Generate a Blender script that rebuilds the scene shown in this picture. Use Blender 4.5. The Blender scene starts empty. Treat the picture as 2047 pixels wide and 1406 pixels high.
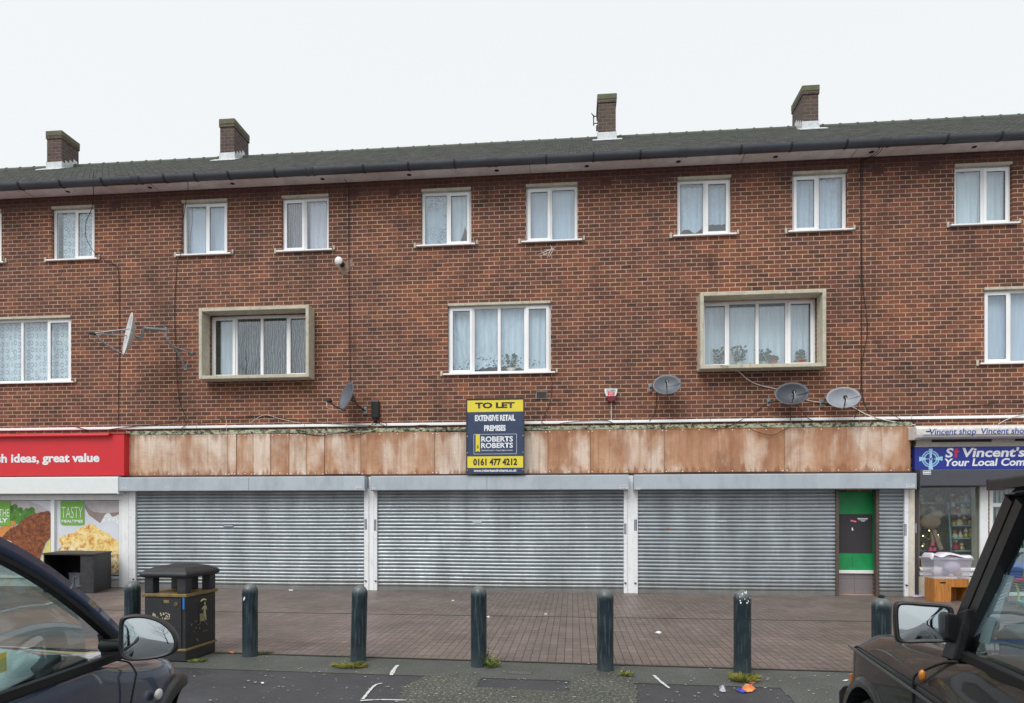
import bpy, bmesh, math, random
from mathutils import Vector, Matrix
R = math.radians
sc = bpy.context.scene
col = sc.collection
random.seed(7)

# ---------------------------------------------------------------- camera, sky, sun, exposure
FPX, HOR, DIST, CAMH, YAW = 1300.0, 1025.0, 14.0, 1.70, R(5.34)
cam = bpy.data.cameras.new('camera'); camo = bpy.data.objects.new('camera', cam); col.objects.link(camo)
cam.sensor_width = 36.0; cam.lens = 36.0 * FPX / 2047.0
cam.shift_x = 0.0; cam.shift_y = (HOR - 703.0) / 2047.0
cam.clip_start = 0.05; cam.clip_end = 1500
camo.location = (0, -DIST, CAMH); camo.rotation_euler = (R(90), 0, YAW)
sc.camera = camo

w = bpy.data.worlds.new('World'); sc.world = w; w.use_nodes = True
nt = w.node_tree; nt.nodes.clear()
sky = nt.nodes.new('ShaderNodeTexSky'); sky.sky_type = 'NISHITA'; sky.sun_disc = False
SUN_EL, SUN_ROT = R(52), R(204)
sky.sun_elevation = SUN_EL; sky.sun_rotation = SUN_ROT; sky.air_density = 1.0; sky.dust_density = 6.0; sky.ozone_density = 1.0
hs = nt.nodes.new('ShaderNodeHueSaturation'); hs.inputs['Saturation'].default_value = 0.1
mx = nt.nodes.new('ShaderNodeMix'); mx.data_type = 'RGBA'; mx.inputs[0].default_value = 0.82
mx.inputs[7].default_value = (7.25, 7.5, 7.7, 1)
bg = nt.nodes.new('ShaderNodeBackground'); bg.inputs['Strength'].default_value = 0.10
wo = nt.nodes.new('ShaderNodeOutputWorld')
nt.links.new(sky.outputs[0], hs.inputs['Color']); nt.links.new(hs.outputs[0], mx.inputs[6])
nt.links.new(mx.outputs[2], bg.inputs[0]); nt.links.new(bg.outputs[0], wo.inputs[0])

sl = bpy.data.lights.new('overcast_sun', 'SUN'); sl.energy = 1.5; sl.angle = R(36); sl.color = (1.0, 0.975, 0.94)
so = bpy.data.objects.new('overcast_sun', sl); col.objects.link(so)
_sd = Vector((-0.28, -0.62, 0.88)).normalized()
so.rotation_euler = _sd.to_track_quat('Z', 'Y').to_euler(); so.location = (0, -20, 30)
sc.view_settings.view_transform = 'Standard'; sc.view_settings.look = 'None'
sc.view_settings.exposure = 0.48; sc.view_settings.gamma = 1.0; sc.view_settings.use_curve_mapping = False
sc.cycles.max_bounces = 8; sc.cycles.transparent_max_bounces = 24

# ---------------------------------------------------------------- geometry helpers
FW = Vector((-math.sin(YAW), math.cos(YAW), 0)); RT = Vector((math.cos(YAW), math.sin(YAW), 0)); UPV = Vector((0, 0, 1))
CAM = Vector((0, -DIST, CAMH))
def ray(u, v): return FW * FPX + RT * (u - 1023.5) + UPV * (HOR - v)
def P(u, v, Y=0.0):
    r = ray(u, v); return CAM + r * ((Y + DIST) / r.y)
def G(u, v, z=0.0):
    r = ray(u, v); return CAM + r * ((z - CAMH) / r.z)
def px(u, Y=0.0): return P(u, 1000, Y).x
def pz(u, v, Y=0.0): return P(u, v, Y).z
def C3(X, Z, z): # camera-frame metres (right, ahead) to world
    p = CAM + RT * X + FW * Z; return Vector((p.x, p.y, z))

def lin(c):
    return tuple(((x / 255) / 12.92 if x <= 10 else (((x / 255) + 0.055) / 1.055) ** 2.4) for x in c) + (1,)

class MB:
    def __init__(s): s.v = []; s.f = []; s.mi = []; s.cur = 0
    def add(s, vs, fs):
        b = len(s.v); s.v += [Vector(p) for p in vs]
        for f in fs: s.f.append([b + i for i in f]); s.mi.append(s.cur)
        return s
    def quad(s, a, b, c, d): return s.add([a, b, c, d], [(0, 1, 2, 3)])
    def poly(s, pts): return s.add(pts, [tuple(range(len(pts)))])
    def box(s, x0, x1, y0, y1, z0, z1):
        if x0 > x1: x0, x1 = x1, x0
        if y0 > y1: y0, y1 = y1, y0
        if z0 > z1: z0, z1 = z1, z0
        vs = [(x, y, z) for z in (z0, z1) for y in (y0, y1) for x in (x0, x1)]
        return s.add(vs, [(0, 2, 3, 1), (4, 5, 7, 6), (0, 1, 5, 4), (2, 6, 7, 3), (0, 4, 6, 2), (1, 3, 7, 5)])
    def obox(s, c, ax, ay, az):  # oriented box, half-axis vectors
        c = Vector(c); ax = Vector(ax); ay = Vector(ay); az = Vector(az)
        vs = [c + ax * i + ay * j + az * k for k in (-1, 1) for j in (-1, 1) for i in (-1, 1)]
        return s.add(vs, [(0, 2, 3, 1), (4, 5, 7, 6), (0, 1, 5, 4), (2, 6, 7, 3), (0, 4, 6, 2), (1, 3, 7, 5)])
    def prism(s, pts, d):  # polygon extruded by vector d
        n = len(pts); d = Vector(d); a = [Vector(p) for p in pts]; b = [p + d for p in a]
        fs = [tuple(range(n))[::-1], tuple(range(n, 2 * n))] + [(i, (i + 1) % n, n + (i + 1) % n, n + i) for i in range(n)]
        return s.add(a + b, fs)
    def tube(s, pts, r, n=6, cap=True, rs=None):
        pts = [Vector(p) for p in pts]; rings = []; m = len(pts); prev = None
        for i, p in enumerate(pts):
            t = (pts[min(i + 1, m - 1)] - pts[max(i - 1, 0)])
            if t.length < 1e-9: t = Vector((0, 0, 1))
            t.normalize()
            if prev is None:
                a = t.orthogonal().normalized()
            else:
                a = (prev - t * prev.dot(t)); a = a.normalized() if a.length > 1e-6 else t.orthogonal().normalized()
            prev = a; b = t.cross(a); rr = rs[i] if rs else r
            rings.append([p + (a * math.cos(2 * math.pi * k / n) + b * math.sin(2 * math.pi * k / n)) * rr for k in range(n)])
        vs = [q for rg in rings for q in rg]; fs = []
        for i in range(m - 1):
            for k in range(n):
                fs.append((i * n + k, i * n + (k + 1) % n, (i + 1) * n + (k + 1) % n, (i + 1) * n + k))
        if cap: fs += [tuple(range(n))[::-1], tuple(range((m - 1) * n, m * n))]
        return s.add(vs, fs)
    def lathe(s, prof, c=(0, 0, 0), n=24, axis='z', M=None):
        vs = []
        for (r, h) in prof:
            for k in range(n):
                a = 2 * math.pi * k / n; p = Vector((r * math.cos(a), r * math.sin(a), h))
                if M is not None: p = M @ p
                vs.append(p + Vector(c))
        fs = []
        for i in range(len(prof) - 1):
            for k in range(n):
                fs.append((i * n + k, i * n + (k + 1) % n, (i + 1) * n + (k + 1) % n, (i + 1) * n + k))
        fs += [tuple(range(n))[::-1], tuple(range((len(prof) - 1) * n, len(prof) * n))]
        return s.add(vs, fs)
    def grid(s, rows):
        m = len(rows); n = len(rows[0]); vs = [p for r in rows for p in r]
        return s.add(vs, [(i * n + j, i * n + j + 1, (i + 1) * n + j + 1, (i + 1) * n + j) for i in range(m - 1) for j in range(n - 1)])
    def sphere(s, c, r, n=10, m=7, sq=(1, 1, 1)):
        prof = [(max(1e-4, math.sin(math.pi * i / m)), -math.cos(math.pi * i / m)) for i in range(m + 1)]
        return s.lathe(prof, c, n, M=Matrix.Diagonal((r * sq[0], r * sq[1], r * sq[2])))
    def build(s, name, mat=None, parent=None, bev=0, smooth=False, sub=0, solid=0, fixn=True, local=False):
        me = bpy.data.meshes.new(name); o = bpy.data.objects.new(name, me); col.objects.link(o)
        if parent is not None:
            o.parent = parent; off = Vector((0, 0, 0))
            if not local:
                q = parent
                while q is not None: off += q.location; q = q.parent
            vs = [p - off for p in s.v]
        else:
            xs = [p.x for p in s.v]; ys = [p.y for p in s.v]; zs = [p.z for p in s.v]
            o.location = ((min(xs) + max(xs)) / 2, (min(ys) + max(ys)) / 2, min(zs))
            vs = [p - o.location for p in s.v]
        me.from_pydata([tuple(p) for p in vs], [], s.f)
        for m_ in (mat if isinstance(mat, (list, tuple)) else [mat]):
            if m_: me.materials.append(m_)
        for p_, i_ in zip(me.polygons, s.mi): p_.material_index = i_
        if fixn:
            bm = bmesh.new(); bm.from_mesh(me); bmesh.ops.recalc_face_normals(bm, faces=bm.faces[:]); bm.to_mesh(me); bm.free()
        if smooth:
            for p_ in me.polygons: p_.use_smooth = True
            if smooth != 'all': me.set_sharp_from_angle(angle=R(smooth if smooth is not True else 40))
        if sub:
            m_ = o.modifiers.new('sub', 'SUBSURF'); m_.levels = sub; m_.render_levels = sub
        if solid:
            m_ = o.modifiers.new('sol', 'SOLIDIFY'); m_.thickness = solid
        if bev:
            m_ = o.modifiers.new('bev', 'BEVEL'); m_.width = bev; m_.segments = 2; m_.limit_method = 'ANGLE'; m_.angle_limit = R(40)
        return o
def tag(o, label=None, cat=None, group=None, kind=None):
    if label: o['label'] = label
    if cat: o['category'] = cat
    if group: o['group'] = group
    if kind: o['kind'] = kind
    return o
def thing(name, loc, label, cat, group=None, rz=0):
    o = bpy.data.objects.new(name, None); col.objects.link(o); o.location = loc; o.rotation_euler = (0, 0, rz)
    o.empty_display_size = 0.2
    return tag(o, label, cat, group)
def spl(pts, k=6):  # Catmull-Rom smoothing
    pts = [Vector(p) for p in pts]; out = []
    for i in range(len(pts) - 1):
        p0 = pts[max(i - 1, 0)]; p1 = pts[i]; p2 = pts[i + 1]; p3 = pts[min(i + 2, len(pts) - 1)]
        for j in range(k):
            t = j / k
            out.append(0.5 * ((2 * p1) + (p2 - p0) * t + (2 * p0 - 5 * p1 + 4 * p2 - p3) * t * t + (3 * p1 - p0 - 3 * p2 + p3) * t ** 3))
    out.append(pts[-1]); return out

_tc = {}
def text(s, x0, x1, z0, z1, Y, name, mat, parent, bold=0.0, shear=0.0, M=None, thick=0.0):
    """lettering fitted to a rectangle on a wall facing -Y (or placed by matrix M from the local x,z plane)"""
    c = bpy.data.curves.new(name, 'FONT'); c.body = s; c.size = 1; c.offset = bold; c.shear = shear; c.resolution_u = 3
    c.extrude = 0.0; c.fill_mode = 'FRONT'
    o = bpy.data.objects.new(name, c); col.objects.link(o)
    dg = bpy.context.evaluated_depsgraph_get(); me = bpy.data.meshes.new_from_object(o.evaluated_get(dg))
    bpy.data.objects.remove(o); bpy.data.curves.remove(c)
    xs = [v.co.x for v in me.vertices]; ys = [v.co.y for v in me.vertices]
    ax, bx, ay, by = min(xs), max(xs), min(ys), max(ys)
    off = Vector((0, 0, 0)); q = parent
    while q is not None: off += q.location; q = q.parent
    for v in me.vertices:
        p = Vector((x0 + (v.co.x - ax) / (bx - ax) * (x1 - x0), Y, z0 + (v.co.y - ay) / (by - ay) * (z1 - z0)))
        v.co = (M @ p) if M is not None else p - off
    me.name = name; me.materials.clear(); me.materials.append(mat)
    o = bpy.data.objects.new(name, me); col.objects.link(o); o.parent = parent
    return o
def ptext(s, u0, u1, v0, v1, Y, name, mat, parent, **k):
    """same, rectangle given as the photo's extent of the lettering on plane Y (v0 top, v1 bottom)"""
    um = (u0 + u1) / 2
    return text(s, px(u0, Y), px(u1, Y), pz(um, v1, Y), pz(um, v0, Y), Y, name, mat, parent, **k)

# ---------------------------------------------------------------- materials
def newmat(name):
    m = bpy.data.materials.new(name); m.use_nodes = True; n = m.node_tree
    return m, n, n.nodes['Principled BSDF']
def nd(n, t, **k):
    x = n.nodes.new(t)
    for a, b in k.items(): setattr(x, a, b)
    return x
def coords(n, stretch=(1, 1, 1), kind='Object', rand=False):
    t = nd(n, 'ShaderNodeTexCoord'); mp = nd(n, 'ShaderNodeMapping'); mp.inputs['Scale'].default_value = stretch
    n.links.new(t.outputs[kind], mp.inputs[0])
    if rand:
        oi = nd(n, 'ShaderNodeObjectInfo'); m = nd(n, 'ShaderNodeVectorMath', operation='SCALE')
        cx = nd(n, 'ShaderNodeCombineXYZ')
        for i in range(3): n.links.new(oi.outputs['Random'], cx.inputs[i])
        n.links.new(cx.outputs[0], m.inputs[0]); m.inputs['Scale'].default_value = 57.0
        n.links.new(m.outputs[0], mp.inputs['Location'])
    return mp.outputs[0]
def noise(n, vec, scale, detail=4, rough=0.55, dist=0.0):
    x = nd(n, 'ShaderNodeTexNoise'); x.inputs['Scale'].default_value = scale; x.inputs['Detail'].default_value = detail
    x.inputs['Roughness'].default_value = rough; x.inputs['Distortion'].default_value = dist
    n.links.new(vec, x.inputs['Vector']); return x.outputs['Fac']
def ramp(n, fac, stops, const=False):
    x = nd(n, 'ShaderNodeValToRGB'); e = x.color_ramp.elements
    if const: x.color_ramp.interpolation = 'CONSTANT'
    while len(e) < len(stops): e.new(0.5)
    for i, (p, c) in enumerate(stops):
        e[i].position = p; e[i].color = c if len(c) == 4 else tuple(c) + (1,)
    n.links.new(fac, x.inputs[0]); return x.outputs[0]
def mixc(n, fac, a, b, mode='MIX'):
    x = nd(n, 'ShaderNodeMix'); x.data_type = 'RGBA'; x.blend_type = mode; x.clamp_factor = True
    for i, q in ((0, fac), (6, a), (7, b)):
        if isinstance(q, (int, float)): x.inputs[i].default_value = q
        elif isinstance(q, tuple): x.inputs[i].default_value = q
        else: n.links.new(q, x.inputs[i])
    return x.outputs[2]
def math_(n, op, a, b=0.0, c=None):
    x = nd(n, 'ShaderNodeMath', operation=op)
    for i, q in enumerate((a, b) if c is None else (a, b, c)):
        if isinstance(q, (int, float)): x.inputs[i].default_value = q
        else: n.links.new(q, x.inputs[i])
    return x.outputs[0]
def bump(n, b, h, strength=0.3, dist=0.01):
    x = nd(n, 'ShaderNodeBump'); x.inputs['Strength'].default_value = strength; x.inputs['Distance'].default_value = dist
    n.links.new(h, x.inputs['Height']); n.links.new(x.outputs[0], b.inputs['Normal'])
def BW(a): return (a, a, a, 1)

def M(name, c, rough=0.6, metal=0.0, var=0.12, scale=6, c2=None, amt=0.5, lo=0.45, hi=0.7, stretch=(1, 1, 1), bmp=0.0, bs=80, coat=0.0, rand=False, fine=0.06, emit=None):
    """general surface: base colour with mottling, second colour in patches (wear or dirt), fine grain"""
    m, n, b = newmat(name); v = coords(n, stretch, rand=rand)
    base = lin(c); f = noise(n, v, scale, 5)
    d = tuple(x * (1 - var) for x in base[:3]) + (1,); l = tuple(min(1, x * (1 + var)) for x in base[:3]) + (1,)
    cc = ramp(n, f, [(0.3, d), (0.7, l)])
    if c2:
        g = noise(n, v, scale * 2.3, 6, 0.65); k = ramp(n, g, [(lo, BW(0)), (hi, BW(amt))]); cc = mixc(n, k, cc, lin(c2))
    if fine:
        t = nd(n, 'ShaderNodeTexCoord'); g = noise(n, t.outputs['Object'], 130, 2)
        cc = mixc(n, 1.0, cc, ramp(n, g, [(0.3, BW(1 - fine)), (0.7, BW(1 + fine))]), 'MULTIPLY')
    n.links.new(cc, b.inputs['Base Color'])
    b.inputs['Roughness'].default_value = rough; b.inputs['Metallic'].default_value = metal; b.inputs['Coat Weight'].default_value = coat
    b.inputs['Coat Roughness'].default_value = 0.04
    if bmp:
        t = nd(n, 'ShaderNodeTexCoord'); bump(n, b, noise(n, t.outputs['Object'], bs, 4), bmp, 0.005)
    return m

def brick_mat(name, tones, mortar, bw=0.226, bh=0.0905, ms=0.011, dirt=0.5, flip=False, rough=0.85, off=0.5):
    m, n, b = newmat(name)
    t = nd(n, 'ShaderNodeTexCoord'); s = nd(n, 'ShaderNodeSeparateXYZ'); n.links.new(t.outputs['Object'], s.inputs[0])
    cx = nd(n, 'ShaderNodeCombineXYZ')
    if flip: n.links.new(s.outputs[1], cx.inputs[0]); n.links.new(s.outputs[0], cx.inputs[1])
    else: n.links.new(math_(n, 'ADD', s.outputs[0], s.outputs[1]), cx.inputs[0]); n.links.new(s.outputs[2], cx.inputs[1])
    # slight waviness of the courses
    nz = nd(n, 'ShaderNodeTexNoise'); nz.inputs['Scale'].default_value = 9.0; nz.inputs['Detail'].default_value = 3; n.links.new(cx.outputs[0], nz.inputs['Vector'])
    sb = nd(n, 'ShaderNodeVectorMath', operation='SUBTRACT'); n.links.new(nz.outputs['Color'], sb.inputs[0]); sb.inputs[1].default_value = (0.5, 0.5, 0.5)
    sg = nd(n, 'ShaderNodeVectorMath', operation='SCALE'); n.links.new(sb.outputs[0], sg.inputs[0]); sg.inputs['Scale'].default_value = 0.012
    ad = nd(n, 'ShaderNodeVectorMath', operation='ADD'); n.links.new(cx.outputs[0], ad.inputs[0]); n.links.new(sg.outputs[0], ad.inputs[1])
    br = nd(n, 'ShaderNodeTexBrick'); n.links.new(ad.outputs[0], br.inputs['Vector'])
    br.offset = off; br.inputs['Scale'].default_value = 1.0; br.inputs['Mortar Size'].default_value = ms / 2
    br.inputs['Mortar Smooth'].default_value = 0.25; br.inputs['Bias'].default_value = 0.0
    br.inputs['Brick Width'].default_value = bw; br.inputs['Row Height'].default_value = bh
    br.inputs['Color1'].default_value = BW(0); br.inputs['Color2'].default_value = BW(1); br.inputs['Mortar'].default_value = BW(0.5)
    v = cx.outputs[0]
    big = noise(n, v, 0.55, 3); idx = math_(n, 'ADD', math_(n, 'MULTIPLY_ADD', br.outputs['Color'], 0.72, 0.14), math_(n, 'MULTIPLY', math_(n, 'SUBTRACT', big, 0.5), 1.1))
    k = len(tones); cc = ramp(n, idx, [(i / (k - 1) * 0.98 + 0.01, lin(c)) for i, c in enumerate(tones)])
    fn = noise(n, v, 42, 5, 0.7); cc = mixc(n, 1.0, cc, ramp(n, fn, [(0.25, BW(0.72)), (0.75, BW(1.25))]), 'MULTIPLY')
    mc = ramp(n, noise(n, v, 3.0, 5, 0.6), [(0.3, tuple(x * 0.62 for x in lin(mortar)[:3]) + (1,)), (0.7, lin(mortar))])
    cc = mixc(n, br.outputs['Fac'], cc, mc)
    if dirt:
        cc = dirt if callable(dirt) and False else cc
        d = ramp(n, noise(n, v, 0.9, 6, 0.65), [(0.5, BW(1)), (0.78, BW(1 - dirt))]); cc = mixc(n, 1.0, cc, d, 'MULTIPLY')
    b.inputs['Roughness'].default_value = rough
    h = math_(n, 'SUBTRACT', math_(n, 'MULTIPLY', fn, 0.35), br.outputs['Fac'])
    bump(n, b, h, 0.6, 0.008)
    return m, n, b, cc, s, v

BR = [(70, 50, 44), (86, 58, 48), (98, 63, 51), (90, 60, 50), (108, 68, 53), (100, 65, 52), (118, 73, 56), (108, 68, 53), (130, 80, 59), (120, 74, 55), (148, 91, 64)]
def wall_material():
    m, n, b, cc, s, v = brick_mat('brick_wall', BR, (204, 174, 150), ms=.0155, dirt=0.38)
    # eaves shade painted with some stain into the top courses (no pale mortar there) and rain streaks below the sills
    z = s.outputs[2]
    top = ramp(n, math_(n, 'ADD', z, math_(n, 'MULTIPLY', noise(n, v, 2.0, 4), 0.5)), [(0.0, BW(0)), (1, BW(0))])
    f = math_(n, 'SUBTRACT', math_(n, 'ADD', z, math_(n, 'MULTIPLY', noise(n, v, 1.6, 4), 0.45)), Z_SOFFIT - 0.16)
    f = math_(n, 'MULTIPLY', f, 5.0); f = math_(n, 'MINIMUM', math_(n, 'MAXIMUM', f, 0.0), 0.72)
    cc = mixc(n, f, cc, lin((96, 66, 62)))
    md = noise(n, v, 1.9, 6, 0.7, 0.6); cc = mixc(n, 1.0, cc, ramp(n, md, [(0.32, (0.76, 0.75, 0.77, 1)), (0.5, BW(1.0)), (0.68, (1.22, 1.12, 1.02, 1))]), 'MULTIPLY')
    md2 = noise(n, v, 0.42, 3, 0.6, 0.3); cc = mixc(n, 1.0, cc, ramp(n, md2, [(0.36, (0.87, 0.86, 0.88, 1)), (0.62, (1.12, 1.06, 1.0, 1))]), 'MULTIPLY')
    # pale efflorescence specks
    sp = ramp(n, noise(n, v, 26, 3, 0.8), [(0.70, BW(0)), (0.76, BW(0.45))])
    cc = mixc(n, sp, cc, lin((190, 165, 150)))
    st = nd(n, 'ShaderNodeMapping'); st.inputs['Scale'].default_value = (2.2, 0.35, 1); n.links.new(v, st.inputs[0])
    k = ramp(n, noise(n, st.outputs[0], 1.3, 5, 0.6), [(0.55, BW(1)), (0.8, BW(0.62))]); cc = mixc(n, 1.0, cc, k, 'MULTIPLY')
    n.links.new(cc, b.inputs['Base Color']); return m

def glass_mat(name, refl=0.25, tint=(0.9, 0.95, 0.96)):
    m = bpy.data.materials.new(name); m.use_nodes = True; n = m.node_tree; n.nodes.clear()
    out = nd(n, 'ShaderNodeOutputMaterial'); tr = nd(n, 'ShaderNodeBsdfTransparent'); tr.inputs[0].default_value = tint + (1,)
    gl = nd(n, 'ShaderNodeBsdfGlossy'); gl.inputs['Roughness'].default_value = 0.03; gl.inputs['Color'].default_value = (0.95, 0.97, 1, 1)
    fr = nd(n, 'ShaderNodeLayerWeight'); fr.inputs[0].default_value = .5; f5 = math_(n, 'POWER', fr.outputs['Facing'], 3.5)
    f = math_(n, 'MINIMUM', math_(n, 'ADD', math_(n, 'MULTIPLY', f5, 0.85), refl), 1.0)
    mx = nd(n, 'ShaderNodeMixShader'); n.links.new(f, mx.inputs[0]); n.links.new(tr.outputs[0], mx.inputs[1]); n.links.new(gl.outputs[0], mx.inputs[2])
    n.links.new(mx.outputs[0], out.inputs[0]); return m

PVC = M('white_pvc', (240, 241, 242), 0.35, var=0.03, scale=3, c2=(170, 172, 168), amt=0.25, lo=0.6, hi=0.85, fine=0.02)
PVC2 = M('white_pvc_grimy', (226, 229, 230), 0.45, var=0.05, scale=2, c2=(120, 122, 118), amt=0.4, lo=0.55, hi=0.85, stretch=(3, 3, 0.6))
CONC = M('concrete_surround', (192, 186, 168), 0.9, var=0.12, scale=5, c2=(120, 118, 98), amt=0.6, lo=0.52, hi=0.75, bmp=0.3)
MOSSC = M('mossy_concrete', (170, 174, 148), 0.95, var=0.25, scale=5, c2=(38, 40, 30), amt=0.95, lo=0.44, hi=0.6, bmp=0.4, stretch=(1, 1, 1.5))
SOFF = M('soffit_paint', (240, 232, 231), 0.8, var=0.06, scale=1.5, c2=(150, 138, 138), amt=0.5, lo=0.45, hi=0.8)
GUTT = M('gutter_iron', (76, 80, 88), 0.45, var=0.12, scale=2, c2=(56, 58, 64), amt=0.5, lo=0.5, hi=0.75)
DARK = M('dark_metal', (48, 49, 52), 0.5, var=0.1)
BLACKP = M('black_plastic', (30, 31, 33), 0.38, var=0.1, c2=(60, 60, 60), amt=0.3)
BLACKM = M('black_rubber', (18, 18, 19), 0.7, var=0.1)
CABLE = M('black_cable', (30, 28, 28), 0.6, var=0.1)
WCABLE = M('white_cable', (214, 210, 204), 0.6, var=0.05)
WHITE = M('white_paint', (228, 230, 230), 0.5, var=0.03, c2=(190, 190, 186), amt=0.25)
GALV = M('galvanised', (150, 158, 164), 0.42, metal=0.55, var=0.08, scale=3, c2=(120, 126, 132), amt=0.4, stretch=(0.6, 1, 2), fine=0.08)
CREAM = M('cream_paint', (210, 204, 190), 0.8, var=0.06, c2=(170, 160, 145), amt=0.4)
# ---------------------------------------------------------------- the terrace
Z_SOFFIT = pz(1000, 350, 0)
WALLM = wall_material()
XL, XR = -20.5, 17.5
Z_COND = pz(900, 848, 0)          # white conduit height
bld = thing('shop_terrace', (0, 0, 0), 'long three-storey red brick terrace of flats over shuttered shops, under a dark tiled roof', 'building')
Y_WIN = 0.07

def rect(u0, u1, v0, v1, Y=0.0):
    um = (u0 + u1) / 2; return [px(u0, Y), px(u1, Y), pz(um, v1, Y), pz(um, v0, Y)]
# outer rectangles of windows: name, rect, kind
UPW = [(-88, 3, 417, 526), (103, 189, 411, 520), (363, 455, 401, 511), (563, 657, 391, 503), (842, 942, 377, 491),
       (1051, 1155, 368, 482), (1354, 1462, 352, 470), (1584, 1694, 340, 460), (1908, 2024, 322, 446)]
MIDW = [(-62, 142, 637, 766), (421, 616, 624, 750), (895, 1101, 603, 747), (1408, 1634, 596, 728), (1967, 2195, 568, 724)]
up = [rect(*r) for r in UPW]; mid = [rect(*r) for r in MIDW]
zt = sum(r[3] for r in up[1:]) / 8; zb = sum(r[2] for r in up[1:]) / 8
mzt = sum(r[3] for r in (mid[0], mid[2], mid[4])) / 3; mzb = sum(r[2] for r in (mid[0], mid[2], mid[4])) / 3
for r in up: r[2] = zb; r[3] = zt
for r in mid: r[2] = mzb; r[3] = mzt
SURR = {}
for (o4, i) in (((397, 617, 613, 756), 1), ((1400, 1652, 581, 735), 3)):
    o_ = rect(*o4, Y=-.33); SURR[i] = o_; mid[i] = [o_[0] + .072, o_[1] - .072, o_[2] + .075, o_[3] - .075]
shopwin = [px(1836, 0), px(1962, 0), pz(1900, 1137, 0), pz(1900, 972, 0)]
shopdoor = [px(1978, 0), px(2120, 0), 0.02, pz(2000, 972, 0)]
doorrec = [px(1677, -0.05), px(1752, -0.05), 0.004, pz(1715, 983, 0)]
holes = up + mid + [shopwin, shopdoor, doorrec]
wz0, wz1 = 0.0, Z_SOFFIT + 0.05
xs = sorted(set([XL, XR] + [h[0] for h in holes] + [h[1] for h in holes])); zs = sorted(set([wz0, wz1, 2.9] + [h[2] for h in holes] + [h[3] for h in holes]))
mb = MB()
def inh(x, z): return any(h[0] < x < h[1] and h[2] < z < h[3] for h in holes)
for i in range(len(xs) - 1):
    for j in range(len(zs) - 1):
        if not inh((xs[i] + xs[i + 1]) / 2, (zs[j] + zs[j + 1]) / 2):
            mb.quad((xs[i], 0, zs[j]), (xs[i + 1], 0, zs[j]), (xs[i + 1], 0, zs[j + 1]), (xs[i], 0, zs[j + 1]))
for h in holes:
    x0, x1, z0, z1 = h; d = 0.3 if h is not doorrec else 0.9
    mb.quad((x0, 0, z0), (x0, 0, z1), (x0, d, z1), (x0, d, z0)); mb.quad((x1, 0, z0), (x1, d, z0), (x1, d, z1), (x1, 0, z1))
    mb.quad((x0, 0, z0), (x0, d, z0), (x1, d, z0), (x1, 0, z0)); mb.quad((x0, 0, z1), (x1, 0, z1), (x1, d, z1), (x0, d, z1))
# gable ends and back wall
mb.quad((XL, 0, 0), (XL, 9.4, 0), (XL, 9.4, wz1), (XL, 0, wz1)); mb.quad((XR, 0, 0), (XR, 9.4, 0), (XR, 9.4, wz1), (XR, 0, wz1))
mb.quad((XL, 9.4, 0), (XR, 9.4, 0), (XR, 9.4, wz1), (XL, 9.4, wz1))
mb.poly([(XL, 0, wz1), (XL, 9.4, wz1), (XL, 4.7, wz1 + 2.6)]); mb.poly([(XR, 0, wz1), (XR, 9.4, wz1), (XR, 4.7, wz1 + 2.6)])
mb.build('wall', WALLM, bld, fixn=False)
INTER = M('room_interior', (120, 118, 116), 0.9, var=0.1)
MB().box(XL + .1, XR - .1, 1.5, 1.6, 3.0, Z_SOFFIT).box(XL + .1, XR - .1, .32, 1.5, Z_SOFFIT - .02, Z_SOFFIT + .03).box(XL + .1, XR - .1, .32, 1.5, 5.6, 5.75).box(XL + .1, XR - .1, .32, 1.5, 3.0, 3.1).build('interior_partition', INTER, bld)

# --- roof
SY = -0.36; GR = 0.108; GY = SY - GR - .03; GZ = pz(1000, 315, GY - GR)
EY, EZ = -0.40, GZ + 0.035
RY = 4.7; RZ = pz(1000, 290, RY)
def tile_mat(moss=True):
    m, n, b = newmat('roof_tiles'); t = nd(n, 'ShaderNodeTexCoord'); v = t.outputs['Object']
    s = nd(n, 'ShaderNodeSeparateXYZ'); n.links.new(v, s.inputs[0])
    cx = nd(n, 'ShaderNodeCombineXYZ'); n.links.new(s.outputs[0], cx.inputs[0]); n.links.new(s.outputs[1], cx.inputs[1])
    br = nd(n, 'ShaderNodeTexBrick'); n.links.new(cx.outputs[0], br.inputs['Vector']); br.inputs['Scale'].default_value = 1
    br.inputs['Brick Width'].default_value = 0.17; br.inputs['Row Height'].default_value = 0.11; br.inputs['Mortar Size'].default_value = 0.006
    br.inputs['Color1'].default_value = lin((70, 70, 72)); br.inputs['Color2'].default_value = lin((98, 96, 96)); br.inputs['Mortar'].default_value = lin((34, 34, 34))
    g = ramp(n, noise(n, v, 2.0, 6, 0.7), [(0.42, BW(0)), (0.72, BW(0.75))])
    g2 = math_(n, 'MULTIPLY', g, ramp(n, math_(n, 'MULTIPLY', s.outputs[1], 0.2), [(0.1, BW(0.45)), (0.95, BW(1))]))
    cc = mixc(n, g2, br.outputs['Color'], lin((76, 92, 62)))
    cc = mixc(n, ramp(n, noise(n, v, 30, 2, 0.8), [(0.66, BW(0)), (0.7, BW(0.6))]), cc, lin((150, 150, 140)))
    n.links.new(cc, b.inputs['Base Color']); b.inputs['Roughness'].default_value = 0.85
    bump(n, b, math_(n, 'SUBTRACT', noise(n, v, 25, 3), br.outputs['Fac']), 0.6, 0.02); return m
TILE = tile_mat()
mb = MB(); N = 46
L = math.hypot(RY - EY, RZ - EZ)
def rp(t, lift): return EY + (RY - EY) * t, EZ + (RZ - EZ) * t + lift
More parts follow.
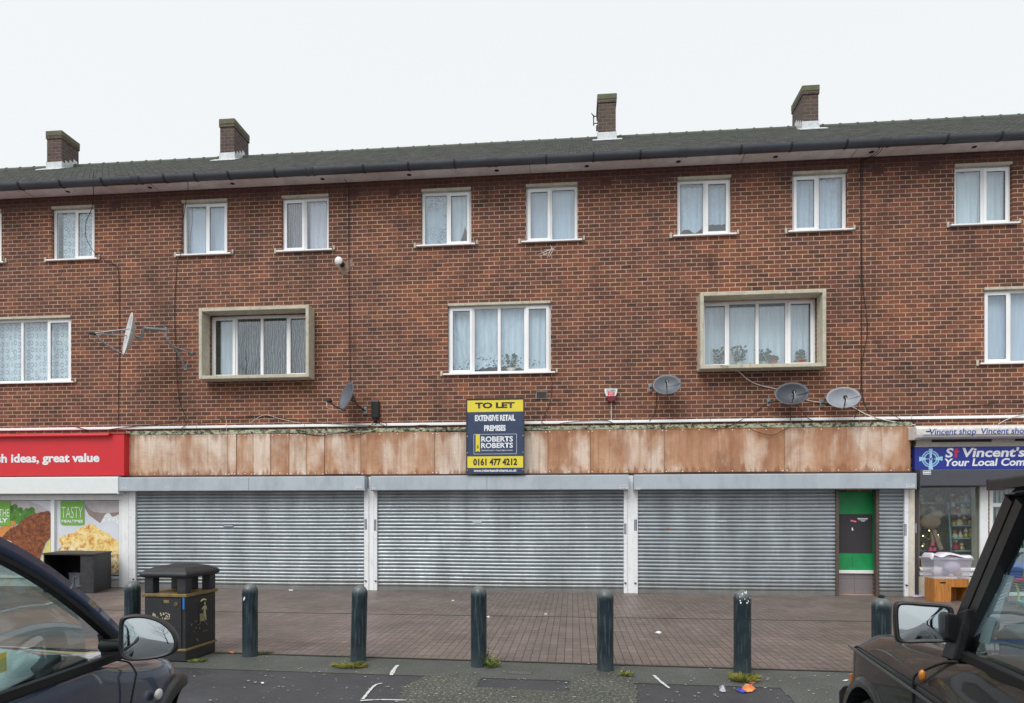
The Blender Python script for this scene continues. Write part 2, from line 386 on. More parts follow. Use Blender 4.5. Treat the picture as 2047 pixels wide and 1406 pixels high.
for side in (0, 1):
    rows = []
    for i in range(N):
        y0, z0 = rp(i / N, 0.026); y1, z1 = rp((i + 1) / N, 0.004)
        if side: y0 = 2 * RY - y0; y1 = 2 * RY - y1
        rows += [[(XL - .1, y0, z0), (XR + .1, y0, z0)], [(XL - .1, y1, z1), (XR + .1, y1, z1)]]
    mb.grid([[Vector(p) for p in r] for r in rows])
mb.quad((XL - .1, EY, EZ - .1), (XR + .1, EY, EZ - .1), (XR + .1, EY, EZ + .026), (XL - .1, EY, EZ + .026))
roof = mb.build('roof', TILE, bld, fixn=False)
mb = MB(); x = XL; xi = 0
RIDM = M('ridge_tile', (84, 88, 82), 0.85, var=0.15, c2=(70, 88, 58), amt=0.7)
mb.tube([(XL - .1, RY, RZ - .02), (XR + .1, RY, RZ - .02)], 0.1, 10)
x = XL + .2
while x < XR:
    mb.tube([(x, RY, RZ - .015), (x + .05, RY, RZ - .015)], 0.111, 10); x += 0.46
mb.build('ridge_tiles', RIDM, roof, smooth=50)
# --- soffit, fascia, gutter
SY = -0.36
MB().box(XL, XR, SY, -0.002, Z_SOFFIT - .0, Z_SOFFIT + .02).build('soffit', SOFF, bld)
mb = MB()
for x in [px(u) for u in (70, 320, 1060, 1480, 1700)]: MB().box(x, x + .008, SY + .004, -0.01, Z_SOFFIT - .003, Z_SOFFIT + .001).build('soffit_joint', DARK, bld)
MB().box(XL, XR, SY - .025, SY - .002, Z_SOFFIT - .01, GZ + .02).build('fascia_board', M('fascia_board', (120, 116, 120), 0.7, c2=(80, 78, 80), amt=0.5), bld)
for u in (136, 300, 465, 645, 818, 993, 1173, 1356, 1550, 1742, 1947):
    x = P(u, 330, SY / 2).x; n_ = MB().lathe([(0.045, -0.006), (0.05, 0.0), (0.05, 0.004)], (x, SY * .52, Z_SOFFIT), 16).lathe([(.036, -.007), (.036, -.0065)], (x, SY * .52, Z_SOFFIT), 12)
    n_.build('soffit_vent', DARK, bld)
mb = MB(); prof = []
for k in range(15):
    a = math.pi + math.pi * k / 14; prof.append((GY + GR * math.cos(a), GZ + GR * math.sin(a)))
prof += [(GY + GR + .01, GZ + .012), (GY + GR - .012, GZ + .004)]
for k in range(14, -1, -1):
    a = math.pi + math.pi * k / 14; prof.append((GY + (GR - .01) * math.cos(a), GZ + (GR - .01) * math.sin(a)))
mb.grid([[Vector((x, y, z)) for y, z in prof + prof[:1]] for x in (XL, XR)])
gut = mb.build('gutter', GUTT, bld, smooth=50)
def ring(mb, x, wd, r):
    rows = []
    for xx in (x - wd / 2, x + wd / 2):
        rows.append([Vector((xx, GY + (GR + r) * math.cos(a), GZ + .006 + (GR + r) * math.sin(a))) for a in [math.pi + math.pi * k / 12 for k in range(13)]])
    mb.grid(rows)
    for xx, row in ((x - wd / 2, rows[0]), (x + wd / 2, rows[1])):
        inner = [Vector((xx, GY + (GR - .002) * math.cos(a), GZ + .006 + (GR - .002) * math.sin(a))) for a in [math.pi + math.pi * k / 12 for k in range(13)]]
        mb.grid([row, inner])
for u in (43, 125, 208, 332, 393, 460, 552, 728, 818, 910, 1092, 1186, 1280, 1480, 1580, 1690, 1890, 1998):
    x = P(u, 330, GY).x; mb = MB(); ring(mb, x, .035, .02)
    mb.prism([(x - .012, GY + GR * .6, GZ - GR * .9), (x - .012, SY - .027, GZ - .02), (x - .012, SY - .027, Z_SOFFIT - .0), (x - .012, SY - .05, Z_SOFFIT - .035), (x - .012, GY, GZ - GR - .012)], (.024, 0, 0))
    mb.build('gutter_bracket', DARK, gut, smooth=50)
for u in (275, 620, 985, 1365, 1768):
    x = P(u, 330, GY).x; mb = MB(); ring(mb, x, .17, .014); ring(mb, x - .075, .03, .022); ring(mb, x + .075, .03, .022)
    mb.build('gutter_joint', GUTT, gut, smooth=50)

# --- chimneys
CHB = M('x', (0, 0, 0))
cm, cn, cb, ccc, _s, _v = brick_mat('chimney_brick', [(62, 52, 50), (86, 66, 61), (74, 60, 57), (94, 70, 64), (82, 64, 60), (102, 74, 67)], (116, 110, 105), bw=.226, bh=.1, ms=.02, dirt=0.4)
cn.links.new(mixc(cn, ramp(cn, noise(cn, _v, 1.1, 4), [(0.5, BW(0)), (0.85, BW(0.4))]), ccc, lin((96, 104, 72))), cb.inputs['Base Color'])
MOSSCAP = M('mossy_coping', (104, 104, 84), 0.95, var=0.2, c2=(84, 96, 60), amt=0.8, bmp=0.4)
LEAD = M('lead_flashing', (205, 210, 212), 0.5, var=0.08, c2=(150, 156, 160), amt=0.5)
CY = RY - 0.55
for (u0, u1, vt, vb, dep, aer) in ((94, 123, 262, 330, .68, 0), (440, 468, 238, 318, .85, 0), (1196, 1231, 188, 281, .8, 1), (1605, 1636, 171, 257, .85, 0)):
    x0, x1 = px(u0, CY), px(u1, CY); um = (u0 + u1) / 2; zt_ = pz(um, vt, CY); zb_ = pz(um, vb, CY)
    mb = MB().box(x0, x1, CY, CY + dep, zb_ - .8, zt_ - .16)
    for dz in (.17, .33): mb.box(x0 - .022, x1 + .022, CY - .022, CY + dep + .022, zt_ - .16 - dz + .09, zt_ - .16 - dz + .17) if dz < .3 else None
    ch = mb.build('chimney', cm, roof)
    MB().box(x0 - .03, x1 + .03, CY - .03, CY + dep + .03, zt_ - .159, zt_).build('coping', MOSSCAP, ch, bev=.02)
    MB().lathe([(.13, 0), (.12, .05), (.07, .07)], ((x0 + x1) / 2, CY + .35, zt_ - .01), 14).build('chimney_pot', MOSSCAP, ch)
    mb = MB(); yf = CY - .015; zr = lambda y: EZ + (RZ - EZ) * (y - EY) / (RY - EY)
    mb.prism([(x0 - .03, yf, zr(yf) + .02), (x1 + .03, yf, zr(yf) + .02), (x1 + .02, yf, zr(yf) + .24), (x0 - .02, yf, zr(yf) + .24)], (0, .012, 0))
    mb.obox(((x0 + x1) / 2, yf - .12, zr(yf - .12) + .045), ((x1 - x0) / 2 + .16, 0, 0), (0, .12, .12 * (RZ - EZ) / (RY - EY)), (0, 0, .01))
    for sx in (x0 - .014, x1 + .002):
        pts = []
        for k in range(4):
            y = CY - .02 + k * .16; pts += [(sx, y, zr(y) + .26), (sx, y + .15, zr(y) + .25), (sx, y + .15, zr(y + .16) + .14)]
        pts += [(sx, CY + .6, zr(CY + .6)), (sx, CY - .02, zr(CY - .02))]
        mb.prism(pts, (.012, 0, 0))
    mb.build('flashing', LEAD, ch)
    if aer:
        mb = MB(); mb.tube([(x0 - .12, CY + .3, zt_ - .68), (x0 - .12, CY + .3, zt_ - .38)], .016).tube([(x0 - .12, CY + .3, zt_ - .42), (x0 + .01, CY + .3, zt_ - .42)], .014).tube([(x0 - .12, CY + .3, zt_ - .62), (x0 + .01, CY + .3, zt_ - .62)], .014).tube([(x0 - .18, CY + .2, zt_ - .39), (x0 - .1, CY + .4, zt_ - .39)], .012)
        mb.tube([(x0 - .04, CY + .1, zt_ - .95), (x0 - .04, CY + .1, zt_ - .8)], .02)
        mb.build('aerial_bracket', DARK, ch)

# --- windows
GLASS = glass_mat('window_glass', 0.10)
GLASSD = glass_mat('window_glass_reflective', 0.24)
GASK = M('gasket', (60, 62, 66), 0.6)
def frame_ring(mb, x0, x1, z0, z1, t, y0, y1, t2=None):
    t2 = t if t2 is None else t2
    mb.box(x0, x0 + t, y0, y1, z0, z1); mb.box(x1 - t, x1, y0, y1, z0, z1)
    mb.box(x0 + t, x1 - t, y0, y1, z0, z0 + t2); mb.box(x0 + t, x1 - t, y0, y1, z1 - t2, z1)
def window(r, lights, sill=True, lintel=True, Yw=Y_WIN, ajar=None):
    """lights: list of (fraction, 'F' fixed or 'S' sash)"""
    x0, x1, z0, z1 = r[0] + .004, r[1] - .004, r[2] + .002, r[3] - .003
    lt = .055 if lintel else 0.0
    z1f = z1 - lt; mb = MB(); y0, y1 = Yw, Yw + .065; t = .055
    frame_ring(mb, x0, x1, z0, z1f, t, y0, y1, .05)
    xi0, xi1 = x0 + t, x1 - t; tot = sum(l[0] for l in lights); mul = .05
    avail = (xi1 - xi0) - mul * (len(lights) - 1); cx = xi0; panes = []
    for i, (fr, k) in enumerate(lights):
        wd = avail * fr / tot; a, b = cx, cx + wd
        if i < len(lights) - 1: mb.box(b, b + mul, y0 + .001, y1 - .001, z0 + .05, z1f - .05)
        if k == 'S':
            frame_ring(mb, a - .018, b + .018, z0 + .032, z1f - .032, .062, y0 - .022, y0 - .002)
            panes.append((a + .044, b - .044, z0 + .094, z1f - .094, y0 + .0))
        else:
            frame_ring(mb, a + .0005, b - .0005, z0 + .0505, z1f - .0505, .012, y0 + .012, y1 - .004)
            panes.append((a + .012, b - .012, z0 + .062, z1f - .062, y0 + .02))
        cx = b + mul
    if len([1 for l in lights if l[1] == 'S']):
        pass
    w_ = mb.build('window', PVC, bld, bev=.004)
    for (a, b, c, d, y) in panes:
        mb = MB().box(a - .004, b + .004, y + .002, y + .008, c - .004, d + .004); mb.build('pane', GLASS, w_)
        mb = MB(); frame_ring(mb, a, b, c, d, .007, y - .003, y + .001); mb.build('gasket', GASK, w_)
    if sill:
        mb = MB().box(r[0] - .11, r[1] + .11, -.07, Yw + .0, z0 - .045, z0 - .003) if False else MB()
        mb.box(r[0] - .095, r[1] + .095, -.065, -.002, z0 - .028, z0 + .006).box(r[0] + .003, r[1] - .003, -.002, Yw, z0 - .02, z0 + .004)
        mb.build('sill', PVC, w_, bev=.004)
        MB().box(r[0] - .16, r[0] - .112, -.035, -.002, z0 - .05, z0 + .07).build('sill_end', CONC, w_, bev=.01); MB().box(r[1] + .112, r[1] + .15, -.035, -.002, z0 - .02, z0 + .08).build('sill_end', CONC, w_, bev=.01)
    if lintel:
        MB().box(x0 + .001, x1 - .001, -.018, Yw + .05, z1 - lt + .001, z1 + .001).build('lintel', CONC, w_, bev=.004)
    return x0, x1, z0, z1f
F, S = 'F', 'S'
ul = [[(1, F), (.9, S)], [(1.05, F), (.95, S)], [(1.05, F), (.95, S)], [(.95, S), (1.05, F)], [(1.08, F), (.95, S)], [(.95, S), (1.05, F)], [(1.05, F), (.95, S)], [(.95, S), (1.05, F)], [(1.05, F), (.95, S)]]
for r, l in zip(up, ul): window(r, l)
M4 = [(.88, S), (1.0, F), (1.0, F), (.88, S)]
window(mid[0], M4); window(mid[2], M4); window(mid[4], M4)
# boxed windows with projecting concrete surrounds
for i in (1, 3):
    D = .33; ox0, ox1, oz0, oz1 = SURR[i]; t = .072
    mb = MB()
    mb.box(ox0, ox0 + t, -D, -.002, oz0, oz1); mb.box(ox1 - t, ox1, -D, -.002, oz0, oz1)
    mb.box(ox0 + t, ox1 - t, -D + .002, -.002, oz0, oz0 + .075); mb.box(ox0 + t, ox1 - t, -D + .002, -.002, oz1 - .075, oz1)
    mb.build('window_surround', CONC, bld, bev=.008)
    window(mid[i], M4, sill=False, lintel=False)
# --- small fittings that belong to the walls
AIRB = M('terracotta_vent', (98, 60, 54), 0.85, var=0.1)
for (u, v) in ((232, 410), (311, 407), (706, 387), (788, 384), (1211, 364), (1300, 359), (1755, 341), (1849, 334)):
    c = P(u, v, 0); mb = MB(); wd, hh = .11, .075
    frame_ring(mb, c.x - wd, c.x + wd, c.z - hh, c.z + hh, .012, -.008, -.001)
    for i in range(6): mb.box(c.x - wd + .012 + (i + .62) * (wd * 2 - .024) / 6.5 - .005, c.x - wd + .012 + (i + .62) * (wd * 2 - .024) / 6.5 + .009, -.006, -.001, c.z - hh + .012, c.z + hh - .012)
    for j in range(4): mb.box(c.x - wd + .012, c.x + wd - .012, -.007, -.0015, c.z - hh + .012 + j * .035, c.z - hh + .024 + j * .035)
    mb.cur = 1; mb.box(c.x - wd + .01, c.x + wd - .01, -.002, -.001, c.z - hh + .01, c.z + hh - .01)
    mb.build('air_brick', [AIRB, DARK], bld)
c = P(1083, 790, 0); mb = MB(); frame_ring(mb, c.x - .12, c.x + .12, c.z - .085, c.z + .085, .014, -.02, -.001)
for j in range(9): mb.obox((c.x, -.01, c.z - .065 + j * .016), (.105, 0, 0), (0, .008, -.005), (0, 0, .0015))
mb.build('louvre_vent', M('grey_vent', (128, 124, 122), 0.5, metal=.4), bld)
c = P(684, 529, 0); 
mb = MB(); pts = []
for k in range(22):
    a = 2 * math.pi * k / 22; q = (.19 + .05 * math.sin(3 * a) + .03 * math.sin(7 * a + 1)); pts.append((c.x + .06 + q * math.cos(a), -.006, c.z - .04 + q * .8 * math.sin(a)))
mb.prism(pts, (0, .005, 0)); mb.build('cement_patch', M('cement_patch', (150, 128, 112), 0.95, var=.15, c2=(110, 84, 74), amt=.7), bld)
mb = MB(); MM = Matrix.Rotation(R(90), 3, 'X')
mb.lathe([(.06, 0), (.06, .2), (.085, .2), (.085, .23), (.06, .25), (.02, .255)], (c.x, 0, c.z), 20, M=MM); mb.build('flue_outlet', WHITE, bld, smooth=40)
MB().lathe([(.0605, 0), (.0605, .19), (.061, .19)], (c.x, -.003, c.z), 20, M=MM).build('flue_pipe', DARK, bld, smooth=40)
# scratched white paint mark under the fifth upper window
mb = MB()
for (a, b) in (((1076, 509), (1112, 494)), ((1078, 513), (1098, 505)), ((1104, 492), (1094, 516)), ((1107, 497), (1098, 514)), ((1088, 500), (1110, 499)), ((1082, 503), (1092, 511)), ((1100, 490), (1106, 500))):
    p, q = P(a[0], a[1], -.003), P(b[0], b[1], -.003); d = (q - p); nn = Vector((-d.z, 0, d.x)).normalized() * .008
    k = [p + nn * .3, p + d * .5 + nn, q + nn * .4, q - nn * .4, p + d * .45 - nn, p - nn * .5]; mb.poly(k)
mb.build('paint_scrawl', M('chalk_white', (205, 190, 182), 0.9), bld)
# slim white plastic conduit along the top of the shop fronts
mb = MB(); mb.box(XL, XR, -.045, -.002, Z_COND - .03, Z_COND + .03)
mb.build('conduit', PVC, bld, bev=.01)
mb = MB()
for u in (395, 610, 700, 1082, 1260, 1419, 1600, 1820): x = px(u); mb.box(x, x + .006, -.047, -.0455, Z_COND - .031, Z_COND + .031)
mb.build('conduit_joint', DARK, bld)
# ---------------------------------------------------------------- curtains and things on the sills
def curtain_mat(kind):
    m, n, b = newmat('curtain_' + kind); v = coords(n, rand=True); t = nd(n, 'ShaderNodeTexCoord')
    base = {'net': (234, 238, 246), 'rings': (240, 243, 248), 'floral': (216, 224, 240), 'dark': (24, 26, 34), 'mauve': (140, 116, 126), 'lilac': (232, 222, 236),
            'obscure': (190, 202, 216), 'blind': (216, 222, 238), 'pale': (234, 238, 244), 'lace': (228, 236, 246)}[kind]
    c = lin(base)
    mpv = nd(n, 'ShaderNodeMapping'); mpv.inputs['Scale'].default_value = (1, 1, .06); n.links.new(v, mpv.inputs[0])
    fold_shade = noise(n, mpv.outputs[0], 22, 3)  # vertical fold shading, painted into the cloth colour
    cc = mixc(n, 1.0, c, ramp(n, fold_shade, [(.3, BW(.84)), (.7, BW(1.04))]), 'MULTIPLY')
    if kind == 'rings':
        vo = nd(n, 'ShaderNodeTexVoronoi'); vo.voronoi_dimensions = '2D'; vo.inputs['Scale'].default_value = 7.5; vo.inputs['Randomness'].default_value = .35; mp = nd(n, 'ShaderNodeMapping'); mp.inputs['Rotation'].default_value = (R(90), 0, 0); mp.inputs['Scale'].default_value = (1.25, 1, .8); n.links.new(t.outputs['Object'], mp.inputs[0]); n.links.new(mp.outputs[0], vo.inputs['Vector'])
        k = ramp(n, vo.outputs['Distance'], [(.16, BW(0)), (.24, BW(.75)), (.3, BW(.75)), (.38, BW(0))]); cc = mixc(n, k, cc, lin((132, 140, 152)))
    if kind == 'floral':
        k = ramp(n, noise(n, v, 13, 4, .7, .8), [(.5, BW(0)), (.6, BW(.6))]); cc = mixc(n, k, cc, lin((232, 236, 242)))
    if kind in ('dark', 'mauve'):
        wv = nd(n, 'ShaderNodeTexWave'); wv.bands_direction = 'X'; wv.inputs['Scale'].default_value = 5; wv.inputs['Distortion'].default_value = 9; wv.inputs['Detail'].default_value = 3; wv.inputs['Detail Scale'].default_value = .9
        mp = nd(n, 'ShaderNodeMapping'); mp.inputs['Scale'].default_value = (1.3, .01, .5); n.links.new(v, mp.inputs[0]); n.links.new(mp.outputs[0], wv.inputs['Vector'])
        k = ramp(n, wv.outputs['Fac'], [(.62, BW(0)), (.95, BW(.5))]); cc = mixc(n, k, cc, lin((205, 208, 220)))  # pale swirls in the colour; on the dark sheet they imitate reflected branches
    if kind == 'obscure':
        mp = nd(n, 'ShaderNodeMapping'); mp.inputs['Scale'].default_value = (1, .01, 1); n.links.new(v, mp.inputs[0])
        k1 = ramp(n, noise(n, mp.outputs[0], 1.6, 3, .6), [(.42, BW(0)), (.62, BW(1))]); k = ramp(n, noise(n, mp.outputs[0], 42, 2, .6), [(.45, BW(0)), (.52, BW(1))])
        cc = mixc(n, math_(n, 'MULTIPLY', k, k1), cc, lin((36, 50, 66)))
    n.links.new(cc, b.inputs['Base Color']); b.inputs['Roughness'].default_value = .9
    b.inputs['Subsurface Weight'].default_value = 0.0
    return m
CM = {k: curtain_mat(k) for k in ('net', 'rings', 'floral', 'dark', 'mauve', 'lilac', 'obscure', 'blind', 'pale', 'lace')}
def curtain(x0, x1, z0, z1, kind, label, name='net_curtain', cat='curtain', Y=.21, amp=.014, hem=None, cols=120, group='curtains hanging in the flat windows'):
    rows = []; nr = 14; ph = random.random() * 6; fq = random.uniform(38, 52)
    for j in range(nr + 1):
        row = []
        for i in range(cols + 1):
            x = x0 + (x1 - x0) * i / cols; zb_ = z0 + (hem(i / cols) if hem else 0); z = z1 + (zb_ - z1) * j / nr
            y = Y + amp * math.sin(x * fq + ph + .6 * math.sin(x * 9 + j * .1)) + amp * .5 * math.sin(x * fq * .43 + 1 + j * .06)
            row.append(Vector((x, y, z)))
        rows.append(row)
    o = MB().grid(rows).build(name, CM[kind], smooth='all')
    return tag(o, label, cat, group)
U = up
curtain(U[0][0] + .05, U[0][1] - .05, zb, zt, 'net', 'net curtain in the upper window cut off by the left edge of the photo')
curtain(U[1][0] + .13, U[1][1] - .05, zb, zt - .1, 'rings', 'white net curtain printed with ovals in the upper window behind the looping black cable')
curtain(U[2][0] + .05, U[2][1] - .05, zb, zt - .12, 'blind', 'plain pale grey blind in the upper window above the left concrete surround', 'window_blind', 'blind', amp=.001)
xm = (U[3][0] + U[3][1]) / 2
curtain(U[3][0] + .05, xm - .02, zb, zt, 'mauve', 'mauve patterned curtain in the left half of the upper window above the white flue', 'swirl_painted_sheet')
curtain(xm + .02, U[3][1] - .05, zb, zt - .1, 'lilac', 'pale lilac curtain in the right half of the upper window above the white flue')
xm = (U[4][0] + U[4][1]) / 2
curtain(U[4][0] + .05, xm + .01, zb, zt - .1, 'obscure', 'speckled dark and white frosted film in the upper window left of centre', 'frosted_film', 'film', amp=.001, Y=.16)
curtain(xm + .03, U[4][1] - .05, zb, zt - .05, 'net', 'ruched net curtain with a raised hem in the upper window left of centre', hem=lambda f: .07 + .42 * max(0, 1 - abs(f - .75) / .32) ** 1.3)
curtain(U[5][0] + .05, U[5][1] - .05, zb, zt - .1, 'blind', 'smooth pale blue curtain in the upper window above the white scrawl', amp=.004)
curtain(U[6][0] + .05, U[6][1] - .05, zb, zt - .13, 'floral', 'lace curtain with a pointed hem, upper window left above the right concrete surround', hem=lambda f: (.12 + .1 * abs(math.sin(f * 9))) if f < .5 else .3)
curtain(U[7][0] + .05, U[7][1] - .05, zb, zt - .1, 'floral', 'white floral lace curtain, upper window right above the right concrete surround', hem=lambda f: .03 * abs(math.sin(f * 12)))
curtain(U[8][0] + .08, U[8][1] - .05, zb, zt - .08, 'pale', 'thin white drape hung open in the rightmost upper window')
m_ = mid[0]; curtain(m_[0] + .05, m_[1] - .04, m_[2], m_[3] - .1, 'rings', 'wide net curtain with rows of small rings, left of the large white dish')
m_ = mid[1]; f1 = m_[0] + (m_[1] - m_[0]) * .24
curtain(m_[0] + .12, f1, m_[2], m_[3], 'net', 'white pleated net in the first pane of the left concrete-framed window')
curtain(f1 + .02, m_[1] - .04, m_[2], m_[3], 'dark', 'dark sheet painted with pale tree-reflection swirls in the left concrete-framed window', 'swirl_painted_sheet', amp=.02)  # bare-branch reflections painted into this sheet's dark and pale tones
m_ = mid[2]; curtain(m_[0] + .05, m_[1] - .05, m_[2], m_[3] - .02, 'lace', 'white net curtain with an arched hem, directly above the letting board', hem=lambda f: .44 - 1.05 * (f - .5) ** 2 - .0)
def lace_band(x0, x1, z0, Y, hem):
    m, n, b = newmat('lace_band'); v = coords(n, (1, .01, 1)); vo = nd(n, 'ShaderNodeTexVoronoi'); vo.inputs['Scale'].default_value = 17; n.links.new(v, vo.inputs['Vector'])
    al = ramp(n, vo.outputs['Distance'], [(.32, BW(.35)), (.42, BW(1))]); n.links.new(al, b.inputs['Alpha']); b.inputs['Base Color'].default_value = lin((220, 230, 240))
    rows = [[], []]
    for i in range(161):
        f = i / 160; x = x0 + (x1 - x0) * f; t_ = z0 + hem(f) + .03; bt = t_ - .26 - .03 * abs(math.sin(f * 40))
        y = Y + .01 * math.sin(x * 44); rows[0].append(Vector((x, y, t_))); rows[1].append(Vector((x, y, bt)))
    return MB().grid(rows).build('lace_hem', m, None)
lb = lace_band(m_[0] + .06, m_[1] - .06, m_[2], .2, lambda f: .44 - 1.05 * (f - .5) ** 2)
tag(lb, 'deep scalloped lace border hanging along the arched net above the letting board', 'lace border')
m_ = mid[3]; curtain(m_[0] + .06, m_[1] - .05, m_[2], m_[3], 'net', 'white net curtain behind the potted plants in the right concrete-framed window', Y=.26)
m_ = mid[4]; curtain(m_[0] + .05, m_[1] - .05, m_[2], m_[3] - .02, 'blind', 'pale venetian blind in the middle-floor window at the right edge', 'window_blind', 'blind', amp=.001)
LEAF = M('house_plant_leaf', (62, 78, 56), .6, var=.3); POTW = M('pot_white', (214, 212, 204), .5, var=.05); POTT = M('pot_terracotta', (176, 110, 92), .8); POTG = M('pot_cream', (200, 196, 176), .6)
def pot_plant(u, v, pw, ph, mat, h, sp, label, Yp=.165, n=60, kind='bush'):
    c = P(u, v, Yp); t = thing('potted_plant', (c.x, Yp, c.z), label, 'potted plant', 'plants on the flat window sills')
    MB().lathe([(pw * .72, 0), (pw, ph), (pw * 1.08, ph), (pw * 1.08, ph * .85), (pw * .9, ph * .86), (pw * .85, ph * .8)], c, 16).build('pot', mat, t, smooth=40)
    if h:
        mb = MB()
        for i in range(n):
            a = random.random() * 6.28; rr = sp * random.random() ** .5; z = ph + h * random.random() ** .8
            p = c + Vector((rr * math.cos(a) * (z / h) ** .4, rr * math.sin(a) * .25, z))
            d = Vector((math.cos(a), math.sin(a) * .3, random.uniform(-.3, .8))).normalized() * random.uniform(.04, .08); e = d.cross(Vector((0, 1, .2))).normalized() * .024
            mb.poly([p, p + d * .5 + e, p + d, p + d * .5 - e])
            if i % 3 == 0: mb.tube([c + Vector((0, 0, ph * .8)), p], .003, 4)
        mb.build('foliage', LEAF, t, fixn=False)
w3 = mid[3][2] + .065; base = lambda u, Yp: HOR
def zrow(u): # v of the inner sill at pixel u for the boxed window
    return None
for (u, pw, ph, mt, h, sp, lb) in ((1478, .06, .09, POTW, .32, .13, 'bushy houseplant in a round white pot, second pane of the right concrete-framed window'),
        (1496, .05, .07, POTW, 0, 0, 'small empty white pot beside the bushy plant in the second pane'),
        (1526, .07, .08, POTG, .26, .14, 'spreading green plant in a cream bowl, third pane of the right concrete-framed window'),
        (1546, .075, .1, POTT, .1, .06, 'terracotta pot with a little growth in the third pane of the right concrete-framed window'),
        (1600, .12, .1, POTT, .2, .06, 'terracotta trough in the last pane of the right concrete-framed window'),
        (1440, .05, .05, POTG, .34, .14, 'leafy plant behind the glass of the first pane of the right concrete-framed window')):
    x = px(u, .165); z = w3
    v = HOR - (z - CAMH) * FPX / ((P(u, 900, .165) - CAM).dot(FW)); pot_plant(u, v, pw, ph, mt, h, sp, lb)
z2 = mid[2][2] + .06; u = 1022; v = HOR - (z2 - CAMH) * FPX / ((P(u, 900, .165) - CAM).dot(FW))
pot_plant(u, v, .105, .07, POTW, .34, .1, 'dark spiky plant in a white bowl under the lace hem above the letting board', n=40)

# ---------------------------------------------------------------- vacant shop: ledge, plywood fascia, shutters
zl = pz(1060, 861, -.12)
MB().box(px(250, -.12), px(1822, -.12), -.14, -.002, zl - .0, zl + .085).build('concrete_ledge', MOSSC, bld, bev=.006)
ZP0, ZP1 = pz(1060, 947, -.13), zl - .004
def ply_mat(pale):
    m, n, b = newmat('plywood_pale' if pale else 'plywood_brown'); v = coords(n, (1, 1, .55), rand=True); v2 = coords(n, (.35, 1, 6), rand=True); v3 = coords(n, (1, 1, 1), rand=True); vd = coords(n, (9, 1, .35), rand=True)
    a = ramp(n, noise(n, v, 1.6, 5, .6), [(.30, lin((146, 104, 76))), (.48, lin((176, 132, 102))), (.68, lin((200, 162, 132)))])
    pw = ramp(n, noise(n, v, 1.25, 5, .6, .4), [(.36, BW(.1)), (.56, BW(.9))] if pale else [(.47, BW(.0)), (.64, BW(.8))]); a = mixc(n, pw, a, lin((224, 208, 192)))
    dr = ramp(n, noise(n, vd, 1.2, 5, .7), [(.48, BW(0)), (.7, BW(.5))]); a = mixc(n, dr, a, lin((138, 92, 62)))
    g = ramp(n, noise(n, v2, 14, 4, .6), [(.3, BW(.88)), (.7, BW(1.06))]); a = mixc(n, 1.0, a, g, 'MULTIPLY')
    t = nd(n, 'ShaderNodeTexCoord'); s = nd(n, 'ShaderNodeSeparateXYZ'); n.links.new(t.outputs['Generated'], s.inputs[0])
    top = ramp(n, math_(n, 'ADD', s.outputs[2], math_(n, 'MULTIPLY', math_(n, 'SUBTRACT', noise(n, vd, 1.0, 4), .5), .7)), [(.0, BW(.75)), (.1, BW(0)), (.84, BW(0)), (1.0, BW(.6))])
    a = mixc(n, top, a, lin((138, 90, 60)))
    ed = math_(n, 'ABSOLUTE', math_(n, 'SUBTRACT', s.outputs[0], .5)); ek = ramp(n, math_(n, 'ADD', ed, math_(n, 'MULTIPLY', math_(n, 'SUBTRACT', noise(n, v3, 5, 4), .5), .15)), [(.43, BW(0)), (.5, BW(.5))]); a = mixc(n, ek, a, lin((150, 104, 70)))
    sp = ramp(n, noise(n, v3, 40, 3, .8), [(.68, BW(0)), (.74, BW(.5))]); a = mixc(n, sp, a, lin((96, 68, 52)))
    n.links.new(a, b.inputs['Base Color']); b.inputs['Roughness'].default_value = .85; bump(n, b, noise(n, v2, 30, 3), .3, .004); return m
PLY1, PLY0 = ply_mat(True), ply_mat(False)
fas = thing('plywood_fascia', (px(1030, -.13), -.06, ZP0), 'long weathered plywood boarding above the three closed shutters', 'boarding')
seams = [250, 455, 473, 506, 541, 578, 613, 649, 721, 869, 1095, 1180, 1328, 1569, 1820]
for i, (a, b) in enumerate(zip(seams[:-1], seams[1:])):
    dy = (.004, .012, .0, .008, .003)[i % 5]
    o = MB().box(px(a, -.13) + .003, px(b, -.13) - .003, -.13 - dy, -.1, ZP0 + (.012 if i in (7, 12) else 0), ZP1 - (.01 if i in (5, 9) else 0)).build('plywood_sheet', PLY1 if i in (0, 1, 3, 5, 9) else PLY0, fas, bev=.002)
    # origin to the middle of the sheet so that each one takes its own grain
    c0 = Vector(((px(a, -.13) + px(b, -.13)) / 2, 0, ZP0)); off = fas.location
    me = o.data
    for v_ in me.vertices: v_.co -= (c0 - Vector((off.x, 0, off.z)))
    o.location = c0 - Vector((off.x, 0, off.z))
    mb = MB(); nx = max(2, int((px(b) - px(a)) / .35))
    for k in range(nx + 1):
        for zz in (ZP0 + .03, ZP1 - .03):
            x = px(a, -.13) + .04 + (px(b, -.13) - px(a, -.13) - .08) * k / nx; mb.lathe([(.011, 0), (.006, .003)], (x, -.131 - dy, zz + random.uniform(-.01, .01)), 8, M=Matrix.Rotation(R(90), 3, 'X'))
    mb.build('screws', PVC, o)
MB().box(px(250, -.12), px(1822, -.12), -.1, -.002, ZP0 - .02, ZP1 + .0).build('fascia_backing', DARK, bld)
MB().box(px(247, -.12), px(1823, -.12), -.15, -.003, ZP0 - .035, ZP0 - .004).build('fascia_rail', M('rusty_rail', (70, 52, 44), .8), bld)
mb = MB(); mb.box(px(1328, -.13), px(1569, -.13), -.139, -.131, ZP1 + .001, ZP1 + .035).build('tape_strip', M('orange_tape', (196, 132, 52), .6), bld)

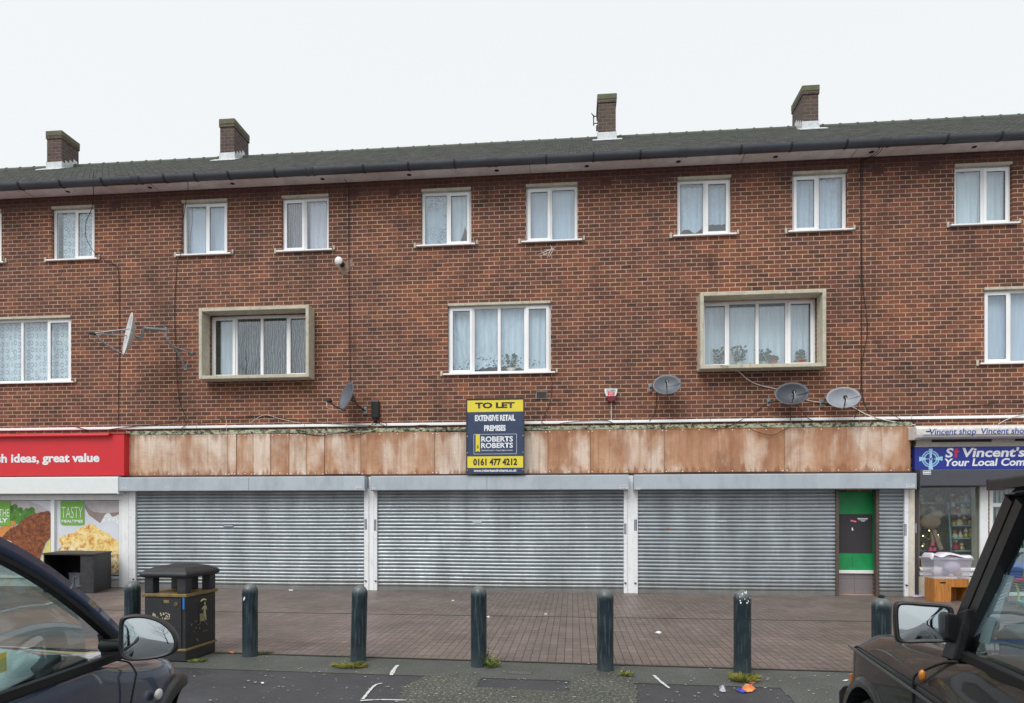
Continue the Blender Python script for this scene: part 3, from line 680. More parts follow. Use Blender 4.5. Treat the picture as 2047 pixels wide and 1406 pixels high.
def shutter_mat():
    m, n, b = newmat('shutter_galvanised'); v = coords(n, (1, 1, 1)); vs = coords(n, (1.2, 1, .25)); vh = coords(n, (.5, 1, 22))
    a = ramp(n, noise(n, vs, 2.4, 5, .6), [(.32, lin((138, 146, 150))), (.6, lin((160, 168, 173))), (.78, lin((182, 190, 194)))])
    a = mixc(n, 1.0, a, ramp(n, noise(n, vh, 5, 4, .65), [(.3, BW(.72)), (.7, BW(1.15))]), 'MULTIPLY')
    a = mixc(n, ramp(n, noise(n, vs, 9, 4, .7), [(.6, BW(0)), (.75, BW(.35))]), a, lin((104, 108, 108)))
    sz = nd(n, 'ShaderNodeSeparateXYZ'); n.links.new(v, sz.inputs[0]); gz = ramp(n, math_(n, 'ADD', sz.outputs[2], math_(n, 'MULTIPLY', noise(n, vs, 6, 5, .7), .5)), [(.3, BW(.6)), (.62, BW(0))]); a = mixc(n, gz, a, lin((112, 108, 100)))
    n.links.new(a, b.inputs['Base Color']); b.inputs['Metallic'].default_value = .45
    n.links.new(ramp(n, noise(n, v, 14, 4), [(.3, BW(.3)), (.7, BW(.5))]), b.inputs['Roughness']); return m
SHM = shutter_mat()
BOXM = M('shutter_box_paint', (176, 186, 194), .5, metal=.2, var=.05, scale=1.2, c2=(136, 144, 152), amt=.5, stretch=(1, 1, .4), fine=.05)
STK = M('navy_sticker', (44, 50, 86), .5); STW = M('white_sticker', (222, 224, 226), .5)
ZB1, ZB0 = pz(1060, 950, -.36), pz(1060, 980, -.36)
YC, PITCH = -.10, .0775
def curtain_profile(z0, z1):
    pts = [(YC + .0, z0), (YC - .02, z0), (YC - .02, z0 + .085), (YC, z0 + .09)]; z = z0 + .092
    while z < z1:
        for k in range(9):
            t = k / 8; pts.append((YC - .020 * math.sin(math.pi * (t * .93 + .035)) ** .85 - .003, z + PITCH * .89 * t))
        pts.append((YC + .02, z + PITCH * .90)); pts.append((YC + .02, z + PITCH * .985)); z += PITCH
    return pts
def shutter(u0, u1, label, z0=.0, guides=(1, 1)):
    x0, x1 = px(u0, YC), px(u1, YC); pr = curtain_profile(z0, ZB1 - .1); rows = []
    nx = 40
    for i in range(nx + 1):
        x = x0 + (x1 - x0) * i / nx; rows.append([Vector((x, y + .003 * math.sin(x * 1.9 + z * 2), z + .004 * math.sin(x * 1.3))) for y, z in pr])
    o = MB().grid(rows).build('roller_shutter', SHM, bld, smooth=60, fixn=False)
    if label: tag(o, label)
    return o, x0, x1
sh1, a1, b1 = shutter(272, 728, 'corrugated grey shutter behind the litter bin')
sh2, a2, b2 = shutter(754, 1247, 'corrugated grey shutter under the letting board')
sh3, a3, b3 = shutter(1275, 1671, 'corrugated grey shutter left of the green doorway')
sh4, a4, b4 = shutter(1757, 1808, 'narrow corrugated shutter right of the green doorway')
PILM = M('pillar_white', (230, 232, 233), .6, var=.04, scale=2, c2=(150, 146, 138), amt=.55, lo=.55, hi=.8, stretch=(2, 2, .7))
RAIL = M('guide_rail', (226, 228, 231), .45, var=.04, c2=(140, 140, 138), amt=.5, lo=.55, hi=.8)
def rail(u0, u1, parent, rusty=False, label=None):
    x0, x1 = px(u0, -.15), px(u1, -.15)
    o = MB().box(x0, x1, -.16, -.06, .002, ZB0 + .05).build('guide_rail', M('brown_rail', (84, 72, 66), .6, c2=(60, 50, 44), amt=.5) if rusty else RAIL, parent, bev=.004)
    return o
rail(258, 271, sh1); rail(728, 737, sh1); rail(747, 754, sh2); rail(1247, 1254, sh2); rail(1266, 1275, sh3); rail(1671, 1677, sh3, True); rail(1751, 1757, sh4, True); rail(1808, 1816, sh4)
for (a, b) in ((243, 258), (737, 747), (1254, 1266), (1816, 1828)):
    MB().box(px(a, -.12), px(b, -.12), -.135, -.002, .001, ZB1).build('pillar', PILM if a != 1816 else CREAM, bld, bev=.004)
def sbox(u0, u1, parent, seam=None, d=.36, z0=None, z1=None, mat=None, name='shutter_box'):
    x0, x1 = px(u0, -d), px(u1, -d); z0 = z0 or ZB0; z1 = z1 or ZB1
    prof = [(-.003, z0), (-d + .02, z0), (-d, z0 + .015), (-d, z1 - .02), (-d + .03, z1), (-.003, z1)]
    mb = MB().prism([(x0, y, z) for y, z in prof], (x1 - x0, 0, 0)); o = mb.build(name, mat or BOXM, parent)
    if seam: xs_ = px(seam, -d); MB().box(xs_, xs_ + .006, -d - .0015, -d, z0 + .01, z1 - .02).build('seam', DARK, o)
    for xe in (x0, x1): MB().box(xe - .008, xe + .008, -d - .006, -.003, z0 - .008, z1 - .004).build('end_plate', BOXM if mat is None else mat, o)
    return o
bx1 = sbox(237, 728, sh1, 497); bx2 = sbox(741, 1256, sh2, 973); bx3 = sbox(1268, 1831, sh3)
def sticker(u0, u1, v0, v1, Y, parent, mat=STW, lines=2, lm=None):
    um = (u0 + u1) / 2; x0, x1, z0, z1 = px(u0, Y), px(u1, Y), pz(um, v1, Y), pz(um, v0, Y)
    mb = MB().box(x0, x1, Y - .002, Y, z0, z1); mb.cur = 1; vert = (z1 - z0) > (x1 - x0)
    for k in range(lines):
        if vert:
            c = x0 + (x1 - x0) * (k + .5) / lines; z = z0 + .008
            while z < z1 - .012: l = random.uniform(.006, .02); mb.box(c - .006, c + .006, Y - .003, Y - .0021, z, min(z + l, z1 - .005)); z += l + .006
        else:
            c = z0 + (z1 - z0) * (k + .5) / lines; h = (z1 - z0) / lines * .22; x = x0 + .008
            while x < x1 - .012: l = random.uniform(.006, .02); mb.box(x, min(x + l, x1 - .005), Y - .003, Y - .0021, c - h, c + h); x += l + .006
    return mb.build('sticker', [mat, lm or (STK if mat is STW else STW)], parent)
Yb = -.3615
for (u0, u1, v0, v1, p_) in ((710, 724, 972, 979, bx1), (243, 251, 974, 978, bx1), (331, 337, 972, 976, bx1), (744, 751, 975, 979, bx2), (1239, 1254, 970, 978, bx2), (1271, 1280, 974, 979, bx3), (1812, 1828, 968, 976, bx3)):
    sticker(u0, u1, v0, v1, Yb, p_)
for (u0, u1, v0, v1, p_) in ((729, 733, 1038, 1059, sh1), (748, 752, 1039, 1061, sh2), (1248, 1252, 1047, 1068, sh2), (1268, 1273, 1039, 1061, sh3), (1808, 1812, 1048, 1071, sh4)):
    sticker(u0, u1, v0, v1, -.1615, p_, STK, 1)
sticker(447, 466, 1049, 1054, -.127, sh1, STK, 1); sticker(945, 962, 1042, 1045, -.127, sh2, STW, 1); sticker(1435, 1452, 1040, 1043, -.127, sh3, STW, 1)
MB().box(px(1334, -.126), px(1338, -.126), -.128, -.126, pz(1336, 1058, -.126), pz(1336, 1055, -.126)).build('paint_spot', M('orange_spot', (200, 84, 60), .6), sh3)
# small padlocks at the foot of the rails
for (u, p_) in ((267, sh1), (731, sh1), (751, sh2), (1250, sh2), (1270, sh3), (1812, sh4)):
    c = P(u, 1158 + (u - 267) * .008, -.162); MB().box(c.x - .012, c.x + .012, -.185, -.162, c.z - .015, c.z + .015).tube([(c.x - .03, -.17, c.z + .012), (c.x + .03, -.17, c.z + .004)], .005).build('bolt', DARK, p_)
# --- the green doorway between the two shutters
GRN = M('green_board', (22, 140, 78), .55, var=.1, scale=1.5, c2=(14, 104, 58), amt=.5)
dx0, dx1 = px(1677, -.05), px(1752, -.05); zs_ = pz(1715, 1143, .12)
MB().box(dx0, dx1, .12, .15, zs_ + .03, doorrec[3]).build('green_panel', GRN, bld)
MB().box(dx0 + .33, dx0 + .335, .117, .12, zs_ + .035, zs_ + .33).build('panel_joint', DARK, bld)
MB().box(dx1 - .004, dx1 - .0005, -.04, .12, zs_ + .03, doorrec[3]).build('green_panel', GRN, bld)
MB().box(dx0, dx1 - .005, .06, .12, zs_ - .035, zs_ + .03).build('panel_sill', WHITE, bld, bev=.005)
mb = MB(); tm = M('speckled_tile', (128, 122, 124), .5, var=.1, scale=40, c2=(90, 86, 90), amt=.7)
xa = dx0; 
for i in range(2):
    for j in range(2): mb.box(dx0 + i * (dx1 - dx0) / 2 + .002, dx0 + (i + 1) * (dx1 - dx0) / 2 - .002, .1, .12, (.005, .33)[j], (.326, zs_ - .037)[j])
mb.build('stall_riser_tiles', tm, bld); MB().box(dx0, dx1, .105, .14, .002, zs_ - .04).build('tile_grout', DARK, bld)
pst = MB().box(px(1678, .11), px(1744, .11), .113, .119, pz(1711, 1106, .11), pz(1711, 1028, .11)).build('blank_poster', M('black_paper', (52, 50, 54), .7, var=.05))
tag(pst, 'large black sheet fixed on the green panel of the shut doorway', 'poster')
mb = MB()
for (u0, u1, v0, v1) in ((1714, 1735, 1036, 1038), (1716, 1733, 1039, 1040), (1721, 1729, 1041, 1042.5)):
    mb.box(px(u0, .11), px(u1, .11), .11, .1125, pz(1722, v1, .11), pz(1722, v0, .11))
mb.build('printed_lines', STW, pst)
c0 = P(1700, 1042, .11); mb = MB(); mb.obox((c0.x + .06, .111, c0.z), (.065, 0, -.014), (0, .001, 0), (.004, 0, .018)); mb.cur = 1
for k in range(4): mb.obox((c0.x + .02 + k * .027, .109, c0.z + .008 - k * .006), (.006, 0, 0), (0, .0008, 0), (0, 0, .01))
mb.build('red_sticker', [M('red_label', (196, 60, 60), .5), STW], pst)
c0 = P(1704, 1058, .11); MB().obox((c0.x, .111, c0.z), (.014, 0, .004), (0, .001, 0), (-.006, 0, .03)).build('torn_paper', STW, pst)
# ---------------------------------------------------------------- letting board
YB = -.40
bx0, bx1 = px(933, YB), px(1047, YB); bzt, bzb = pz(990, 798, YB), pz(990, 947, YB)
NAVY = M('board_navy', (46, 62, 92), .45, var=.04, scale=3, c2=(60, 76, 104), amt=.4); YEL = M('board_yellow', (226, 208, 62), .45, var=.03)
INKD = M('ink_dark', (48, 44, 40), .5, var=0.02); INKW = M('ink_white', (226, 230, 236), .5, var=0.02)
lb = thing('letting_board', ((bx0 + bx1) / 2, YB, bzb), 'navy and yellow TO LET board propped on the middle shutter box', 'sign')
bz = lambda v: bzt + (bzb - bzt) * (v - 798) / 149
MB().box(bx0, bx1, YB + .002, YB + .02, bzb, bzt).build('board', NAVY, lb)
MB().box(bx0 + .012, bx1 - .012, YB, YB + .0015, bz(823.5), bz(800)).build('yellow_band', YEL, lb); MB().box(bx0 + .012, bx1 - .012, YB, YB + .0015, bz(935.5), bz(912.5)).build('yellow_band', YEL, lb)
mb = MB(); frame_ring(mb, bx0 - .012, bx1 + .012, bzb - .01, bzt + .012, .02, YB - .01, YB + .03); mb.build('edging', DARK, lb)
MB().box(bx0 + .2, bx0 + .26, YB + .021, -.14, bzb + .02, bzb + .06).box(bx1 - .26, bx1 - .2, YB + .021, -.14, bzb + .02, bzb + .06).box(bx0 + .2, bx0 + .26, YB + .021, -.003, bzt - .2, bzt - .16).box(bx1 - .26, bx1 - .2, YB + .021, -.003, bzt - .2, bzt - .16).build('batten', M('timber_batten', (120, 96, 74), .8), lb)
Yt = YB - .002
ux = lambda u: bx0 + (bx1 - bx0) * (u - 933) / 114
def bt(s, u0, u1, v0, v1, mat, **k): return text(s, ux(u0), ux(u1), bz(v1), bz(v0), Yt, 'lettering', mat, lb, **k)
bt('TO LET', 950, 1029, 804.5, 816.5, INKD, bold=.05)
bt('EXTENSIVE RETAIL', 949.5, 1030, 829.5, 842, INKW, bold=.045); bt('PREMISES', 968, 1011, 850, 862, INKW, bold=.045)
bt('ROBERTS', 962, 1025.5, 872.5, 883.5, INKW, bold=.03); bt('ROBERTS', 962, 1025.5, 885.5, 896, INKW, bold=.03)
bt('Chartered Surveyors - Property Agents & Valuers', 962, 1025, 899, 902.5, INKW, bold=.008)
bt('0161 477 4212', 946, 1034, 916.5, 931, INKD, bold=.045); bt('www.robertsandroberts.co.uk', 947, 1033, 938, 943.5, INKW, bold=.03)
mb = MB().prism([(ux(951), YB - .001, bz(868.5)), (ux(959.5), YB - .001, bz(868.5)), (ux(959.5), YB - .001, bz(904)), (ux(955.2), YB - .001, bz(901.5)), (ux(951), YB - .001, bz(904))], (0, .002, 0)); mb.build('yellow_ribbon', YEL, lb)
text('&', ux(953), ux(957.6), bz(896.5), bz(889), YB - .003, 'lettering', INKD, lb)
mb = MB(); frame_ring(mb, ux(947), ux(1033), bz(908), bz(868), .006, YB - .001, YB + .0015); mb.build('outline', INKW, lb)
mb = MB()
for v in (872, 905, 940):
    for x in (bx0 + .008, bx1 - .008): mb.lathe([(.014, 0), (.006, .008)], (x, YB - .002, bz(v)), 8, M=Matrix.Rotation(R(90), 3, 'X'))
mb.build('screws', WHITE, lb)

# ---------------------------------------------------------------- alarm box, junction box, cables
c = P(1221, 790, 0); al = thing('alarm_box', (c.x, 0, c.z - .12), 'white and dark red shield-shaped burglar alarm box on the brickwork', 'alarm box')
def shield(sc_, dz=0): return [(c.x + a * sc_ * 1.05, z * sc_ * .98 + c.z + dz) for a, z in ((-.14, .10), (-.12, .125), (0, .132), (.12, .125), (.14, .10), (.13, .02), (.085, -.09), (.06, -.11), (-.06, -.11), (-.085, -.09), (-.13, .02))]
mb = MB().prism([(x, -.075, z) for x, z in shield(.95, .012)], (0, .073, 0)); mb.build('cover', M('alarm_white', (226, 226, 224), .4), al, bev=.012)
pts = [(c.x - .1, c.z - .03), (c.x + .1, c.z - .03), (c.x + .075, c.z - .12), (c.x + .03, c.z - .165), (c.x - .03, c.z - .165), (c.x - .075, c.z - .12)]
MB().prism([(x, -.085, z) for x, z in pts], (0, .08, 0)).build('strobe', M('alarm_red', (104, 26, 40), .3), al, bev=.01)
MB().prism([(x, -.088, z) for x, z in ((c.x - .075, c.z + .05), (c.x + .075, c.z + .05), (c.x + .055, c.z - .045), (c.x - .055, c.z - .045))], (0, .012, 0)).build('red_label', M('label_red', (206, 44, 60), .5), al)
text('NORTHERN', c.x - .1, c.x + .1, c.z + .105, c.z + .128, -.0775, 'lettering', M('ink_grey', (120, 126, 132), .5), al, bold=.01)
text('ALARMS', c.x - .095, c.x + .095, c.z + .062, c.z + .09, -.0775, 'lettering', INKD, al, bold=.03)
text('0800', c.x - .05, c.x + .05, c.z + .012, c.z + .036, -.089, 'lettering', INKW, al, bold=.02); text('800333', c.x - .045, c.x + .045, c.z - .03, c.z - .006, -.089, 'lettering', INKW, al, bold=.02)
MB().tube([(c.x + .01, -.012, c.z - .16), (c.x + .012, -.012, Z_COND + .03)], .012, 8).build('cable_tube', M('tube_white', (190, 182, 178), .5), al)
c = P(752, 819, 0); jb = thing('junction_box', (c.x, 0, c.z - .2), 'black cable distribution box on the bricks right of the small edge-on dish', 'junction box')
MB().box(c.x - .085, c.x + .085, -.1, -.002, c.z - .2, c.z + .185).build('case', BLACKP, jb, bev=.02)
mb = MB()
for k in range(5): mb.box(c.x - .065 + k * .03, c.x - .057 + k * .03, -.106, -.099, c.z - .17, c.z + .16)
mb.build('ribs', BLACKM, jb); MB().lathe([(.04, 0), (.04, -.06), (.02, -.1)], (c.x, -.055, c.z - .2), 10).build('gland', BLACKM, jb)

def cable(pts, label, r=.0065, mat=None, Y=-.02, name='cable', k=6):
    q = [P(p[0], p[1], p[2] if len(p) > 2 else Y) for p in pts]
    o = MB().tube(spl(q, k), r, 6).build(name, mat or CABLE, smooth=60); return tag(o, label, 'cable')
cable([(187, 345, -.4), (186, 368, -.37), (187, 386, -.36), (186, 403, -.05), (182, 421, -.06), (172, 445, -.05), (172, 474, -.05), (185, 500, -.06), (205, 518, -.04), (230, 530), (237, 545), (239, 610), (239, 700), (237, 780), (236, 845), (237, 858, -.06)], 'black cable looping across the ringed net curtain window and down past the large white dish')
cable([(375, 362, -.38), (376, 380, -.36), (372, 401, -.06), (368, 430, -.07), (363, 470, -.07), (361, 508, -.1), (354, 530), (349, 620), (352, 700), (357, 790), (370, 830), (380, 850, -.06)], 'black cable dropping beside the plain blind window, left of the left concrete surround')
cable([(680, 345, -.4), (692, 364, -.05), (697, 380), (697, 480), (698, 600), (699, 700), (700, 764), (703, 785, -.04), (707, 800, -.05)], 'straight black cable from the eaves down to the small edge-on dish')
cable([(1762, 276, -.55), (1766, 292, -.5), (1752, 310, -.36), (1728, 318, -.05), (1721, 330), (1721, 450), (1722, 600), (1722, 715), (1721, 780), (1716, 810), (1708, 836, -.05)], 'black cable from the gutter joint down the bricks right of the right surround, inner run')
cable([(1758, 276, -.55), (1757, 300, -.36), (1733, 318, -.06), (1725, 332, -.03), (1723, 450, -.03), (1724, 560), (1731, 620), (1734, 665), (1728, 700), (1723, 730), (1724, 785), (1731, 815), (1745, 827, -.03), (1775, 826, -.04), (1810, 845, -.05), (1826, 862, -.06)], 'slack black cable bowing away from the wall right of the right surround')
cable([(1440, 729, -.35), (1455, 732, -.34), (1475, 742, -.1), (1490, 755), (1505, 765), (1525, 772), (1552, 778), (1580, 786)], 'white cable trailing from the right concrete surround to the dark dish below it', .01, WCABLE)
cable([(1605, 797), (1620, 802), (1650, 806), (1680, 807), (1700, 812), (1730, 828), (1760, 838, -.06), (1800, 846, -.06), (1830, 850, -.08)], 'white cable from the two right-hand dishes sagging to the conduit', .01, WCABLE)
cable([(1546, 798, -.05), (1525, 812), (1500, 830), (1478, 842, -.06), (1462, 850, -.15), (1420, 858, -.16)], 'thin black cable from the left of the dark dish down to the mossy ledge', .006)
cable([(1580, 812, -.1), (1581, 830, -.06), (1578, 852, -.06)], 'short black lead hanging straight under the dark dish', .006)
cable([(1590, 806, -.1), (1605, 825, -.05), (1622, 840, -.06), (1660, 848, -.06)], 'short black lead slanting right under the dark dish', .006)
cable([(1312, 778, -.03), (1312, 805), (1308, 830), (1298, 842, -.06)], 'black lead dropping from the round dish beside the alarm box', .006)
cable([(1100, 748, -.04), (1103, 765), (1101, 800), (1090, 828), (1083, 845, -.05)], 'black cable from the sill above the letting board to the conduit', .006)
cable([(1083, 845, -.05), (1100, 852, -.07), (1125, 846, -.06), (1160, 842, -.06), (1210, 841, -.06), (1225, 846, -.06)], 'black cable looped over the conduit right of the letting board', .006)
cable([(150, 853, -.06), (190, 862, -.06), (240, 856, -.06), (300, 850, -.06), (345, 845, -.06), (365, 838, -.04), (372, 848, -.06), (362, 862, -.08), (400, 868, -.1), (480, 856, -.07), (560, 862, -.1), (640, 870, -.16), (700, 862, -.15), (738, 852, -.1), (750, 842, -.06)], 'long tangled black cable draped along the conduit up to the junction box', .008)
cable([(395, 848, -.06), (450, 838, -.03), (530, 832, -.02), (600, 842, -.03), (680, 848, -.06), (745, 850, -.07), (756, 842, -.06)], 'black cable arched over a nail above the first shutter', .006)
cable([(500, 846, -.06), (528, 830, -.02), (562, 838, -.03), (600, 846, -.06)], 'thin pale cable hooked on a nail above the first shutter', .005, WCABLE)
cable([(752, 842, -.06), (768, 852, -.08), (800, 856, -.12), (850, 850, -.07), (900, 862, -.16), (932, 858, -.16)], 'black cable running right from the junction box along the ledge', .007)
cable([(758, 842, -.06), (772, 846, -.06), (768, 858, -.1), (748, 860, -.1), (722, 868, -.16), (700, 872, -.16)], 'looped black cable tangle under the junction box', .006)
cable([(760, 846, -.06), (772, 852, -.06), (766, 860, -.1), (752, 856, -.1)], 'small white cable loop under the junction box', .005, WCABLE)
cable([(452, 840, -.03), (453, 860, -.16), (454, 945, -.16)], 'thin pale cable hanging down over the plywood above the first shutter', .005, M('string_cable', (196, 178, 160), .7))
cable([(1500, 858, -.16), (1520, 866, -.17), (1545, 870, -.17), (1570, 858, -.16), (1590, 852, -.1)], 'black cable drooping over the plywood top above the third shutter', .006)
cable([(1826, 838, -.03), (1828, 870, -.1), (1824, 900, -.1), (1828, 940, -.1)], 'black cable down the gap between the plywood and the blue shop sign', .008)
cable([(1775, 826, -.03), (1850, 822, -.02), (1930, 812, -.02), (1985, 808, -.02), (2047, 803, -.02), (2120, 799, -.02)], 'thin cable rising across the bricks over the blue shop sign', .005)
cable([(1996, 848, -.3), (2015, 838, -.1), (2047, 829, -.05), (2100, 824, -.05)], 'white cable rising from the awning box to the right edge', .008, WCABLE)

# ---------------------------------------------------------------- satellite dishes
def mk_dish(u, v, Y, wd, ht, az, el, label, mat, armmat, lnb=(0.0, -.3, .42), wall_off=None, twin=False, big=False):
    c = P(u, v, Y); t = thing('satellite_dish', (c.x, 0, c.z), label, 'satellite dish', 'satellite dishes on the brick wall')
    n_ = Vector((math.sin(az) * -1 * math.cos(el), -math.cos(az) * math.cos(el), math.sin(el)))   # bowl faces left and towards the street
    rx = Vector((0, 0, 1)).cross(n_).normalized(); uz = n_.cross(rx).normalized()
    def L(a, b, h): return c + rx * a + uz * b + n_ * h
    rows = []; k2 = .16
    for i in range(9):
        r_ = i / 8; row = []
        for j in range(37):
            a = 2 * math.pi * j / 36; row.append(L(r_ * wd / 2 * math.cos(a), r_ * ht / 2 * math.sin(a), k2 * wd * r_ * r_ - k2 * wd))
        rows.append(row)
    o = MB().grid(rows).build('reflector', mat, t, smooth=60, solid=.008, fixn=False)
    mb = MB(); mb.tube([L(wd / 2 * math.cos(a), ht / 2 * math.sin(a), 0) for a in [2 * math.pi * j / 36 for j in range(37)]], .007, 6, False); mb.build('rim', mat, o, smooth=60)
    a0 = L(0, -ht / 2 - .01, -.02); a1 = L(*lnb)
    mb = MB().tube([L(0, -ht / 2 + .02, -.08), a0, a0 * .35 + a1 * .65 - uz * .02, a1], .012 if not big else .014, 8)
    if big: mb.tube([L(wd * .42, 0.05, -.02), a1], .012, 8); mb.tube([L(-wd * .42, 0.05, -.02), a1], .012, 8)
    mb.build('lnb_arm', armmat, t, smooth=60)
    dl = (L(0, 0, -.05) - a1).normalized(); b0 = a1 - dl * .05
    mb = MB().tube([b0, a1 + dl * .03, a1 + dl * .03, a1 + dl * .07], .03, 12, rs=[.028, .028, .04, .034]); o2 = mb.build('lnb', BLACKP, t, smooth=50)
    mb = MB().tube([a1 + dl * .0701, a1 + dl * .075], .033, 12); mb.build('lnb_cap', WHITE, o2, smooth=50)
    q = spl([b0, b0 - Vector((0, 0, .12)) + rx * .02, b0 * .6 + a0 * .4 - Vector((0, 0, .08)), a0])
    MB().tube(q, .005, 5).build('lead', WCABLE if not big else CABLE, o2)
    # mount
    bk = L(0, 0, -k2 * wd - .01); wp = wall_off; wx, wz = c.x + wp[0], c.z + wp[1]
    if big:
        j0 = bk - n_ * .1; j1 = j0 + Vector((0.08, .0, .2)); j2 = Vector((c.x + .52, -.42, c.z + .22)); e = Vector((wx, -.02, wz)); e2 = Vector((wx + .14, -.02, wz + .32))
        mb = MB().tube([bk, j0], .03, 10).tube([j0 - Vector((0, 0, .08)), j1], .024, 10).tube([j1, j2], .035, 10).tube([j2 + Vector((0, 0, .06)), j2 - Vector((.01, 0, .12)), j2 - Vector((-.08, -.02, .3)), j2 * .45 + e * .55], .022, 10).tube([j2 * .45 + e * .55, e], .022, 10).tube([j2 * .55 + e * .45, e2], .016, 8)
        mb.box(e.x - .04, e.x + .04, -.02, -.002, e.z - .06, e.z + .06).box(e2.x - .03, e2.x + .03, -.02, -.002, e2.z - .03, e2.z + .03)
        mb.build('mount', GALV, t, smooth=50)
    else:
        e = Vector((wx, -.03, wz)); m_ = bk - n_ * .05; mb = MB().obox(m_, rx * .03, uz * .05, n_ * .05).tube([m_, m_ + Vector((.04, .02, -.02)), (m_ + e) / 2 + Vector((-.01, -.02, -.03)), e + Vector((-.01, -.06, 0)), e], .016, 8)
        mb.build('mount', armmat, t, smooth=50)
        MB().box(e.x - .035, e.x + .035, -.03, -.002, e.z - .08, e.z + .08).build('wall_plate', GALV, t, bev=.005)
    return t
DW = M('dish_white', (205, 206, 206), .5, var=.04, c2=(150, 140, 128), amt=.35); DG = M('dish_dark_grey', (64, 68, 76), .5, var=.08, scale=9, c2=(60, 64, 70), amt=.5)
DG2 = M('dish_grey', (92, 97, 106), .5, var=.08, scale=9, c2=(92, 96, 104), amt=.5); DL = M('dish_light_grey', (138, 142, 150), .5, var=.08, scale=9, c2=(128, 132, 140), amt=.5)
mk_dish(255, 668, -.95, .82, .93, R(46), R(9), 'large white dish seen edge-on, bracketed out beside the left concrete surround', DW, GALV, (0, -.2, .62), (.72, -.52), big=True)
mk_dish(692, 792, -.4, .56, .62, R(44), R(16), 'small grey dish seen edge-on beside the black junction box', DG2, BLACKP, (0, -.26, .34), (.3, -.26))
mk_dish(1333, 769, -.35, .56, .46, R(8), R(22), 'small tilted grey dish right of the alarm box', DG2, BLACKP, (0, -.1, .3), (-.3, -.0))
mk_dish(1583, 787, -.35, .64, .50, R(12), R(20), 'dark grey dish below the right concrete surround, middle of three', DG, BLACKP, (0, -.14, .32), (-.36, -.12))
mk_dish(1686, 795, -.35, .62, .47, R(12), R(20), 'light grey dish next to the two long black cables, rightmost of the dishes', DL, BLACKP, (-.02, -.16, .3), (-.3, -.06))

# ---------------------------------------------------------------- shop on the left
RED = M('sign_red', (206, 38, 48), .42, var=.03, scale=2, fine=.03)
YS = -.30; sx1 = px(248, YS); sz1, sz0 = pz(124, 869, YS), pz(124, 952, YS)
ls = thing('red_shop_sign', ((XL + sx1) / 2, YS, sz0), 'bright red shop sign board with white slogan, at the left', 'sign')
MB().box(XL, sx1, YS, -.003, sz0, sz1).build('board', RED, ls, bev=.008)
MB().box(XL, sx1 + .03, YS - .02, -.003, sz1 + .001, sz1 + .02).build('capping', RED, ls)
MB().tube([(XL, YS - .06, sz1 - .03), (px(222, YS), YS - .06, sz1 - .03)], .035, 12).build('lamp_tube', RED, ls, smooth=60)
for u in (40, 130, 222): x = px(u, YS); MB().box(x - .015, x + .015, YS - .07, YS, sz1 - .01, sz1 + .019).build('bracket', RED, ls)
text('Fresh ideas, great value', px(-40, YS), px(199, YS), pz(100, 930, YS), pz(100, 907, YS), YS - .004, 'lettering', INKW, ls, bold=.036)
lsh = sbox(-420, 236, bld, None, .36, pz(120, 988, -.36), pz(120, 953.5, -.36), M('box_white', (220, 226, 226), .45, var=.02), 'shutter_box')
zf = pz(120, 1000, -.1)
wt, wb = zf, pz(120, 1152, -.1)
mb = MB(); mb.box(XL, px(243, -.1), -.11, -.003, zf - .0, zf + .12).box(px(239, -.1), px(243, -.1), -.12, -.003, .002, zf).box(px(102, -.1), px(109, -.1), -.11, -.003, wb, zf).box(px(-130, -.1), px(-123, -.1), -.11, -.003, wb, zf).box(XL, px(239, -.1), -.11, -.003, wb - .05, wb)
mb.build('shopfront_frame', PVC2, bld, bev=.004)
MB().box(XL, px(239, -.1), -.08, -.003, .0, wb - .05).build('stall_riser', M('white_boarding', (200, 200, 198), .7, c2=(150, 140, 132), amt=.5), bld)
YV = -.05
def food_mat(name, stops, scale, dist=.5, bmp=0):
    m, n, b = newmat(name); v = coords(n); f = noise(n, v, scale, 8, .7, dist); n.links.new(ramp(n, f, [(p, lin(c)) for p, c in stops]), b.inputs['Base Color']); b.inputs['Roughness'].default_value = .35; return m
PLATE = food_mat('print_plate', [(.3, (196, 202, 212)), (.7, (222, 226, 232))], 1.2, 0); PLATE2 = food_mat('print_table', [(.3, (150, 146, 152)), (.7, (206, 200, 200))], 1.6, 0)
CRUMB = food_mat('print_breadcrumb', [(.3, (58, 28, 18)), (.45, (108, 58, 34)), (.6, (150, 88, 50)), (.75, (196, 136, 84))], 11)
FLESH = food_mat('print_fish', [(.3, (206, 176, 140)), (.6, (236, 224, 206))], 9); PEA = food_mat('print_pea', [(.3, (34, 82, 24)), (.7, (96, 156, 56))], 5)
LEMON = food_mat('print_lemon', [(.3, (196, 184, 70)), (.7, (232, 226, 150))], 4); CHEESE = food_mat('print_cheese', [(.3, (140, 62, 24)), (.4, (206, 140, 60)), (.5, (234, 206, 130)), (.65, (244, 232, 190))], 6)
CHEESE2 = food_mat('print_mash', [(.32, (128, 40, 24)), (.42, (200, 160, 80)), (.52, (236, 226, 190)), (.7, (238, 240, 236))], 10); LIME = M('print_green', (112, 172, 58), .4, var=.02); CHIPM = food_mat('print_chip', [(.3, (172, 96, 44)), (.7, (222, 158, 84))], 3)
GREYB = food_mat('print_bowl', [(.3, (140, 134, 138)), (.7, (196, 190, 190))], 1.8, 0); RICE = food_mat('print_rice', [(.35, (188, 190, 196)), (.55, (232, 236, 240))], 18); NAPKIN = food_mat('print_napkin', [(.3, (120, 104, 100)), (.7, (160, 144, 138))], 1.5, 0)  # the last one is the napkin's own printed grey-brown
def W(u, v, lay): p = P(u, v, YV); return Vector((p.x, YV - .003 * lay, p.z))
def blob(pts, k=5): q = spl(pts + [pts[0]], k); return q[:-1]
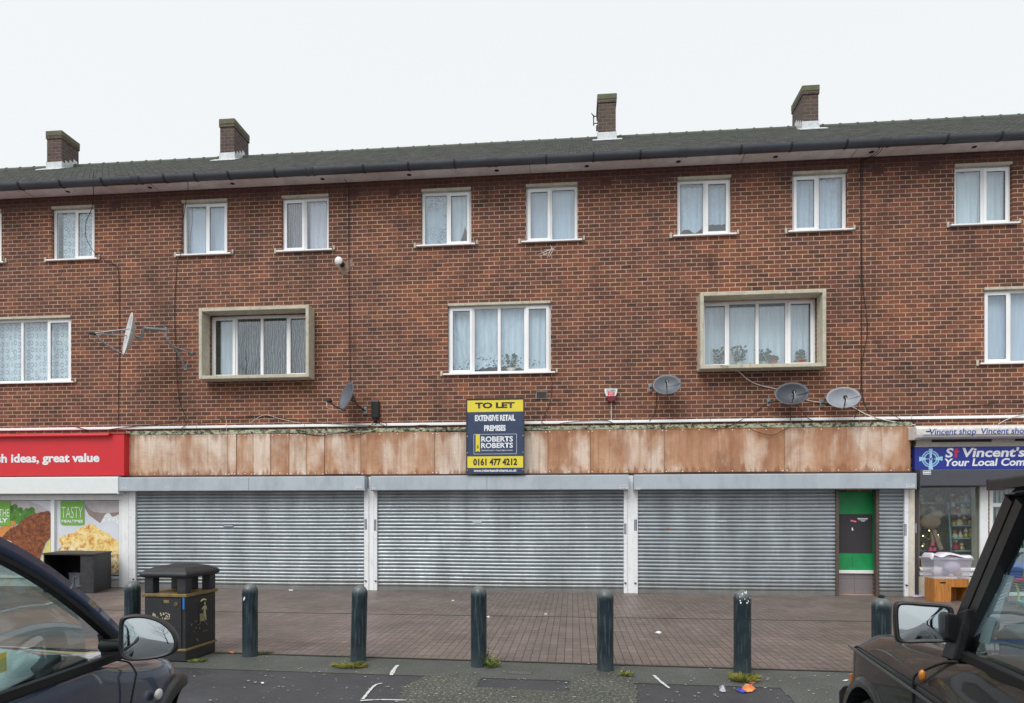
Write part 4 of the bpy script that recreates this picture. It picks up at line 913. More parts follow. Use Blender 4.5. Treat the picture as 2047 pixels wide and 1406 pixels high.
def clipped(pts, lay, u0, u1, v0, v1, smooth=True):
    pts = [(max(u0, min(u1, a)), max(v0, min(v1, b))) for a, b in pts]
    q = [Vector((a, b, 0)) for a, b in pts]
    if smooth: q = [Vector((max(u0, min(u1, p.x + random.uniform(-.8, .8))), max(v0, min(v1, p.y + random.uniform(-.8, .8))), 0)) for p in blob(q)]
    return [W(p.x, p.y, lay) for p in q]
def poster(u0, u1, v0, v1, label, bgm):
    t = thing('window_poster', P((u0 + u1) / 2, v1, YV), label, 'poster', 'food posters filling the left shop window')
    MB().prism([W(u0, v0, 0), W(u1, v0, 0), W(u1, v1, 0), W(u0, v1, 0)], (0, .004, 0)).build('sheet', bgm, t); return t
p1 = poster(-122, 102, 1001, 1150, 'shop window poster of breaded fish fillet with peas and chips, left of the white mullion', PLATE)
q = clipped([(-20, 1180), (-10, 1100), (0, 1050), (20, 1040), (60, 1030), (90, 1024), (102, 1025), (102, 1085), (90, 1120), (95, 1150), (-20, 1150)], 3, -20, 102, 1002, 1149)
cl_ = clipped
MB().poly(cl_([(22, 1002), (60, 1002), (80, 1010), (100, 1022), (102, 1040), (102, 1150), (-100, 1150), (-100, 1010)], 1, -122, 102, 1002, 1149, False)).build('printed_plate', PLATE2, p1)
for k, (a, b) in enumerate(((24, 1017), (30, 1014), (35, 1024), (28, 1028), (41, 1020), (47, 1026), (44, 1036), (36, 1034), (54, 1022), (58, 1030), (52, 1036), (60, 1024), (66, 1028), (26, 1036), (32, 1042), (40, 1042), (48, 1042), (64, 1020), (24, 1026))):
    MB().poly([W(a + 6 * math.cos(t_ / 12 * 6.283), b + 6 * math.sin(t_ / 12 * 6.283), 1.5 + .08 * k) for t_ in range(12)]).build('printed_pea', PEA, p1)
for k, (a, b, c_, d) in enumerate(((-12, 1062, 30, 1040), (-14, 1072, 24, 1052), (-20, 1080, 16, 1064))):
    MB().poly([W(a, b, 3.2 + k * .2), W(c_, d, 3.2 + k * .2), W(c_ + 3, d + 8, 3.2 + k * .2), W(a + 3, b + 9, 3.2 + k * .2)]).build('printed_chip', CHIPM, p1)
MB().poly(cl_([(0, 1078), (20, 1058), (34, 1050), (58, 1032), (85, 1024), (103, 1026), (103, 1070), (92, 1085), (84, 1105), (76, 1128), (60, 1120), (40, 1098), (20, 1084), (6, 1082)], 4.2, -20, 102, 1002, 1149)).build('printed_fish', CRUMB, p1)
MB().poly(cl_([(0, 1082), (16, 1080), (34, 1092), (52, 1108), (60, 1122), (40, 1130), (0, 1110)], 4.6, -20, 102, 1002, 1149)).build('printed_flesh', FLESH, p1)
MB().poly(cl_([(102, 1076), (96, 1084), (88, 1106), (84, 1128), (92, 1140), (102, 1142)], 5, -20, 102, 1002, 1149)).build('printed_lemon', LEMON, p1)
MB().poly([W(-60, 1002, 5.4), W(22, 1002, 5.4), W(22, 1051, 5.4), W(-60, 1051, 5.4)]).build('printed_flash', LIME, p1)
def vt(s, u0, u1, v0, v1, par, b): a, c_ = W(u0, v1, 0), W(u1, v0, 0); text(s, a.x, c_.x, a.z, c_.z, YV - .0185, 'lettering', INKW, par, bold=b)
vt('FOR ALL THE', -45, 19.5, 1018, 1033, p1, 0); vt('FAMILY', -32, 17, 1036, 1044.5, p1, .05)
p2 = poster(109, 238.5, 1001, 1150, 'shop window poster of golden cheesy potato pie on a plate, right of the white mullion', PLATE)
MB().poly(cl_([(170, 1002), (238, 1002), (238, 1050), (200, 1046), (178, 1030), (170, 1016)], 1, 109, 238, 1002, 1149, False)).build('printed_napkin', NAPKIN, p2)
MB().poly(cl_([(168, 1002), (238, 1002), (238, 1022), (215, 1026), (190, 1024), (175, 1014)], 1.5, 109, 238, 1002, 1149)).build('printed_bowl', GREYB, p2)
MB().poly(cl_([(202, 1044), (210, 1030), (218, 1026), (226, 1034), (238, 1030), (238, 1052), (214, 1050)], 2, 109, 238, 1002, 1149)).build('printed_rice', RICE, p2)
MB().poly(cl_([(112, 1082), (124, 1066), (150, 1054), (190, 1048), (238, 1050), (238, 1148), (109, 1148), (109, 1100)], 2.4, 109, 238, 1002, 1149)).build('printed_plate', PLATE, p2)
MB().poly(cl_([(116, 1080), (128, 1070), (146, 1066), (160, 1056), (176, 1049), (190, 1050), (202, 1060), (216, 1066), (230, 1078), (238, 1084), (238, 1110), (200, 1104), (170, 1098), (140, 1096), (124, 1090)], 3, 109, 238, 1002, 1149)).build('printed_pie', CHEESE, p2)
MB().poly(cl_([(116, 1104), (120, 1094), (134, 1092), (160, 1096), (200, 1102), (238, 1108), (238, 1146), (150, 1146), (112, 1140)], 3.4, 109, 238, 1002, 1149)).build('printed_filling', CHEESE2, p2)
MB().poly([W(121.5, 1002, 3.6), W(169, 1002, 3.6), W(169, 1050, 3.6), W(126, 1050, 3.6), W(122.5, 1048.5, 3.6), W(121.5, 1046, 3.6)]).build('printed_flash', LIME, p2)
vt('TASTY', 124.5, 166.5, 1013.5, 1036, p2, -.012); vt('MEALTIMES', 124.5, 166.5, 1039.5, 1045, p2, .04)
p3 = poster(-420, -132, 1001, 1150, 'shop window poster beyond the left edge of the photo', PLATE2)

# broken black cabinet with a grey crate in it
BRK = M('cabinet_black', (38, 38, 42), .55, var=.15, c2=(70, 70, 74), amt=.4)
q0 = G(187, 1187); q1 = G(236, 1172); dv = (q1 - q0); dv.z = 0; ln = dv.length; dv.normalize(); sv = Vector((-dv.y, dv.x, 0))
q2 = q0 + Vector((-1.22, .1, 0)); sv = (q2 - q0).normalized(); ww = (q2 - q0).length; H = .80
cab = thing('black_cabinet', (q0 + q2) / 2, 'open-fronted black cabinet dumped against the food poster window', 'cabinet')
th = .03
def slab(a, b, c_, hz, name, mat=BRK, par=cab): # parallelogram a,b,c(third corner) extruded up
    d = a + (c_ - b); MB().prism([a, b, c_, d], (0, 0, hz)).build(name, mat, par, bev=.004)
z_ = Vector((0, 0, 1)); dvl = dv * min(ln, 1.0)
slab(q0, q0 + dvl, q0 + dvl + sv * th, H, 'side_panel'); slab(q2, q2 + dvl, q2 + dvl - sv * th, H, 'side_panel')
slab(q0 + z_ * (H + .001) - sv * .02 - dv * .02, q0 + dvl + z_ * (H + .001) - sv * .02, q0 + dvl + sv * (ww + .02) + z_ * (H + .001), .035, 'top_panel')
slab(q0 + sv * (th + .001) + z_ * .03, q0 + dvl + sv * (th + .001) + z_ * .03, q0 + dvl + sv * (ww - th - .001) + z_ * .03, .03, 'base_panel')
slab(q0 + dvl + sv * (th + .001) - dv * .02 + z_ * .062, q0 + dvl + sv * (th + .001) + z_ * .062, q0 + dvl + sv * (ww - th - .001) + z_ * .062, H - .065, 'back_panel')
slab(q0 + dv * .001 + sv * (th + .002), q0 + dv * .02 + sv * (th + .002), q0 + dv * .02 + sv * .32, H - .01, 'door_panel')
g = G(168, 1181) + dv * .12 + sv * .06; g.z = .062
crt = thing('grey_crate', g, 'small grey plastic crate inside the black cabinet', 'crate')
GC = M('crate_grey', (126, 132, 140), .5, var=.06); a_ = g; ax = sv * .38; ay = dv * .26
def ob(o, a, b, h, name, par): MB().prism([o, o + a, o + a + b, o + b], (0, 0, h)).build(name, GC, par, bev=.006)
ob(a_, ax, ay, .28, 'body', crt); ob(a_ - sv * .015 - dv * .015 + z_ * .281, ax + sv * .03, ay + dv * .03, .03, 'lid', crt)
ob(a_ + sv * .1 - dv * .02 + z_ * .05, sv * .05, dv * .018, .2, 'rib', crt); ob(a_ + sv * .24 - dv * .02 + z_ * .05, sv * .05, dv * .018, .2, 'rib', crt); ob(a_ + sv * .13 - dv * .03 + z_ * .2, sv * .12, dv * .028, .05, 'latch', crt)

# ---------------------------------------------------------------- charity shop on the right
YA = -.45; ax0 = px(1832, YA)
AWW = M('awning_white', (214, 214, 214), .5, var=.03, c2=(170, 160, 146), amt=.5); BLU = M('sign_blue', (34, 48, 140), .42, var=.04, scale=2)
az1, az0 = pz(1930, 851, YA), pz(1930, 876, YA)
aw = thing('awning_box', ((ax0 + XR) / 2, YA, az0), 'white folded awning case with blue lettering over the blue shop sign', 'awning')
prof = [(-.003, az0 + .02), (YA + .1, az0), (YA + .02, az0 + .03), (YA, az0 + .08), (YA, az1 - .06), (YA + .05, az1 - .01), (-.003, az1)]
MB().prism([(ax0 + .13, y, z) for y, z in prof], (XR - ax0, 0, 0)).build('case', AWW, aw, bev=.004)
MB().prism([(ax0 + .0, y * 1.02 if y < -.01 else y, (z - az0) * 1.12 + az0 - .015) for y, z in prof], (.125, 0, 0)).build('end_cap', AWW, aw, bev=.01)
MB().box(ax0 + .135, XR, YA - .004, YA - .0, az0 + .065, az0 + .07).box(ax0 + .18, ax0 + .26, YA - .008, YA, az0 + .13, az0 + .15).build('trim', DARK, aw)
INKB = M('ink_blue', (44, 66, 150), .5)
text('Vincent shop', px(1858, YA), px(1951, YA), pz(1905, 872.5, YA), pz(1905, 857, YA), YA - .003, 'lettering', INKB, aw, bold=.012, shear=.12)
text('Vincent shop', px(1961, YA), px(2056, YA), pz(2008, 871, YA), pz(2008, 855.5, YA), YA - .003, 'lettering', INKB, aw, bold=.012, shear=.12)
zbl1, zbl0 = pz(1940, 893, -.2), pz(1940, 939, -.2)
MB().box(px(1829, -.05), XR, -.10, -.003, zbl1 + .02, az1 + .05).build('cream_band', CREAM, bld)
MB().box(px(1862, -.1), px(1982, -.1), -.106, -.101, pz(1920, 884, -.1), pz(1920, 877, -.1)).box(px(2029, -.1), px(2150, -.1), -.106, -.101, pz(2050, 882, -.1), pz(2050, 876, -.1)).build('vent_slot', DARK, bld)
MB().box(px(1829, -.12), XR, -.14, -.1005, zbl1 + .005, zbl1 + .03).build('cream_moulding', CREAM, bld)
sg = thing('blue_shop_sign', ((px(1829, -.2) + XR) / 2, -.2, zbl0), 'deep blue charity shop sign with pale cross emblem, at the right', 'sign')
MB().box(px(1829, -.2), XR, -.2, -.103, zbl0, zbl1).build('board', BLU, sg)
Y2 = -.2025
def st(s, u0, u1, v0, v1, mat, **k): um = (u0 + u1) / 2; return text(s, px(u0, -.2), px(u1, -.2), pz(um, v1, -.2), pz(um, v0, -.2), Y2, 'lettering', mat, sg, **k)
INKR = M('ink_red', (206, 44, 60), .5); PALEB = M('emblem_pale_blue', (160, 206, 232), .5)
st('S', 1889.5, 1906, 896, 915, INKW, bold=.03, shear=.15)
MB().prism([(px(a, -.2), Y2, pz(1911, b, -.2)) for a, b in ((1910, 896.5), (1914, 896.5), (1913.6, 901), (1917.5, 901), (1917, 904.5), (1913.2, 904.5), (1912.4, 915), (1908, 915), (1909, 904.5), (1906.5, 904.5), (1907, 901), (1909.6, 901))], (0, .002, 0)).build('red_cross_letter', INKR, sg)
st("Vincent's", 1924, 2049, 894.5, 914, INKW, bold=.03, shear=.15); st('Your Local Community Shop', 1888, 2172, 916, 936, INKW, bold=.03, shear=.15)
ec = P(1860, 917.5, -.2); e_ = MB()
def cr(mb, pts, y=Y2, d=.002): mb.prism([(ec.x + a, y, ec.z + b) for a, b in pts], (0, d, 0))
cr(e_, [(-.03, .2), (.04, .2), (.025, .07), (.03, .0), (.035, -.1), (.05, -.235), (-.04, -.235), (-.025, -.1), (-.02, 0), (-.015, .07)])
cr(e_, [(-.215, .045), (-.1, .02), (.11, .025), (.23, .05), (.23, -.04), (.11, -.015), (-.1, -.02), (-.215, -.05)], Y2 + .0003)
for (r0, r1) in ((.105, .125), (.15, .168)):
    m_ = MB(); pi = []
    for k in range(33):
        a = 2 * math.pi * k / 32; pi.append([Vector((ec.x + r * math.cos(a), Y2 + .0006, ec.z + r * math.sin(a))) for r in (r0, r1)])
    e_.grid(pi)
for k in range(28):
    a = 2 * math.pi * k / 28
    if k % 7 in (0,): continue
    e_.box(ec.x + .137 * math.cos(a) - .006, ec.x + .137 * math.cos(a) + .006, Y2 + .0002, Y2 + .001, ec.z + .137 * math.sin(a) - .006, ec.z + .137 * math.sin(a) + .006)
e_.build('cross_emblem', PALEB, sg); text('SVP', ec.x - .085, ec.x + .1, ec.z - .03, ec.z + .03, Y2 - .002, 'lettering', M('ink_navy', (26, 34, 100), .5), sg, bold=.03)
CHAR = M('charcoal_box', (72, 74, 82), .55, var=.04, fine=.05)
zc1, zc0 = zbl0 - .003, pz(1940, 972, -.36)
ssh = sbox(1840, 2330, bld, None, .36, zc0, zc1, CHAR, 'shutter_box')
sticker(1845, 1861, 941, 949, -.3615, ssh)
MB().box(px(1828, -.1), px(1835, -.1), -.13, -.003, .002, zbl0).build('dark_pilaster', M('dark_pilaster', (62, 58, 62), .6), bld)
sticker(1829, 1833, 1046, 1066, -.1315, ssh, STK, 1)
SI_ = M('lining_cream', (206, 200, 178), .8, var=.08)
sx0, sx1_, sz0_, sz1_ = shopwin
mb = MB(); mb.box(px(1959, -.04), px(1975, -.04), -.05, -.002, .002, zc0 + .1).box(sx0, sx1_, -.05, .05, sz0_ - .14, sz0_ + .02).box(sx0, sx1_, -.08, .05, sz0_ - .04, sz0_ - .0)
mb.build('shopfront_frame', PVC2, bld, bev=.004)
MB().box(sx1_ - .012, sx1_ - .002, .052, .31, sz0_, sz1_).build('reveal_lining', SI_, bld); MB().box(sx0 + .002, sx0 + .012, .052, .31, sz0_, sz1_).build('reveal_lining', SI_, bld)
mb = MB(); frame_ring(mb, sx0, sx1_, sz0_ + .02, sz1_, .02, .0, .05); mb.build('window_trim', M('trim_brown', (140, 112, 84), .6), bld)
SG = glass_mat('shop_glass', .05); MB().box(sx0 + .01, sx1_ - .01, .03, .036, sz0_ + .03, sz1_ - .01).build('shop_pane', SG, bld)
MB().box(px(1835, -.03), px(1959, -.03), -.04, -.002, .002, sz0_ - .16).build('lower_wall', CREAM, bld)
# shop door with vertical blind behind
d0, d1, _, dt = shopdoor
mb = MB(); frame_ring(mb, d0, d1, .02, dt, .07, .0, .06); mb.box(d0 + .07, d1 - .07, .0, .06, dt - .42, dt - .34); mb.box(d0 + .07, d1 - .07, .0, .06, .9, .98)
dr = mb.build('shop_door', PVC2, bld, bev=.004); MB().box(d0 + .05, d1 - .05, .03, .036, .1, dt - .05).build('pane', SG, dr)
mb = MB()
for k in range(14): x = d0 + .1 + k * (d1 - d0 - .2) / 13; mb.obox((x, .2, 1.3), (.045, .02, 0), (0, .001, 0), (0, 0, 1.0))
o = mb.build('vertical_blind', M('blind_strip', (190, 196, 190), .8)); tag(o, 'pale vertical blind behind the charity shop door', 'blind')
# shop interior
SI = M('shop_wall', (196, 190, 164), .9, var=.15, c2=(110, 112, 100), amt=.6)
MB().box(px(1800), XR - .1, 1.35, 1.4, 0, 3.0).box(px(1822), px(1826), .3, 1.35, 0, 3.0).box(px(1800), XR - .1, .3, 1.35, 2.75, 2.8).box(px(1826), XR - .1, .3, 1.35, .0, .03).box(px(1826), px(1962), .3, 1.35, .40, .44).build('shop_interior', SI, bld)
SHL = M('shelf_pine', (200, 180, 130), .7)
def T3(u, v, Y): return P(u, v, Y)
LBL = M('ladder_blue', (140, 178, 186), .6, var=.05)
Yl = .55; la = T3(1895, 1005, Yl); lb_ = T3(1935, 1005, Yl); lc = T3(1903, 1118, Yl); ld = T3(1952, 1118, Yl)
lad = thing('ladder_shelf', (lc + ld) / 2, 'pale blue stepladder display stand in the charity shop window', 'display stand')
for a, b in ((la, lc), (lb_, ld)): MB().tube([a, b], .022, 4).build('rail', LBL, lad)
figs = []
for k, v in enumerate((1005, 1027, 1051, 1076, 1101)):
    f = (v - 1005) / 113; a = la.lerp(lc, f); b = lb_.lerp(ld, f); a.y -= .1; MB().box(a.x, b.x, Yl - .13, Yl + .05, a.z - .012, a.z + .012).build('step', LBL, lad); figs.append((a.x, b.x, a.z + .013))
TOY = [M('ornament_brown', (140, 96, 60), .7), M('ornament_red', (150, 40, 44), .6), M('ornament_cream', (212, 196, 160), .7), M('ornament_gold', (190, 160, 80), .4, metal=.4), M('ornament_white', (210, 212, 210), .6)]
rs = random.Random(4)
def figurine(x, z, s, Y, mats, label):
    t = thing('ornament', (x, Y, z), label, 'ornament', 'ornaments displayed in the charity shop window')
    MB().lathe([(s * .34, 0), (s * .4, s * .15), (s * .3, s * .45), (s * .14, s * .62)], (x, Y, z), 10).build('figure_body', mats[0], t, smooth=50)
    MB().sphere((x, Y, z + s * .76), s * .22, 10, 7).build('figure_head', mats[1], t, smooth=50)
    MB().lathe([(s * .2, 0), (.001, s * .35)], (x, Y, z + s * .88), 8).build('figure_hat', mats[2], t)
    return t
nm = ['top', 'second', 'third', 'fourth', 'bottom']
for k, (x0, x1, z) in enumerate(figs):
    n_ = 4
    for i in range(n_):
        if k == 4 and i > 1: continue
        ms = rs.sample(TOY, 3); cn_ = {0: 'brown', 1: 'red', 2: 'cream', 3: 'gold', 4: 'white'}[TOY.index(ms[0])]
        figurine(x0 + (x1 - x0) * (i + .6) / (n_ + .2), z, rs.uniform(.13, .22), Yl - .04, ms, 'little %s Christmas figure on the %s step of the blue stand, %s' % (cn_, nm[k], ('leftmost', 'left of middle', 'right of middle', 'rightmost')[i]))
mb = MB().box(px(1872, .9), px(1900, .9), .8, 1.2, pz(1885, 1008, .9), pz(1885, 1004, .9)).box(px(1872, .9), px(1900, .9), .8, 1.2, pz(1885, 1030, .9), pz(1885, 1026, .9)).build('wall_shelf', SHL, bld)
for k in range(16):
    u = rs.uniform(1838, 1900) if k < 11 else rs.uniform(1905, 1935); sh = (1003, 1026)[k % 2] if k < 11 else 1003
    p_ = P(u, sh, .75 if k >= 11 else .88); o = figurine(p_.x, p_.z, rs.uniform(.14, .26), .75 if k >= 11 else .88, rs.sample(TOY, 3), 'x')
    o['label'] = 'Christmas ornament on the back shelves of the charity shop, behind the tree and blue stand'; o['group'] = 'ornaments on the back shelves'
MB().box(px(1836, .9), px(1872, .9), .8, 1.2, pz(1885, 1008, .9), pz(1885, 1004, .9)).box(px(1836, .9), px(1872, .9), .8, 1.2, pz(1885, 1030, .9), pz(1885, 1026, .9)).build('wall_shelf', SHL, bld)
# Christmas tree
tc = T3(1857, 1135, .6); tc.z = .44
tr = thing('christmas_tree', tc, 'small decorated Christmas tree in the charity shop window', 'christmas tree')
mb = MB(); htr = 1.25
for i in range(1500):
    h = rs.random() ** .75 * htr; rr = .3 * (1 - h / htr) * rs.uniform(.5, 1) + .01; a = rs.random() * 6.28; p = tc + Vector((rr * math.cos(a), rr * math.sin(a), h + .1)); d = Vector((math.cos(a), math.sin(a), -.3)) * .05; e = Vector((-math.sin(a), math.cos(a), 0)) * .012
    mb.poly([p, p + d + e, p + d * 1.3, p + d - e])
mb.build('branches', M('fir_green', (36, 62, 40), .8, var=.3), tr, fixn=False); MB().tube([tc, tc + Vector((0, 0, .9))], .02).build('trunk', TOY[0], tr)
for i in range(16):
    h = rs.random() * .95; a = rs.uniform(3.2, 6.2); rr = .3 * (1 - h / htr) + .02; MB().sphere(tc + Vector((rr * math.cos(a), rr * math.sin(a), h + .1)), .028, 10, 7).build('bauble', (TOY[1], TOY[3], TOY[1], TOY[4])[i % 4], tr, smooth=60)
me_, en_, eb_ = newmat('fairy_light'); eb_.inputs['Base Color'].default_value = (1, .8, .4, 1); eb_.inputs['Emission Color'].default_value = (1, .72, .3, 1); eb_.inputs['Emission Strength'].default_value = 6
for i in range(18):
    h = rs.random() * 1.05; a = rs.uniform(3.2, 6.2); rr = .3 * (1 - h / htr) + .03; MB().sphere(tc + Vector((rr * math.cos(a), rr * math.sin(a), h + .1)), .012, 6, 4).build('fairy_light', me_, tr)
sc_ = T3(1862, 1045, .35); sk = thing('hessian_bow', sc_ - Vector((0, 0, .2)), 'big brown hessian bow hanging in the charity shop window', 'bow')
HES = M('hessian', (158, 132, 108), .9, var=.2, bmp=.4)
MB().sphere(sc_ + Vector((-.03, 0, .02)), .2, 14, 9, (1.1, .5, .8)).build('loop', HES, sk, smooth=60); MB().sphere(sc_ + Vector((.1, 0, .16)), .11, 12, 8, (1.3, .5, .9)).build('loop', HES, sk, smooth=60)
MB().prism([sc_ + Vector(q) for q in ((.0, 0, -.1), (.08, 0, -.12), (.24, 0, -.55), (.16, 0, -.58))], (0, .03, 0)).prism([sc_ + Vector(q) for q in ((.0, .035, -.1), (.06, .035, -.12), (.1, .035, -.42), (.02, .035, -.4))], (0, .03, 0)).build('tail', HES, sk)
bb = T3(1862, 1118, .32); o = MB().sphere(bb + Vector((.05, 0, 0)), .2, 14, 8, (1.3, .5, .7)).build('blue_bundle', M('navy_cloth', (40, 44, 96), .7, var=.2, bmp=.3), smooth=60); tag(o, 'dark blue cloth bundle at the foot of the shop window display', 'bundle')
for k, (u, v) in enumerate(((1864, 1090), (1860, 1101), (1868, 1101))):
    c_ = T3(u, v, .18); o = MB().lathe([(.045, 0), (.035, .02), (.022, .06), (.006, .075)], c_, 10).build('pink_bell', M('pink_plastic', (214, 50, 96), .4)); tag(o, ('top pink bell of the three in the charity shop window', 'lower left pink bell in the charity shop window', 'lower right pink bell in the charity shop window')[k], 'bell', 'pink bells in the charity shop window')

# things standing outside the charity shop
WC = M('pine_crate', (186, 124, 58), .55, var=.2, scale=3, c2=(120, 70, 28), amt=.7, stretch=(8, 8, .7))
g0 = G(1867, 1203); cw = .62; cd = .34; chh = .44
cx0 = g0.x; cy0 = g0.y
cr_ = thing('wooden_crate', (cx0 + cw / 2, cy0 + cd / 2, 0), 'orange-brown wooden crate with a slot handle outside the charity shop, under the clear tub', 'crate')
# end panel faces left-front: panels
def cbx(x0, x1, y0, y1, z0, z1, nm_, mat=WC, par=cr_, bev=.004): return MB().box(cx0 + x0, cx0 + x1, cy0 + y0, cy0 + y1, z0, z1).build(nm_, mat, par, bev=bev)
cbx(0, .02, 0, cd, 0, chh, 'end_panel'); cbx(cw - .02, cw, 0, cd, 0, chh, 'end_panel'); cbx(.021, cw - .021, 0, cd, chh - .1, chh - .08, 'top_panel')
cbx(0, .30, -.022, -.001, 0, chh, 'front_panel'); cbx(.301, cw, -.018, -.001, chh - .16, chh, 'front_rail'); cbx(.021, cw - .021, cd - .02, cd, .0, chh - .1, 'back_panel')
MB().box(cx0 + .1, cx0 + .2, cy0 - .0235, cy0 - .0222, chh - .09, chh - .06).build('handle_slot', BLACKM, cr_)
tb = thing('storage_tub', (cx0 + .3, cy0 + cd / 2, chh), 'clear plastic storage tub full of oddments standing on the wooden crate', 'tub')
m_, n_, b_ = newmat('clear_plastic'); b_.inputs['Base Color'].default_value = lin((214, 214, 226)); b_.inputs['Alpha'].default_value = .42; b_.inputs['Roughness'].default_value = .15; CLR = m_
t0, t1 = chh + .003, chh + .40
rows = []
for z, k in ((t0, .0), (t1 - .03, .035), (t1 - .03, .055), (t1, .055)):
    rows.append([Vector(p) for p in ((cx0 - k, cy0 - .02 - k, z), (cx0 + .62 + k, cy0 - .02 - k, z), (cx0 + .62 + k, cy0 + .38 + k, z), (cx0 - k, cy0 + .38 + k, z), (cx0 - k, cy0 - .02 - k, z))])
MB().grid(rows).build('tub_wall', CLR, tb); 
for k, (dx, dz, r_, mt, lb__) in enumerate(((.12, .12, .1, M('cloth_white', (214, 210, 216), .8, var=.1), 'white cloth bundle inside the clear tub'), (.4, .2, .14, M('cloth_lilac', (184, 178, 200), .8, var=.1), 'round lilac cushion inside the clear tub'), (.27, .1, .09, M('cloth_dark', (74, 68, 96), .8, var=.2), 'dark purple cloth inside the clear tub'), (.5, .09, .08, M('cloth_tan', (170, 150, 120), .8, var=.2), 'tan cloth inside the clear tub'))):
    o = MB().sphere((cx0 + dx, cy0 + .14, t0 + dz + .01), r_, 14, 9, (1.1, .8, .95)).build('cloth_item', mt, smooth=60); tag(o, lb__, 'cloth')
q = spl([(cx0 - .07, cy0 - .03, t1 - .03), (cx0 - .02, cy0, t1 + .06), (cx0 + .12, cy0 + .02, t1 + .02), (cx0 + .25, cy0, t1 + .07), (cx0 + .4, cy0 + .02, t1 + .05), (cx0 + .55, cy0, t1 + .01), (cx0 + .68, cy0, t1 + .02)])
mb = MB()
rows = [[p + Vector((0, -.05 + .01 * math.sin(i * 1.3), -.01)) for i, p in enumerate(q)], [p + Vector((0, .05, .03)) for p in q], [p + Vector((0, .3, .02)) for p in q], [p + Vector((0, .36, -.02)) for p in q]]
o = mb.grid(rows).build('plastic_sheet', M('sheet_white', (212, 208, 216), .5, var=.06), smooth='all', solid=.006); tag(o, 'crumpled white plastic sheet over the top of the clear tub', 'sheet')
mb = MB(); g = G(1826, 1194); rows = []
for i in range(13):
    rows.append([Vector((g.x + i * .05, g.y + j * .05 - .02 * math.sin(i), .005 + .035 * abs(math.sin(i * 1.1 + j * 1.7)) * (1 if 0 < j < 4 and 0 < i < 12 else 0))) for j in range(5)])
o = mb.grid(rows).build('lilac_cloth', M('cloth_lilac_wet', (186, 176, 198), .8, var=.12), smooth='all', solid=.004); tag(o, 'crumpled lilac cloth on the paving by the charity shop wall', 'cloth')
g = G(1903, 1190); o = thing('purple_basket', (g.x + .1, g.y - .12, 0), 'small purple basket with white cloth beside the wooden crate', 'basket'); bp = Vector((g.x + .12, g.y - .14, 0))
MB().lathe([(.11, 0), (.14, .2), (.15, .2), (.15, .22), (.135, .22)], bp, 16).build('basket_wall', M('purple_plastic', (92, 74, 120), .5), o, smooth=40); MB().sphere(bp + Vector((0, 0, .21)), .1, 12, 7, (1.1, .9, .5)).build('white_cloth', STW, o, smooth=60)
# red table with a blue box
RT_ = M('red_plastic', (190, 52, 62), .45, var=.05); tg = G(1990, 1214); tx, ty = tg.x, tg.y
tbl = thing('red_table', (tx + .5, ty + .25, 0), 'low red plastic table outside the charity shop, seen past the dark car', 'table')
MB().box(tx - .08, tx + 1.1, ty - .05, ty + .5, .47, .52).build('table_top', RT_, tbl, bev=.01)
for (dx, dy) in ((0, 0), (.95, 0), (0, .4), (.95, .4)): MB().lathe([(.035, 0), (.045, .47)], (tx + dx + .02, ty + dy + .02, 0), 10).build('leg', RT_, tbl, smooth=50)
BB = M('box_blue', (62, 104, 176), .5, var=.06)
bx = thing('blue_box', (tx + .2, ty + .2, .52), 'blue cardboard box with a lid standing on the red table', 'box')
MB().box(tx - .02, tx + .46, ty + .02, ty + .36, .522, .74).build('box_body', M('box_navy', (44, 76, 150), .5, var=.05), bx); MB().box(tx - .035, tx + .475, ty + .005, ty + .375, .66, .82).build('lid', BB, bx)
MB().box(tx + .05, tx + .28, ty + .001, ty + .004, .72, .75).build('label', STK, bx)
o = MB().lathe([(.2, 0), (.26, .1), (.28, .1), (.28, .12), (.25, .115)], (tx + .62, ty - .1, 0), 22).build('teal_basin', M('teal_plastic', (110, 196, 190), .4), smooth=40); tag(o, 'teal plastic basin on the ground in front of the red table', 'basin')
mb = MB(); bq = Vector((tx + .45, ty + .12, 0)); mb.tube(spl([bq, bq + Vector((.02, 0, .2)), bq + Vector((-.03, 0, .42))]), .018, 7).tube(spl([bq + Vector((.4, 0, .02)), bq + Vector((.5, 0, .25)), bq + Vector((.62, 0, .4)), bq + Vector((.7, 0, .1))]), .012, 7); o = mb.build('toy_frame', M('lime_plastic', (196, 206, 90), .5)); tag(o, 'bent lime green toy frame under the red table', 'toy')
# ---------------------------------------------------------------- ground
def asphalt(name, base, speck, amt, sc_=90, wet=.5, moss=0.0):
    m, n, b = newmat(name); v = coords(n); f = noise(n, v, sc_, 3, .7); big = noise(n, v, 1.3, 5, .6)
    cc = ramp(n, f, [(.35, tuple(x * .6 for x in lin(base)[:3]) + (1,)), (.55, lin(base)), (.68, lin(speck)) if amt else (.9, lin(base))])
    cc = mixc(n, 1.0, cc, ramp(n, big, [(.3, BW(.75)), (.7, BW(1.2))]), 'MULTIPLY')
    if moss: cc = mixc(n, ramp(n, noise(n, v, 3, 6, .7), [(.42, BW(0)), (.66, BW(moss))]), cc, lin((62, 70, 42)))
    sp = ramp(n, noise(n, v, 34, 2, .9), [(.74, BW(0)), (.77, BW(.7))]); cc = mixc(n, sp, cc, lin((150, 146, 138)))
    n.links.new(cc, b.inputs['Base Color']); n.links.new(ramp(n, big, [(.35, BW(wet)), (.65, BW(wet + .25))]), b.inputs['Roughness'])
    bump(n, b, f, .5, .006); return m
ASP = asphalt('asphalt', (66, 67, 71), (92, 93, 98), 1, 120, .42)
ASP2 = asphalt('asphalt_old', (84, 86, 84), (122, 124, 120), 1, 70, .6, .3)
AGG = asphalt('coarse_aggregate', (78, 80, 74), (150, 150, 142), 1, 34, .6, .2)
def kl(u): return 1305 + (u - 430) * .0301
